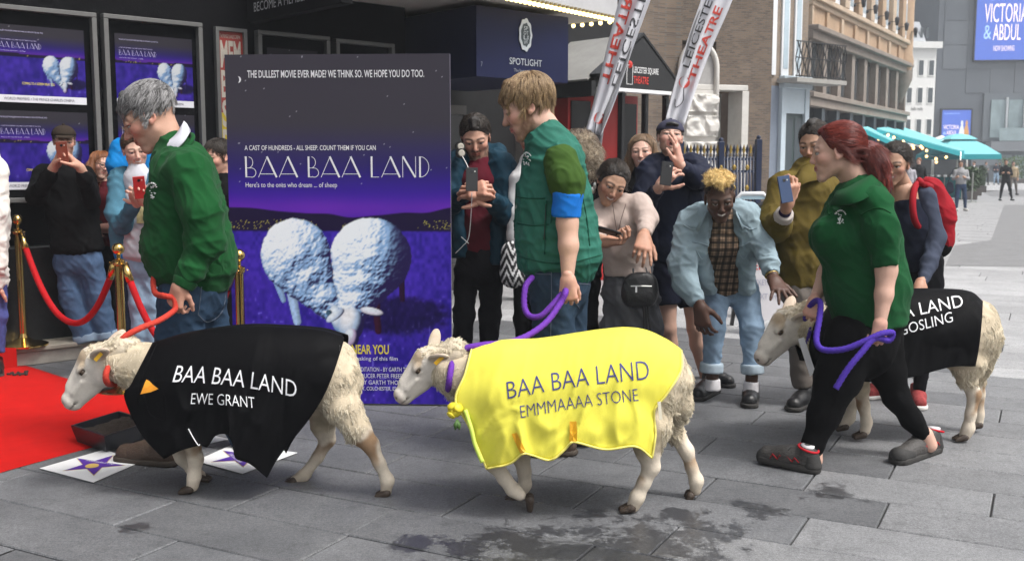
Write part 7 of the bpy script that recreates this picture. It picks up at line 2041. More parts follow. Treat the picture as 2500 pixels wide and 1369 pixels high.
awning('smaller turquoise awning just behind the red haired woman', [(2106, 314, 36), (2176, 345, 37), (2184, 343, 42), (2120, 312, 42)], .25)
awning('flat low turquoise awning under the large one', [(2212, 346, 52), (2278, 350, 52), (2282, 345, 58), (2216, 341, 58)], .12)
c = P(2338, 372, 47); o = thing('umbrella', c * A((1, 1, 0)), 'big square turquoise cafe umbrella with a vented top', 'umbrella'); r = A(o.location)
zt = P(2338, 330, 47)[2]
m = MB(r); V = []
def sq(h, z): return [A((c[0] + i * h, c[1] + j * h, z)) for i, j in ((-1, -1), (1, -1), (1, 1), (-1, 1))]
for a, b, nm in (((1.35, c[2] - .1), (.35, zt - .15), 'canopy'), ((.62, zt - .2), (.1, zt + .05), 'vent_cap')):
 m = MB(r); m.add(sq(*a) + sq((a[0] + b[0]) / 2, (a[1] + b[1]) / 2 + .06) + sq(*b), [(i + k, (i + 1) % 4 + k, (i + 1) % 4 + k + 4, i + k + 4) for k in (0, 4) for i in range(4)] + [(8, 9, 10, 11)]); m.build(nm, turq, o, smooth='auto')
m = MB(r); m.add(sq(1.36, c[2] - .1) + sq(1.37, c[2] - .32), [(i, (i + 1) % 4, (i + 1) % 4 + 4, i + 4) for i in range(4)]); m.build('valance', turq_d, o)
m = MB(r); m.tube([c * A((1, 1, 0)), A((c[0], c[1], zt))], .04, 8); m.build('pole', M('pale_steel'), o)
c = P(2298, 344, 60); o = thing('umbrella', c * A((1, 1, 0)), 'white cafe umbrella behind the large turquoise awning', 'umbrella'); r = A(o.location)
m = MB(r); m.add([c + A((1.1 * math.cos(a), 1.1 * math.sin(a), -.15)) for a in np.linspace(0, 6.283, 13)[:-1]] + [c + A((0, 0, .32))], [(i, (i + 1) % 12, 12) for i in range(12)]); m.build('canopy', M('white_render'), o)
m = MB(r); m.tube([c * A((1, 1, 0)), c + A((0, 0, .3))], .04, 8); m.build('pole', M('pale_steel'), o)
sl = thing('string_lights', P(2180, 340, 38), 'string of warm round bulbs hanging under the turquoise awnings', 'string lights'); r = A(sl.location)
wb_ = M('warm_bulb'); mb_ = MB(); mb_.ball((0, 0, 0), .055, 8, 6); gm_ = mb_.mesh('light_bulb', M('festoon_bulb', (1, .7, .3), .4, 0, emit=(1.0, .60, .22), es=2.0), True)
pts = []
for row in (((2120, 352), (2145, 340), (2168, 330), (2182, 336), (2205, 350), (2230, 362), (2248, 358), (2262, 368)), ((2205, 346), (2228, 356), (2252, 362), (2262, 382), (2285, 388), (2310, 384), (2286, 396))):
 q = [P(u, v, 38.5) for u, v in row]; pts.append(q)
 for t in q: o = mobj('light_bulb', gm_, sl); o.location = t - r
m = MB(r)
for q in pts: m.tube(spline([t + A((0, 0, .07)) for t in q], 30), .012, 4)
m.build('cable', M('black_plastic'), sl)
b0, b1 = G(2262, 484), G(2346, 489); o = thing('cafe_barrier', (b0 + b1) / 2, 'turquoise canvas cafe barrier at the edge of the terrace', 'barrier'); r = A(o.location)
m = MB(r); m.prism([b0 + A((0, 0, .08)), b1 + A((0, 0, .08)), b1 + A((0, 0, .95)), b0 + A((0, 0, .95))], (0, .03, 0)); m.build('canvas', turq_d, o)
lettering('lettering', 'STEAK & LOBSTER', b0 + (b1 - b0) * .35 + A((0, -.002, .42)), b1 - b0, (0, 0, 1), .55, .09, M('white_print2'), o, lift=.003, root=r)
m = MB(r)
for q in (b0, (b0 + b1) / 2, b1): m.tube([q + A((0, -.04, 0)), q + A((0, -.04, 1.0))], .02, 6)
m.build('post', M('pale_steel'), o)
leafm = M('hedge_leaf', (.035, .07, .02), .7, .5, 3)
def shrub(c, hx, hy, hz, lab, nl=900, mt=leafm, name='hedge_planter', cat='hedge'):
 o = thing(name, c, lab, cat)
 m = MB(); m.box((-hx, -hy, 0), (hx, hy, .35), .02); m.build('planter', M('dark_timber', (.06, .05, .045), .7, .2), o)
 q = rng.uniform(-1, 1, (nl, 3)); q /= np.maximum(1, (np.abs(q) ** 4).sum(1, keepdims=True) ** .25)
 q = q * (1 + .12 * rng.normal(size=(nl, 1))); ce = q * A((hx, hy, hz)) + A((0, 0, .35 + hz))
 a, b = rng.normal(size=(nl, 3)), rng.normal(size=(nl, 3)); a /= np.linalg.norm(a, axis=1, keepdims=True); b -= a * (a * b).sum(1, keepdims=True); b /= np.linalg.norm(b, axis=1, keepdims=True)
 s_ = .09; V = np.stack([ce - a * s_, ce + b * s_ * .5, ce + a * s_, ce - b * s_ * .5], 1).reshape(-1, 3)
 mobj('foliage', np_mesh('foliage', V, np.arange(nl * 4).reshape(-1, 4), mt, smooth=False), o, kind='stuff')
for (u, v, lab) in ((2358, 487, 'nearest clipped hedge planter beside the cafe barrier'), (2372, 477, 'middle clipped hedge planter beside the cafe barrier'), (2386, 469, 'furthest clipped hedge planter beside the cafe barrier')): shrub(G(u, v), .26, .5, .48, lab)
shrub(P(2488, 430, 85) * A((1, 1, 0)), 1.6, .8, .9, 'green shrub bed in front of the dark tower', 1600, M('bright_leaf', (.07, .13, .03), .7, .5, 3), 'shrub_bed', 'shrubs')
m = MB(); q = G(2372, 494)
o = thing('queue_post', q, 'slim steel queue post beside the cafe barrier', 'post'); m.lathe((0, 0, 0), [(.001, 0), (.2, 0), (.2, .03), (.03, .05), (.03, 1.15), (.001, 1.17)], 12); m.build('pole', M('pale_steel'), o)
# dim cafe interior behind the awnings
o = thing('cafe_counter', P(2245, 480, 56) * A((1, 1, 0)), 'dark cafe terrace furniture and screens beneath the awnings', 'cafe furniture'); r = A(o.location)
m = MB(r); m.box(P(2205, 470, 58) * A((1, 1, 0)), P(2330, 470, 60) * A((1, 1, 0)) + A((0, 0, 2.5))); m.build('screen_panel', M('dark_screen', (.03, .035, .04), .4, .5, 2), o)
for k in range(5):
 q = P(2262 + k * 16, 470, 54) * A((1, 1, 0)); m = MB(r); m.box(q + A((-.25, -.25, .42)), q + A((.25, .25, .47))); m.box(q + A((-.25, .2, .47)), q + A((.25, .25, .95)))
 for i in (-.22, .22):
  for j in (-.22, .22): m.box(q + A((i - .02, j - .02, 0)), q + A((i + .02, j + .02, .42)))
 m.build('chair', M('pale_chair', (.4, .42, .42), .5), o)
# ------------------------------------------------------------------ the crowd
navyc = fabric('navy_cloth', (.012, .016, .032), .8, .3, .15); blackk = fabric('black_knit', (.006, .006, .0065), .95, .3, .15)
pale_jeans = fabric('pale_denim', (.25, .35, .47), .85, .4, .25, vs=18); mid_jeans = fabric('mid_denim', (.075, .125, .22), .85, .4, .25, vs=18)
hair_k = (M('dark_hair_mass', (.014, .010, .008), .5, .35, 40, .6, 200), M_hair('dark_hair', (.008, .006, .005), (.06, .042, .03)))
hair_b = (M('brown_hair_mass', (.055, .032, .018), .55, .35, 40, .6, 200), M_hair('brown_hair', (.03, .018, .010), (.17, .105, .06)))
short = [('e', (0, -.1, .18), (.375, .445, .375)), ('c', (.27, -.02, .2), (.315, .0, .02), .08, .04), ('c', (-.27, -.02, .2), (-.315, .0, .02), .08, .04)]
blackleather = M('black_leather', (.010, .010, .011), .35, .2, 30, .3, 120); dsole = M('dark_sole')

# man in the brown cap filming
p = Person('tall man in a brown cap and black jumper filming with his phone', 175, 7.5, SKIN_A)
p.head(157, 346, 0, 78, 4, 8, 0, (160, 398, .02, 21), mouth='smile', browc=(.05, .035, .025), lid=.5)
p.wear('jumper', blackk, [['>', (158, 404, .02, 34, 26), (166, 440, 0, 62, 40), (176, 520, 0, 64, 42), (188, 600, 0, 62, 42), (190, 612, 0, 62, 42)],
 [(104, 424, .0, 27), (88, 478, -.1, 26), (118, 432, -.30, 20), (126, 420, -.33, 18)], [(212, 426, .0, 23), (224, 486, -.1, 23), (206, 436, -.30, 19), (200, 424, -.33, 17)]], amp=.009, seed=101)
p.bare([(118, 432, -.30, 14), (134, 404, -.36, 11)], [(208, 438, -.30, 14), (196, 408, -.36, 11)])
p.wear('jeans', mid_jeans, [[(190, 600, 0, 58, 38), (190, 640, 0, 58, 38)], ['>', (164, 640, 0, 32), (178, 730, 0, 31), (210, 826, 0, 29)], ['>', (220, 640, .0, 31), (240, 730, .02, 30), (262, 818, .04, 28)]], amp=.010, seed=103)
p.wear('rolled_cuff', fabric('denim_underside', (.26, .34, .44), .85, .3, .15), [['<>', (206, 816, 0, 31), (211, 834, 0, 31)], ['<>', (259, 808, .04, 30), (263, 826, .04, 30)]], amp=.002, body=False)
p.hand(136, 404, -.36, (.55, -.15, .75), (-.6, .3, .6), (.5, .5, .55, .6), (.5, .6, .6), -1)
p.hand(194, 408, -.36, (-.6, -.15, .7), (.6, .3, .6), (.5, .5, .55, .6), (.5, .6, .6), 1)
shoe(p, (214, 856), (196, 872), blackleather, dsole); shoe(p, (266, 852), (256, 868), blackleather, dsole)
p.finish()
p.hair('hair', short, *hair_k, n=900, L=.03, rad=.0011, low=-.15)
capm = fabric('brown_cap_cloth', (.035, .026, .02), .9, .3, .15)
def cap_hat(s, mat, back=False):
 H = s.H; f = -1 if back else 1
 sd = Sdf(); sd.ell(s.HW((0, -.09, .2)), A((.40, .46, .36)) * H, s.R, .02); sd.plane(s.HW((0, 0, .2)), s.R @ unit((0, .18 * f, -1)), .01)
 V, Q = sd.surf(.006); o = mobj('cap', np_mesh('cap', V, Q, mat), s.o)
 sd = Sdf(); a = s.R @ unit((0, 1. * f, -.12 if not back else -.35)); up = unit(s.R @ A((0, .2, 1.)))
 sd.ell(s.HW((0, (.36 if not back else -.30) * 1. if not back else -.46, .22 if not back else .16)), A((.30, .27, .035)) * H, np.stack([s.R[:, 0], a, unit(np.cross(s.R[:, 0], a))], 1), .01)
 V, Q = sd.surf(.005); mobj('cap_peak', np_mesh('cap_peak', V, Q, mat), o)
 m = MB(); m.ball(s.HW((0, -.07, .565)), .012, 8, 6); m.build('cap_button', mat, o, smooth=True)
 return o
cap_hat(p, capm)
phone('phone with a reddish case held up by the man in the brown cap', p.p(152, 372, -.44) + p.root, (0, -.2, 1), (.38, -.92, -.2), M('rust_case', (.2, .045, .025), .4))

# red haired woman in glasses peeking
p = Person('red haired woman in round glasses and a maroon top peeking between two men', 250, 7.9, SKIN_B)
p.head(247, 404, 0, 70, 25, 4, -14, (252, 445, .02, 16), fem=1, browc=(.18, .08, .04), lid=.3, mouth='closed')
p.wear('maroon_top', fabric('maroon_knit', (.07, .010, .014), .9, .3, .15), [['>', (254, 456, .02, 26, 22), (256, 490, 0, 38, 32), (258, 560, 0, 38, 32), (260, 600, 0, 38, 32)]], amp=.007, seed=111)
p.wear('jacket', fabric('black_jacket_cloth', (.012, .012, .013), .8, .3, .15), [[(226, 476, .05, 24), (222, 530, .0, 20), (244, 556, -.14, 14)], [(288, 476, .06, 24), (300, 540, .04, 20), (278, 562, -.1, 14)], [(232, 470, .06, 22, 22), (230, 600, .06, 24, 24)]], amp=.006, seed=112)
p.wear('trousers', blackk, [[(258, 600, 0, 38, 30), (258, 630, 0, 38, 30)], ['>', (246, 640, 0, 20), (246, 838, .02, 15)], ['>', (272, 640, 0, 20), (272, 838, .02, 15)]], seed=113)
p.hand(246, 556, -.15, (.8, -.2, .1), (0, -.5, .8), (.7, .7, .75, .8), (.6, .6, .5), 1); p.hand(278, 560, -.12, (-.8, -.2, .0), (0, -.5, .8), (.7, .7, .75, .8), (.6, .6, .5), -1)
shoe(p, (246, 852), (240, 862), blackleather, dsole); shoe(p, (274, 852), (268, 862), blackleather, dsole)
p.finish()
gin = (M('ginger_hair_mass', (.20, .07, .025), .55, .35, 30, .6, 160), M_hair('ginger_hair', (.14, .045, .015), (.42, .17, .06)))
p.hair('hair', [('e', (0, -.1, .18), (.40, .46, .39)), ('c', (.32, -.02, .15), (.40, .02, -.5), .14, .16), ('c', (-.32, -.02, .15), (-.38, .02, -.45), .12, .14), ('c', (0, -.35, .1), (0, -.3, -.5), .3, .25)], *gin, flow='crown', n=2600, L=.14, m=8, rad=.001, low=-.8, lift=.15, droop=.8, ymax=.05, hairline=((.88, -.47), (.2, .22)))
gl2 = thing('glasses', p.root, 'dark round framed glasses on the peeking red haired woman', 'glasses')
for sx in (-1, 1):
 m = MB(); m.tube([p.HW((sx * (.14 + .115 * math.cos(t)), .42, .0 + .105 * math.sin(t))) for t in np.linspace(0, 6.283, 20)], .0024, 6); m.tube([p.HW((sx * .25, .42, .02)), p.HW((sx * .35, .1, .03)), p.HW((sx * .36, -.05, .02))], .002, 6); m.build('frame', M('dark_frame', (.01, .01, .01), .3), gl2, smooth=True)

# bright blue hooded person behind
p = Person('person in a bright blue hooded jacket bending down behind the older man', 322, 7.55, SKIN_A)
p.head(330, 330, 0, 72, 60, 40, 0, (315, 372, .02, 18), browc=(.05, .03, .02))
azure = fabric('azure_jacket', (.008, .18, .48), .6, .3, .1)
p.wear('jacket', azure, [[(318, 368, .03, 42, 34), (322, 420, .05, 52, 40), (322, 500, .06, 48, 38), (322, 620, .06, 46, 36)], [(292, 362, -.02, 26), (284, 400, -.06, 24), (290, 440, -.06, 20)], [(366, 372, .04, 28), (376, 420, .02, 24), (372, 470, .02, 20)]], amp=.009, seed=121)
p.wear('trousers', navyc, [[(322, 610, .06, 44, 34), (322, 650, .06, 42, 32)], ['>', (308, 660, .06, 22), (306, 840, .06, 17)], ['>', (338, 660, .06, 22), (338, 840, .06, 17)]], seed=122)
shoe(p, (306, 868), (300, 880), blackleather, dsole); shoe(p, (340, 866), (340, 880), blackleather, dsole)
p.finish(); p.hair('hair', short, *hair_b, n=1000, L=.04, rad=.0011)

# laughing man in the denim jacket
p = Person('laughing young man in a blue denim jacket photographing with a red phone', 325, 7.0, SKIN_B)
p.head(330, 366, 0, 92, 8, 14, 8, (336, 420, .02, 21), mouth='smile', browc=(.06, .035, .02), lid=.2)
djk = fabric('blue_denim_jacket', (.065, .165, .23), .8, .35, .2, vs=18)
p.wear('roll_neck', fabric('pale_grey_tee', (.50, .50, .54), .9, .2, .06), [(['>', (336, 412, -.01, 24, 22), (338, 436, -.01, 38, 30), (344, 520, -.03, 44, 36), (346, 612, -.03, 44, 36), (346, 626, -.03, 44, 36)])], amp=.007, seed=131)
b_ = bvh(p.last)
class _T: pass
t_ = _T(); t_.root = p.root; t_.o = p.o
pic = M('tee_print', (.3, .25, .12), .8, .9, 30); letters_on(t_, b_, 'tee_print', '', lambda x, y: (334 + 32 * x, 545 - 58 * y), pic, p.o, src=(A([(0, 0), (1, 0), (1, 1.), (0, 1)]), [(0, 1, 2, 3)]), maxe=.3, lift=.006)
p.wear('denim_jacket', djk, [['>', (300, 440, .04, 34, 36), (298, 520, .04, 32, 40), (300, 606, .04, 30, 40)], ['>', (376, 440, .04, 32, 36), (386, 520, .04, 26, 40), (386, 606, .04, 24, 40)],
 [(292, 440, .0, 28), (284, 520, -.10, 27), (298, 548, -.16, 24), (322, 510, -.30, 18), (330, 498, -.33, 17)], [(378, 440, .0, 28), (394, 510, -.10, 26), (372, 500, -.28, 19)]], amp=.010, seed=132, k=.03)
p.wear('jeans', pale_jeans, [[(346, 612, 0, 46, 34), (346, 650, 0, 46, 34)], ['>', (330, 650, 0, 26), (338, 740, 0, 24), (342, 860, 0, 19)], ['>', (366, 650, .0, 26), (370, 740, .02, 24), (374, 860, .02, 19)]], amp=.007, seed=133)
p.hand(334, 494, -.35, (.4, -.3, .8), (-.4, .5, .3), (.5, .55, .6, .6), (.5, .7, .5), -1); p.hand(362, 496, -.35, (-.5, -.3, .7), (.2, -.8, .3), (.55, .6, .65, .7), (.5, .7, .5), 1)
shoe(p, (340, 905), (334, 925), blackleather, dsole); shoe(p, (376, 905), (376, 922), blackleather, dsole)
p.finish(); p.hair('hair', short + [('c', (0, .1, .46), (0, .25, .40), .13, .08)], *hair_b, n=1500, L=.045, rad=.0011, flow='back', lift=.35)
phone('phone in a bright red case held by the man in the denim jacket', p.p(341, 458, -.46) + p.root, (0, -.25, 1), (.36, -.9, -.25), M('red_case', (.42, .02, .02), .35))

# half hidden dark haired person by the board
p = Person('dark haired person half hidden behind the left edge of the film board', 530, 7.4, SKIN_A)
p.head(530, 384, 0, 92, -50, 10, 0, (540, 440, .02, 20), browc=(.02, .015, .012))
p.wear('coat', blackk, [['>', (540, 440, .02, 30, 28), (546, 480, 0, 56, 38), (546, 600, 0, 54, 38), (546, 690, 0, 54, 38)], [(520, 470, -.02, 24), (516, 560, -.04, 22), (524, 640, -.06, 18)]], seed=141)
p.wear('trousers', blackk, [['>', (534, 690, 0, 26), (530, 860, 0, 20)], ['>', (562, 690, 0, 26), (560, 860, 0, 20)]], seed=142)
shoe(p, (530, 880), (526, 894), blackleather, dsole); shoe(p, (562, 880), (560, 894), blackleather, dsole)
p.finish(); p.hair('hair', short, *hair_k, n=1500, L=.06, rad=.0012, low=-.25)

# cream coated person cut by the left edge
p = Person('person in a fluffy cream coat and floral trousers cut off by the left edge', -44, 6.95, SKIN_A)
p.head(-40, 320, 0, 86, 40, 0, 0, (-38, 372, .02, 20), browc=(.05, .03, .02))
fl_ = fabric('cream_fleece', (.72, .69, .64), .95, .8, .1)
p.wear('fleece_coat', fl_, [['>', (-36, 372, .02, 32, 30), (-36, 420, 0, 50, 44), (-32, 540, 0, 52, 46), (-30, 700, 0, 50, 44)], [(-6, 416, 0, 26), (-8, 520, -.06, 27), (-6, 640, -.08, 23), (-10, 690, -.06, 18)], [(-80, 416, 0, 28), (-90, 540, 0, 26), (-80, 640, -.1, 20)]], amp=.014, sc=(20, 20, 22), seed=151)
flor = M('floral_print', (.05, .06, .22), .8, .9, 16)
p.wear('trousers', flor, [['>', (-4, 690, 0, 24), (-4, 770, 0, 23), (-4, 860, 0, 20)], ['>', (-56, 690, 0, 26), (-56, 860, 0, 20)]], seed=152)
p.hand(-12, 690, -.06, (-.3, .3, -1), (-.5, -.8, 0), .3)
shoe(p, (-6, 905), (-8, 925), blackleather, dsole); shoe(p, (-56, 905), (-58, 925), blackleather, dsole)
p.finish(); p.hair('hair', short, *hair_b, n=600, L=.05, rad=.0012)

# bearded man with headphones
p = Person('bearded man in a teal hooded jacket with headphones reading his phone', 1170, 6.7, SKIN_A)
p.head(1161, 336, 0, 112, -2, 26, 4, (1172, 398, .03, 28), beard=.8, beardc=(.035, .02, .015), browc=(.02, .013, .01), lid=.4)
tealj = fabric('teal_shell_jacket', (.010, .036, .058), .55, .25, .12); maroon = fabric('maroon_jumper', (.085, .010, .018), .9, .3, .12)
p.wear('jumper', maroon, [['>', (1172, 402, .02, 34, 32), (1168, 440, 0, 56, 40), (1168, 540, 0, 50, 42), (1168, 620, 0, 50, 40)]], amp=.006, seed=161)
p.wear('jacket', tealj, [['>', (1126, 402, .06, 36, 42), (1120, 470, .04, 36, 48), (1122, 560, .03, 36, 50), (1128, 626, .03, 34, 50)], ['>', (1212, 402, .06, 36, 42), (1214, 470, .04, 34, 48), (1214, 560, .03, 30, 50), (1210, 640, .03, 30, 50)],
 ['>', (1112, 400, .0, 34), (1088, 480, -.06, 33), (1100, 494, -.14, 30), (1132, 474, -.3, 22)], ['>', (1226, 402, .0, 36), (1246, 490, -.06, 34), (1234, 520, -.12, 32), (1196, 482, -.3, 23)],
 [(1140, 366, .12, 24), (1178, 374, .16, 26), (1216, 372, .12, 24)]], amp=.012, seed=162, k=.03)
p.wear('jumper_cuff', maroon, [['<>', (1136, 474, -.29, 18), (1141, 471, -.33, 17)], ['<>', (1196, 480, -.29, 19), (1189, 476, -.33, 17)]], amp=.001, body=False, res=.006)
p.bare([(1134, 474, -.3, 13), (1141, 470, -.34, 12)], [(1194, 478, -.3, 13), (1187, 474, -.34, 12)])
p.hand(1138, 472, -.33, (.8, -.35, .25), (-.3, -.8, .4), (.55, .6, .65, .7), (.5, .6, .3), -1, nail=0); p.hand(1190, 476, -.33, (-.8, -.35, .25), (.3, -.8, .4), (.5, .55, .6, .7), (.5, .6, .3), 1)
dkj = fabric('black_jeans', (.006, .006, .008), .8, .35, .2)
p.wear('jeans', dkj, [[(1168, 620, 0, 56, 42), (1168, 660, 0, 56, 42)], ['>', (1138, 665, 0, 33), (1132, 770, 0, 29), (1126, 900, 0, 23)], ['>', (1200, 665, .0, 33), (1196, 770, .02, 29), (1190, 890, .02, 22)]], amp=.008, seed=164)
shoe(p, (1124, 918), (1118, 940), blackleather, dsole); shoe(p, (1192, 908), (1196, 930), blackleather, dsole)
p.finish(); p.hair('hair', short + [('c', (0, .12, .46), (0, .24, .38), .14, .08)], *hair_k, n=2000, L=.035, rad=.0011, flow='up', lift=.5, clump=.7)
hp = thing('headphones', p.root, 'black headphones resting round the neck of the bearded man', 'headphones')
m = MB(); m.tube(spline([p.p(1122, 362, -.10), p.p(1120, 384, -.02), p.p(1134, 398, .10), p.p(1172, 402, .15), p.p(1206, 396, .08)], 30), .009, 8); m.build('band', M('black_plastic'), hp, smooth=True)
for q in ((1122, 358, -.11), (1124, 374, -.12)):
 m = MB(); m.tube([p.p(*q), p.p(q[0] + 3, q[1], q[2] - .028)], [.033, .030], 16); e_ = m.build('ear_cup', M('black_plastic'), hp, smooth='auto')
 m = MB(); m.tube([p.p(q[0] + 3, q[1], q[2] - .0285), p.p(q[0] + 3.4, q[1], q[2] - .032)], [.022, .018], 14); m.build('ear_cushion', M('pale_cushion', (.45, .42, .36), .7), e_)
m = MB(); m.tube(spline([p.p(1152, 452, -.44), p.p(1146, 420, -.34), p.p(1140, 402, -.22), p.p(1128, 380, -.14)], 24), .0028, 5); m.tube(spline([p.p(1152, 470, -.44), p.p(1150, 520, -.36), p.p(1144, 580, -.30), p.p(1130, 600, -.28), p.p(1112, 618, -.26)], 24), .0028, 5); m.tube(spline([p.p(1126, 578, -.29), p.p(1144, 594, -.30)], 8), .0028, 5); m.build('cable', M('white_print2'), hp, smooth=True)
phone('black phone held low by the bearded man with headphones', p.p(1152, 438, -.46) + p.root, (0, .25, 1), (.1, -.95, .1), M('black_case', (.012, .012, .013), .3))

# two people mostly hidden behind the young man in the vest
p = Person('person in a fur trimmed hood and black jeans mostly hidden behind the young man', 1418, 6.4, SKIN_A)
p.head(1408, 366, 0, 100, -110, 10, 0, (1412, 424, .02, 24), fem=1)
p.wear('parka', fabric('black_parka', (.014, .014, .015), .7, .3, .15), [['>', (1412, 430, .02, 36, 34), (1416, 470, 0, 56, 44), (1420, 580, 0, 52, 44), (1424, 680, 0, 48, 44)], [(1450, 460, -.06, 26), (1456, 560, -.1, 24), (1446, 660, -.12, 18)]], amp=.009, seed=171)
fur = M('fur_trim_mass', (.30, .24, .17), .9, .4, 40, .8, 90)
p.wear('fur_hood', fur, [[(1398, 350, -.02, 24), (1424, 352, -.06, 26), (1438, 376, -.06, 28), (1440, 410, -.04, 28), (1424, 436, -.06, 26)]], amp=.02, sc=(30, 30, 30), body=False, seed=172)
V, Q = p.last; N = vnormals(V, Q); hair_obj('fur_strands', strands(V, N, 3500, 4, .04, lambda q: rng.normal(size=q.shape), 1.2, .2, .4, .5, 300), .0011, M_hair('fur', (.16, .11, .07), (.62, .54, .43)), p.parts[-1])
p.wear('jeans', dkj, [[(1424, 680, 0, 44, 40), (1424, 700, 0, 44, 40)], ['>', (1396, 700, 0, 26), (1392, 800, 0, 24), (1392, 930, 0, 19)], ['>', (1438, 700, 0, 27), (1440, 800, -.02, 23), (1436, 930, 0, 18)]], amp=.008, seed=173)
shoe(p, (1394, 948), (1372, 960), blackleather, dsole); shoe(p, (1440, 944), (1420, 958), blackleather, dsole)
p.finish(); p.hair('hair', [('e', (0, -.1, .17), (.39, .45, .39)), ('c', (0, -.35, .1), (0, -.3, -.4), .3, .22)], *hair_b, n=1500, L=.12, rad=.0011, low=-.7, droop=.6)
p = Person('person in a white spotted top and black leggings hidden behind the young man', 1276, 6.6, SKIN_A)
p.head(1300, 330, 0, 100, -40, 10, 0, (1296, 390, .02, 22), fem=1)
spot = M('spotted_white_top', (.66, .66, .66), .8, .08, 20)
p.wear('top', spot, [['>', (1296, 396, .02, 30, 30), (1294, 440, 0, 48, 40), (1292, 540, 0, 44, 38), (1288, 596, 0, 44, 38)], [(1262, 440, -.02, 22), (1256, 520, -.04, 21), (1254, 580, -.06, 20)]], amp=.007, seed=181)
p.wear('leggings', leggings, [[(1288, 600, 0, 42, 36), (1286, 660, 0, 42, 36)], ['>', (1272, 670, 0, 24), (1272, 780, 0, 21), (1280, 920, 0, 15)], ['>', (1306, 670, 0, 24), (1310, 780, 0, 21), (1312, 920, 0, 15)]], amp=.004, seed=182)
shoe(p, (1280, 936), (1268, 950), blackleather, dsole); shoe(p, (1314, 936), (1306, 950), blackleather, dsole)
p.finish(); p.hair('hair', short, *hair_k, n=600, L=.05, rad=.0012)
bg_ = thing('tote_bag', p.p(1252, 640, -.16) + p.root, 'black bag with white zigzag stripes hanging behind the young man', 'bag')
sd = Sdf(); sd.cap((0, 0, .06), (0, 0, -.08), .075, .085, .02, (1, 0, 0), 1.0, 1.0); V, Q = sd.surf(.007); zc_ = V[:, 2] * 30 + 1.3 * np.abs(((V[:, 0] * 26) % 2) - 1) * 2
col_ = np.where(((zc_ % 2) < .8)[:, None], A((.7, .7, .7))[None], A((.01, .01, .012))[None]); mobj('bag_body', np_mesh('bag_body', V, Q, M('zigzag_cloth', attr=True, rough=.8, var=.05), col=col_), bg_)
m = MB(); m.tube(spline([(0.05, 0, .11), (.06, .02, .3), (.02, .03, .42)], 14), .006, 6); m.build('handle', M('black_plastic'), bg_)

# laughing woman in the beige jumper
p = Person('laughing woman in a beige jumper and long grey skirt reaching forward', 1530, 6.2, SKIN_C)
p.head(1494, 446, -.1, 112, 12, 26, -20, (1516, 508, .0, 24), fem=1, mouth='smile', browc=(.02, .012, .01), lid=.25, lipc=(.30, .11, .09))
beige = fabric('beige_knit', (.46, .37, .33), .95, .5, .08, sheen=.3); gsk = fabric('charcoal_skirt', (.085, .087, .095), .9, .3, .12)
p.wear('jumper', beige, [['>', (1518, 502, -.02, 40, 34), (1516, 540, .0, 62, 46), (1528, 610, .02, 66, 46), (1532, 668, .03, 58, 44)],
 ['>', (1468, 510, -.02, 32), (1452, 560, -.12, 27), (1466, 584, -.22, 19)], ['>', (1562, 500, -.04, 34), (1580, 536, -.14, 28), (1574, 570, -.34, 20)]], amp=.008, seed=191)
p.wear('skirt', gsk, [['>', (1534, 650, .05, 62, 44), (1540, 720, .05, 68, 50), (1542, 800, .05, 74, 54), (1544, 900, .05, 78, 58), (1546, 945, .05, 80, 60)]], amp=.018, sc=(14, 14, 1.5), seed=192, drape=.8)
b_ = bvh(p.last)
p.bare([(1464, 578, -.2, 13), (1476, 590, -.26, 11)], [(1576, 564, -.32, 13), (1572, 576, -.38, 11)])
p.hand(1472, 592, -.25, (.8, -.4, .1), (0, .2, -1), (.45, .5, .55, .6), (.6, .7, .4), -1); p.hand(1572, 575, -.38, (-.15, -.75, -.6), (.1, -.6, .7), (.15, .35, .45, .5), (.7, .6, .3), 1)
shoe(p, (1520, 962), (1512, 985), blackleather, dsole); shoe(p, (1568, 960), (1566, 985), blackleather, dsole)
p.finish(); p.hair('hair', [('e', (0, -.1, .17), (.375, .445, .375)), ('c', (.2, .05, .35), (.32, .05, .0), .1, .06), ('c', (-.2, .05, .35), (-.32, .05, .0), .1, .06), ('c', (0, -.4, .2), (-.1, -.55, .0), .2, .16)], *hair_k, flow='back', n=2200, L=.09, rad=.001, low=-.25, lift=.1, hairline=((.9, -.43), (.2, .2)))
m = MB(); m.tube(spline([p.p(1496, 500, -.16), p.p(1502, 540, -.22), p.p(1508, 566, -.23), p.p(1518, 530, -.2), p.p(1528, 498, -.12)], 24), .0025, 5); m.ball(p.p(1508, 575, -.23), A((.008, .006, .018)), 8, 6); m.build('necklace', M('dark_cord', (.05, .025, .018), .6), p.o, smooth=True)
m = MB(); m.ball(p.HW((.37, .04, -.2)), A((.012, .006, .022)), 8, 6); m.ball(p.HW((.37, .04, -.33)), A((.018, .006, .02)), 8, 6); m.build('earring', M('pale_steel'), p.o, smooth=True)
phone('phone held flat in the right hand of the woman in the beige jumper', p.p(1488, 566, -.32) + p.root, (.9, -.3, -.25), (.1, -.5, -.85), M('black_case'))
hb = thing('shoulder_bag', p.p(1562, 708, -.30) + p.root, 'black leather shoulder bag hanging against the grey skirt', 'bag')
sd = Sdf(); sd.cap((-.045, 0, .045), (.05, 0, .05), .045, .045, .03, (0, 1, 0), .6); sd.cap((-.05, 0, -.045), (.045, 0, -.04), .05, .05, .06, (0, 1, 0), .8); sd.ell((0, 0, 0), (.105, .045, .10), k=.03); V, Q = sd.surf(.006); mobj('bag_body', np_mesh('bag_body', wrinkle(V, Q, .005, (9, 9, 9), 5), Q, blackleather), hb)
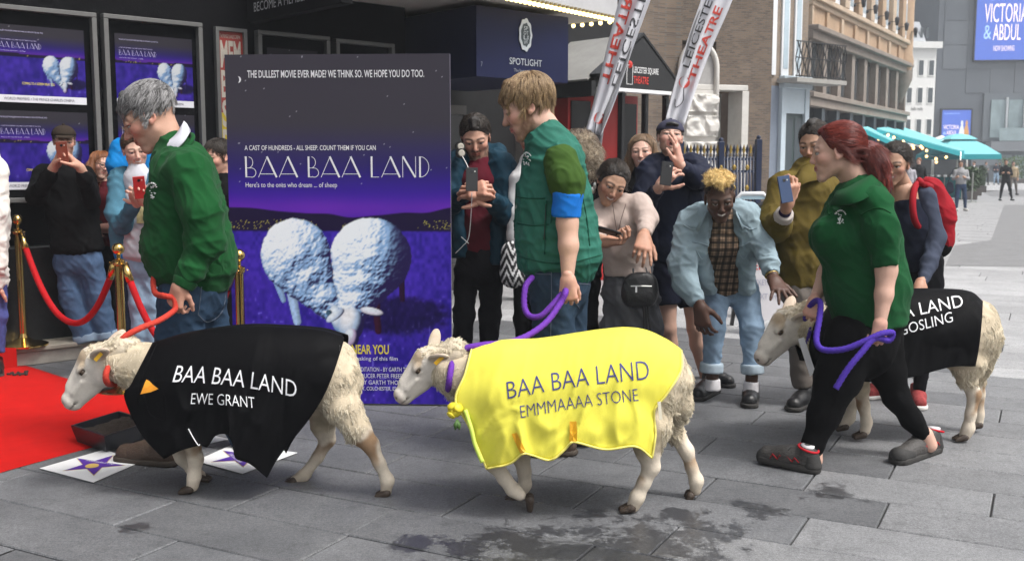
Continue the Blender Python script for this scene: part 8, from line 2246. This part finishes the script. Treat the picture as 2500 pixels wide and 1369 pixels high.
q0 = A(hb.location); m = MB(q0); m.tube(spline([p.p(1522, 690, -.28), p.p(1524, 620, -.24), p.p(1532, 540, -.22), p.p(1540, 488, -.12)], 20), .008, 6); m.tube(spline([p.p(1602, 690, -.26), p.p(1600, 600, -.15), p.p(1588, 520, -.05)], 20), .008, 6); m.build('strap', blackleather, hb, smooth=True)
m = MB(); m.tube([(-.06, -.062, .03), (.0, -.07, .032), (.06, -.066, .03)], .004, 6); m.build('zip', M('pale_steel'), hb); m = MB(); m.frame_box((-.03, -.074, .012), (1, 0, 0), (0, 1, 0), (0, 0, 1), .005, .003, .016); m.build('zip_pull', M('white_print2'), hb)
m = MB()
for i in (-.012, 0, .014): m.tube([(.03 + i, -.03, -.09), (.035 + i, -.035, -.16), (.04 + i * 1.6, -.035, -.24)], .006, 5)
m.build('tassel', blackleather, hb)

# long haired woman behind
p = Person('smiling woman with long fair brown hair standing behind the crowd', 1568, 7.5, SKIN_B)
p.head(1568, 372, 0, 92, -8, 0, 3, (1568, 424, .02, 20), fem=1, mouth='smile', browc=(.08, .045, .025), lid=.3, lipc=(.45, .18, .16))
p.wear('coat', blackk, [['>', (1568, 430, .02, 32, 30), (1568, 470, 0, 58, 40), (1570, 600, 0, 52, 38), (1570, 700, 0, 52, 38)]], seed=201)
p.wear('trousers', dkj, [['>', (1556, 700, 0, 26), (1554, 850, 0, 20)], ['>', (1584, 700, 0, 26), (1584, 850, 0, 20)]], seed=202)
shoe(p, (1554, 872), (1552, 886), blackleather, dsole); shoe(p, (1586, 872), (1586, 886), blackleather, dsole)
p.finish()
lb = (M('light_brown_hair_mass', (.14, .085, .045), .55, .35, 30, .6, 160), M_hair('light_brown_hair', (.07, .04, .02), (.36, .23, .125)))
p.hair('hair', [('e', (0, -.1, .17), (.40, .46, .39)), ('c', (.30, -.02, .2), (.42, -.05, -.75), .13, .14), ('c', (-.30, -.02, .2), (-.42, -.05, -.75), .13, .14), ('c', (0, -.35, .1), (0, -.3, -.7), .32, .3)], *lb, flow='crown', n=2600, L=.16, m=8, rad=.001, low=-1.0, lift=.08, droop=1.0, jit=.06, ymax=.02, hairline=((.9, -.43), (.2, .2)))

# shouting man in the backwards cap
p = Person('shouting man in a backwards cap and navy bomber jacket raising his phone', 1645, 6.75, SKIN_B)
p.head(1636, 338, 0, 96, 8, -16, -4, (1650, 396, .03, 25), mouth='open', browc=(.03, .02, .014), beard=.25, beardc=(.1, .06, .04), lid=.4, brow=.9)
bomb = fabric('navy_bomber', (.015, .018, .034), .5, .3, .12)
p.wear('t_shirt', navyc, [['>', (1648, 404, .0, 40, 32), (1640, 450, -.02, 50, 40), (1640, 600, -.02, 48, 40), (1640, 640, -.02, 48, 40)]], amp=.006, seed=211)
p.wear('bomber_jacket', bomb, [['>', (1606, 412, .04, 38, 40), (1602, 500, .03, 34, 44), (1606, 600, .03, 32, 44), (1610, 640, .03, 32, 44)], ['>', (1684, 412, .04, 38, 40), (1684, 500, .03, 34, 44), (1682, 600, .03, 32, 44), (1680, 640, .03, 32, 44)],
 ['>', (1584, 420, .0, 33), (1566, 500, -.08, 31), (1576, 500, -.14, 28), (1606, 462, -.28, 21)], ['>', (1694, 408, .0, 35), (1722, 432, -.08, 31), (1700, 432, -.16, 28), (1664, 408, -.26, 20)]], amp=.011, seed=212, k=.035)
p.bare([(1600, 468, -.26, 14), (1614, 452, -.32, 12)], [(1672, 414, -.24, 14), (1656, 398, -.27, 12)])
p.hand(1610, 456, -.30, (.5, -.3, .7), (-.3, -.7, .4), (.45, .5, .55, .6), (.5, .8, .3), -1); p.hand(1658, 400, -.26, (-.2, -.15, 1), (.85, -.4, .1), (.1, .1, .12, .15), (.5, .6, .2), 1)
p.wear('shorts', fabric('navy_shorts', (.010, .012, .024), .8, .3, .1), [[(1640, 630, 0, 58, 42), (1642, 670, 0, 58, 42)], ['>', (1622, 670, -.02, 36), (1628, 742, -.03, 36)], ['>', (1672, 670, .0, 36), (1690, 742, .0, 36)]], amp=.006, seed=213)
p.bare([(1628, 720, -.03, 26), (1630, 800, -.03, 21), (1634, 840, 0, 21), (1640, 925, .02, 13)], [(1690, 720, 0, 27), (1698, 800, .0, 21), (1706, 840, .02, 22), (1722, 920, .03, 13)])
shoe(p, (1640, 942), (1632, 962), blackleather, dsole); shoe(p, (1718, 936), (1788, 946), blackleather, dsole, w=.046)
p.finish(); p.hair('hair', short, *hair_k, n=900, L=.025, rad=.0011, low=-.15)
cap_hat(p, fabric('slate_cap_cloth', (.055, .055, .085), .9, .3, .12), True)
m = MB(); m.tube(spline([p.HW((.16, .35, .28)), p.HW((0, .40, .30)), p.HW((-.16, .35, .28))], 12), .012, 8); m.build('cap_strap', M('black_plastic'), p.o, smooth=True)
phone('black phone raised beside the shouting man in the cap', p.p(1627, 424, -.42) + p.root, (.12, .15, 1), (.1, -1, .1), M('black_case'))

# bleached haired man bending in the pale denim jacket
p = Person('man with bleached curly hair bending forward in a pale denim jacket', 1765, 6.05, SKIN_D, fine=True)
p.head(1757, 484, -.30, 116, 8, 22, 4, (1762, 535, -.1, 30), mouth='smile', browc=(.01, .007, .006), lid=.25, lipc=(.11, .05, .045), nose=.9, flush=.3)
pd = fabric('bleached_denim', (.27, .355, .40), .85, .4, .16, vs=12); plaid = M('plaid_shirt', (.30, .20, .13), .85, .1, 20)
nt_ = plaid.node_tree; b_p = nt_.nodes['Principled BSDF']; src_ = b_p.inputs['Base Color'].links[0].from_socket
for ax_, sc_, lo_ in (('X', 7.5, .22), ('Z', 7.5, .25), ('X', 19, .6), ('Z', 19, .6)):
 wv_ = nt_.nodes.new('ShaderNodeTexWave'); wv_.bands_direction = ax_; wv_.inputs['Scale'].default_value = sc_; wv_.inputs['Distortion'].default_value = .6
 tc_p = nt_.nodes.new('ShaderNodeTexCoord'); nt_.links.new(tc_p.outputs['Object'], wv_.inputs['Vector'])
 mr_ = nt_.nodes.new('ShaderNodeMapRange'); mr_.inputs['From Min'].default_value, mr_.inputs['From Max'].default_value, mr_.inputs['To Min'].default_value = .55, .8, 1; mr_.inputs['To Max'].default_value = lo_
 nt_.links.new(wv_.outputs['Fac'], mr_.inputs['Value'])
 mx_ = nt_.nodes.new('ShaderNodeMix'); mx_.data_type, mx_.blend_type = 'RGBA', 'MULTIPLY'; mx_.inputs[0].default_value = 1
 nt_.links.new(src_, mx_.inputs[6]); nt_.links.new(mr_.outputs[0], mx_.inputs[7]); src_ = mx_.outputs[2]
nt_.links.new(src_, b_p.inputs['Base Color'])
p.wear('shirt', plaid, [['>', (1760, 530, -.15, 40, 40), (1758, 590, -.10, 56, 50), (1762, 660, .02, 56, 46), (1772, 706, .06, 54, 44)]], amp=.005, seed=221)
p.wear('trousers', pale_jeans, [[(1784, 680, .10, 62, 46), (1786, 706, .10, 62, 46)], ['>', (1752, 716, .06, 38), (1742, 800, -.02, 32), (1736, 905, .02, 28)], ['>', (1818, 710, .10, 40), (1834, 800, .02, 33), (1836, 905, .0, 28)]], amp=.010, seed=222)
for q_ in (['<>', (1738, 884, .02, 31), (1736, 908, .02, 32)], ['<>', (1836, 886, .0, 31), (1837, 910, .0, 32)]): p.wear('turn_up', fabric('denim_underside2', (.40, .48, .55), .85, .3, .12), [q_], amp=.002, body=False)
p.wear('denim_jacket', pd, [['>', (1712, 536, -.12, 44, 50), (1704, 600, -.06, 36, 56), (1716, 660, .0, 30, 56), (1730, 700, .04, 26, 54)], ['>', (1806, 530, -.12, 44, 50), (1812, 600, -.06, 38, 56), (1814, 660, .02, 34, 56), (1816, 700, .06, 34, 56)],
 ['>', (1686, 540, -.08, 40), (1664, 640, -.16, 38), (1676, 690, -.20, 33), (1704, 738, -.26, 24)], ['>', (1830, 530, -.10, 40), (1858, 590, -.20, 36), (1874, 630, -.30, 31), (1884, 668, -.38, 25)],
 [(1724, 520, .0, 34), (1760, 512, .06, 30), (1800, 516, .0, 34)]], amp=.013, seed=223, k=.035, res=.0075)
b_ = bvh(p.last); ds = fabric('denim_seam', (.30, .38, .43), .9, .2, .05)
for seg in ([(1690, 590), (1712, 594), (1730, 600)], [(1790, 598), (1812, 600), (1832, 590)], [(1668, 548), (1690, 560), (1712, 556)], [(1810, 548), (1832, 560), (1848, 556)], [(1732, 560), (1736, 620), (1742, 690)], [(1786, 560), (1790, 620), (1800, 690)], [(1700, 612), (1714, 632), (1728, 614)], [(1802, 612), (1816, 632), (1830, 612)]): drape_line(p, b_, seg, .0032, 'jacket_seam', ds)
collar(p, 'jacket_collar', pd, [(1724, 522, -.24), (1722, 512, -.12), (1760, 500, .02), (1798, 508, -.12), (1796, 520, -.24)], [(1706, 566, -.24), (1694, 540, -.12), (1760, 530, .08), (1824, 536, -.12), (1812, 562, -.24)], thick=.006)
p.bare([(1698, 728, -.25, 15), (1710, 748, -.28, 12)], [(1887, 672, -.40, 13), (1890, 682, -.41, 12)], [(1738, 900, .02, 16), (1740, 930, .02, 15)], [(1836, 905, 0, 16), (1834, 945, 0, 15)])
p.hand(1708, 744, -.28, (.15, -.15, -1), (-.6, -.75, 0), .35, (.6, .7, .4), 1); p.hand(1888, 680, -.41, (.1, -.75, -.45), (.1, -.5, .8), .12, (.55, .8, .2), 1, spread=.3)
for q_ in (['<>', (1740, 924, .02, 21), (1740, 952, .02, 22)], ['<>', (1834, 930, 0, 21), (1832, 964, 0, 22)]): p.wear('sock', white_sock, [q_], amp=.002, body=False)
shoe(p, (1748, 955), (1694, 980), blackleather, dsole, w=.048); shoe(p, (1836, 968), (1828, 998), blackleather, dsole, w=.048)
p.finish()
p.hair('hair', [('e', (0, -.1, .16), (.35, .42, .36))], M('black_fade', (.012, .009, .008), .8, .3), M_hair('black_fuzz', (.01, .008, .007), (.03, .022, .018)), n=900, L=.006, rad=.001, low=-.2)
sd = Sdf()
for i in range(150):
 a, b = rs_.uniform(0, 6.283), math.sqrt(rs_.random()); q = (.32 * b * math.cos(a), -.07 + .40 * b * math.sin(a), .40 + .16 * math.sqrt(max(0, 1 - b * b)) + rs_.uniform(-.02, .03)); sd.ell(p.HW(q), .05 * p.H * rs_.uniform(.7, 1.25), k=.008)
V, Q = sd.surf(.004); o = mobj('bleached_curls', np_mesh('bleached_curls', V, Q, M('bleached_hair', (.58, .40, .15), .8, .35, 60, .6, 200)), p.o)
hair_obj('hair_strands', strands(V, vnormals(V, Q), 2600, 6, .022, lambda q: rng.normal(size=q.shape), .8, 0, .6, .5, 500), .0010, M_hair('bleached_strands', (.42, .26, .08), (.80, .62, .30)), o)
m = MB(); c_, d_ = p.p(1884, 672, -.385), unit(p.p(1888, 680, -.41) - p.p(1882, 660, -.37)); x_ = unit(np.cross(d_, (0, -1, .4))); y_ = np.cross(d_, x_)
m.tube([c_ + (x_ * math.cos(t) + y_ * math.sin(t)) * .033 for t in np.linspace(0, 6.283, 24)], .007, 6); w_ = m.build('watch', M('gold_watch', (.6, .42, .14), .25, .1, metal=1), None, smooth=True)
w_.location = tuple(p.root); tag(w_, 'gold wristwatch on the outstretched arm of the bleached haired man', 'watch')

# man in the olive jacket
p = Person('man in an olive canvas jacket filming from behind the red haired woman', 1960, 6.0, SKIN_C)
p.head(1988, 352, .1, 112, -20, 14, 4, (1978, 412, .1, 27), browc=(.015, .01, .008), lid=.4)
oliv = fabric('olive_canvas', (.115, .085, .022), .85, .4, .15)
p.wear('jacket', oliv, [['>', (1976, 420, .08, 44, 40), (1966, 470, .04, 76, 52), (1962, 560, .04, 74, 54), (1958, 640, .04, 66, 52), (1956, 698, .04, 62, 50)],
 ['>', (1912, 452, .0, 38), (1888, 540, -.10, 38), (1898, 556, -.16, 35), (1912, 528, -.30, 25)], [(2020, 460, .1, 36), (2030, 560, .1, 34)]], amp=.011, seed=231, k=.04)
p.wear('cuff_lining', fabric('cream_lining', (.5, .45, .42), .9, .2, .06), [['<>', (1912, 530, -.29, 27), (1916, 520, -.33, 24)]], amp=.001, body=False, res=.006)
p.wear('jumper_cuff', fabric('indigo_knit', (.03, .02, .07), .9), [['<>', (1914, 524, -.31, 18), (1919, 510, -.36, 17)]], amp=.001, body=False, res=.006)
collar(p, 'jacket_collar', oliv, [(1942, 430, -.06), (1960, 408, -.02), (1990, 400, .02), (2010, 410, .1)], [(1952, 456, -.16), (1970, 446, -.16), (2000, 440, -.1), (2030, 440, .05)], thick=.006)
p.bare([(1914, 520, -.32, 13), (1922, 502, -.38, 11)])
p.hand(1920, 505, -.37, (.1, -.3, 1), (.4, -.85, 0), (.5, .5, .5, .55), (.4, .8, .4), -1)
gt = fabric('grey_twill', (.16, .14, .125), .85, .3, .12)
p.wear('trousers', gt, [[(1956, 690, .04, 58, 46), (1956, 710, .04, 58, 46)], ['>', (1950, 720, .0, 36), (1952, 830, -.02, 32), (1958, 942, .0, 29)], ['>', (1990, 720, .1, 36), (2030, 830, .1, 31), (2062, 950, .1, 27)]], amp=.007, seed=233)
p.bare([(1962, 930, 0, 15), (1968, 965, 0, 15)])
shoe(p, (1978, 984), (1930, 1006), blackleather, dsole, w=.048); shoe(p, (2080, 990), (2056, 1012), blackleather, dsole, w=.048)
p.finish(); p.hair('hair', short + [('c', (0, .05, .5), (0, -.2, .5), .12, .1)], *hair_k, n=1900, L=.045, rad=.0011, flow='back', lift=.35)
phone('dark blue phone held up by the man in the olive jacket', p.p(1917, 462, -.44) + p.root, (-.18, .1, 1), (.25, -.95, .05), M('blue_case', (.03, .06, .14), .3))

# woman with the red backpack
p = Person('smiling woman in a slate blue top with a red backpack stroking the rear sheep', 2230, 5.95, SKIN_C)
p.head(2184, 400, -.05, 108, -14, 12, -4, (2206, 458, .02, 24), fem=1, mouth='smile', browc=(.03, .018, .012), lid=.2, lipc=(.36, .14, .12))
slate = fabric('slate_top', (.052, .062, .092), .9, .3, .12); dnv = fabric('dark_vest_top', (.014, .017, .03), .9, .3, .1)
p.wear('vest_top', dnv, [['>', (2214, 506, .0, 42, 36), (2222, 550, .0, 54, 42), (2240, 620, .02, 52, 42), (2250, 650, .02, 52, 42)]], amp=.006, seed=241)
p.wear('top', slate, [[(2232, 470, .10, 40, 26), (2244, 560, .14, 48, 30), (2252, 640, .12, 46, 32)], ['>', (2258, 482, .0, 31), (2284, 580, -.06, 26), (2270, 640, -.16, 22), (2250, 692, -.26, 15)], [(2180, 490, .1, 28), (2164, 580, .06, 24), (2150, 640, -.1, 18)]], amp=.008, seed=242)
p.bare([(2206, 466, .0, 30, 24), (2212, 500, .0, 34, 26)], [(2252, 684, -.25, 11), (2246, 698, -.28, 10)])
p.hand(2247, 694, -.27, (-.2, -.55, -.75), (.3, -.6, .6), .2, (.6, .7, .3), 1)
p.wear('trousers', dkj, [[(2252, 640, .04, 54, 44), (2254, 690, .04, 52, 44)], ['>', (2230, 700, .0, 34), (2190, 830, .0, 26), (2140, 940, .02, 18)], ['>', (2268, 700, .06, 34), (2262, 830, .08, 26), (2244, 955, .06, 18)]], seed=243)
tr_ = fabric('red_striped_trainer', (.26, .05, .05), .8, .3, .6, vs=40); ws_ = M('white_rubber', (.6, .58, .55), .6)
shoe(p, (2160, 968), (2112, 975), tr_, ws_); shoe(p, (2236, 972), (2246, 1004), tr_, ws_)
p.finish(); p.hair('hair', [('e', (0, -.1, .165), (.37, .44, .375)), ('c', (0, -.5, .25), (0, -.56, .2), .17, .16)], *hair_k, flow='back', n=2000, L=.09, rad=.001, low=-.25, lift=.08, hairline=((.9, -.43), (.2, .2)))
bp_ = thing('backpack', p.p(2296, 530, .2) + p.root, 'red backpack with black trim on the smiling woman', 'backpack'); q0 = p.root
rdp = fabric('red_pack_cloth', (.28, .012, .02), .7, .3, .12)
sd = Sdf(); sd.chain([(p.p(2270, 462, .22), .07, 1.1), (p.p(2288, 520, .24), .10, 1.0), (p.p(2292, 585, .24), .09, 1.0)], .04, side=(1, 0, 0)); V, Q = sd.surf(.007); mobj('pack_body', np_mesh('pack_body', wrinkle(V, Q, .008, (8, 8, 9), 3) + q0 - A(bp_.location), Q, rdp), bp_)
sd = Sdf(); sd.chain([(p.p(2290, 570, .24), .082, 1.12), (p.p(2290, 600, .23), .075, 1.1)], .04, side=(1, 0, 0)); V, Q = sd.surf(.007); mobj('black_base', np_mesh('black_base', V + q0 - A(bp_.location), Q, blackk), bp_)
for pts in ([(2240, 448, .06), (2232, 462, -.07), (2228, 500, -.135), (2234, 540, -.13), (2252, 566, -.02)], [(2244, 440, .1), (2250, 448, .02), (2260, 452, -.02), (2272, 456, .1)]):
 m = MB(A(bp_.location) - q0); m.tube(spline([p.p(*t) for t in pts], 24), .019, 8); m.build('strap', rdp, bp_, smooth=True)

# ------------------------------------------------------------------ people further off in the square
def walker(lab, u, vf, h, top, bot, hairm, skin=SKIN_A, yaw=0, stride=.12, arms=0, extra=None, seed=0, dark_shoe=True):
 g = G(u, vf); Y = g[1]; k = F_PX / Y * 1.0
 p = Person(lab, u, Y, skin, name='person', group='people walking in the far square')
 def n(x, z, y, r, ry=None): a = (u + x * k, V_HOR + (CAM_H - z) * k * 1.0, y, r * k); return a if ry is None else a + (ry * k,)
 p.res_ = 1
 f = h / 1.7
 s_ = .02
 p.head(*n(0, 1.56 * f, 0, 1)[:3], .225 * f * k, yaw, 8, 0, n(0, 1.40 * f, .02, .055))
 p.wear('top', top, [['>', n(0, 1.38 * f, .0, .09, .08), n(0, 1.28 * f, .0, .17, .12), n(0, 1.05 * f, 0, .165, .12), n(0, .88 * f, 0, .17, .13)], [n(-.18, 1.32 * f, 0, .06), n(-.24, 1.06 * f, -.02, .052), n(-.16 if arms else -.22, (1.1 if arms else .84) * f, -.2 if arms else -.05, .04)], [n(.18, 1.32 * f, 0, .06), n(.24, 1.06 * f, -.02, .052), n(.14 if arms else .22, (1.1 if arms else .84) * f, -.2 if arms else -.05, .04)]], res=.02, amp=.01, seed=seed)
 p.wear('trousers', bot, [[n(0, .9 * f, 0, .16, .12), n(0, .84 * f, 0, .16, .12)], ['>', n(-.09, .82 * f, 0, .09), n(-.10 - stride * .5, .45 * f, -.05, .07), n(-.08 - stride, .08, .0, .05)], ['>', n(.09, .82 * f, 0, .09), n(.10 + stride * .4, .45 * f, -.03, .07), n(.08 + stride, .08, .05, .05)]], res=.02, amp=.008, seed=seed + 1)
 p.bare([n(-.16 if arms else -.22, (1.1 if arms else .84) * f, -.2 if arms else -.05, .035), n(-.10 if arms else -.22, (1.13 if arms else .74) * f, -.26 if arms else -.07, .042)], [n(.14 if arms else .22, (1.1 if arms else .84) * f, -.2 if arms else -.05, .035), n(.08 if arms else .22, (1.13 if arms else .74) * f, -.26 if arms else -.07, .042)])
 p.cov = [(fl, [(a, max(.02, r_), s) for a, r_, s in c]) for fl, c in p.cov]
 for sx in (-1, 1):
  c = p.p(*n(sx * (.08 + stride), .04, 0, 1)[:3]); c[2] = 0; sd = Sdf(); sd.cap(c + A((0, .06, .045)), c + A((sx * .02, -.12, .035)), .045, .035); sd.plane(c, (0, 0, -1)); V, Q = sd.surf(.015); mobj('shoe', np_mesh('shoe', V, Q, blackleather if dark_shoe else M('white_rubber')), p.o)
 p.finish()
 sd = Sdf(); sd.ell(p.HW((0, -.1, .18)), A((.39, .46, .385)) * p.H, p.R); sd.plane(p.HW((0, .25, .3)), p.R @ A((0, .87, -.5)), .01); sd.plane(p.HW((0, 0, -.25)), p.R @ A((0, -.2, -1)), .01)
 V, Q = sd.surf(.012); mobj('hair', np_mesh('hair', V, Q, hairm), p.o)
 return p
gsw = fabric('grey_sweat', (.30, .30, .31), .9, .3, .1); blj = fabric('skinny_blue_jeans', (.03, .05, .10), .8); wsh = fabric('white_shirt', (.68, .68, .70), .8, .2, .05)
p = walker('woman in a grey sweatshirt and blue jeans walking towards us with a handbag', 2346, 515, 1.62, gsw, blj, hair_k[0], SKIN_C, 0, .06, 1, seed=301, dark_shoe=False)
o = thing('handbag', p.p(2319, 452, 0) + p.root, 'navy handbag on the arm of the woman in the grey sweatshirt', 'bag'); sd = Sdf(); sd.cap((0, 0, 0), (0, 0, -.14), .11, .14, .02, (0, 1, 0), .5, .5); V, Q = sd.surf(.015); mobj('bag_body', np_mesh('bag_body', V, Q, navyc), o); m = MB(); m.tube(spline([(-.06, 0, .08), (.02, 0, .35), (.1, 0, .5)], 10), .012, 5); m.build('handle', navyc, o)
walker('man dressed all in black walking across the square', 2456, 490, 1.72, black_cloth, black_cloth, hair_k[0], SKIN_C, -10, .16, 1, seed=305)
walker('person in a tan coat just behind the man in black', 2474, 476, 1.66, fabric('tan_coat', (.35, .27, .17), .9), gt, hair_b[0], SKIN_A, 20, .08, 0, seed=309)
walker('man in a white shirt by the hedge planters', 2378, 470, 1.7, wsh, blj, hair_b[0], SKIN_B, -60, .06, 0, seed=313)
walker('man in a grey jacket standing in the far square', 2408, 452, 1.75, fabric('grey_jacket', (.14, .145, .15), .9), black_cloth, hair_b[0], SKIN_A, 60, .05, 1, seed=317)
walker('person in a dark top and pale jeans in the far square', 2432, 451, 1.7, navyc, pale_jeans, hair_k[0], SKIN_A, 170, .08, 1, seed=321)
walker('man in a dark jacket at the back of the far group', 2441, 447, 1.75, black_cloth, mid_jeans, hair_k[0], SKIN_A, -40, .05, 0, seed=325)
walker('person in a pale top behind the hedge planters', 2360, 474, 1.66, fabric('pale_pink_top', (.45, .33, .30), .9), blj, hair_k[0], SKIN_A, -30, .05, 0, seed=329)
walker('dark haired woman passing under the string lights', 2217, 520, 1.63, fabric('lilac_grey_top', (.34, .33, .36), .9), black_cloth, hair_k[0], SKIN_C, -60, .06, 0, seed=333)
walker('ginger haired person in a black jacket near the cafe barrier', 2243, 508, 1.72, black_cloth, black_cloth, gin[0], SKIN_B, -30, .06, 0, seed=337)
walker('person in a red top far back near the dark tower doors', 2422, 443, 1.68, fabric('brick_red_top', (.25, .04, .03), .9), blj, hair_b[0], SKIN_A, 30, .05, 0, seed=341)
walker('person in a pale grey hoodie far back by the shrub bed', 2452, 441, 1.7, gsw, black_cloth, hair_k[0], SKIN_C, -70, .08, 0, seed=345)
walker('distant person in a navy coat between the hedge and the square', 2395, 441, 1.72, navyc, navyc, hair_b[0], SKIN_B, 100, .06, 0, seed=349)
walker('distant person in a white top walking behind the man in black', 2484, 446, 1.66, wsh, pale_jeans, hair_k[0], SKIN_A, -20, .1, 0, seed=353)

# ------------------------------------------------------------------ thin city haze over the square
hzm = bpy.data.materials.new('haze'); hzm.use_nodes = True
N, L = hzm.node_tree.nodes, hzm.node_tree.links
N.remove(N['Principled BSDF'])
pv = N.new('ShaderNodeVolumePrincipled'); pv.inputs['Color'].default_value = (.86, .91, .97, 1); pv.inputs['Density'].default_value = .002
L.new(pv.outputs[0], N['Material Output'].inputs['Volume'])
m = MB(); m.box((-95, -8, -1.2), (125, 172, 50)); m.build('haze', hzm, kind='stuff')
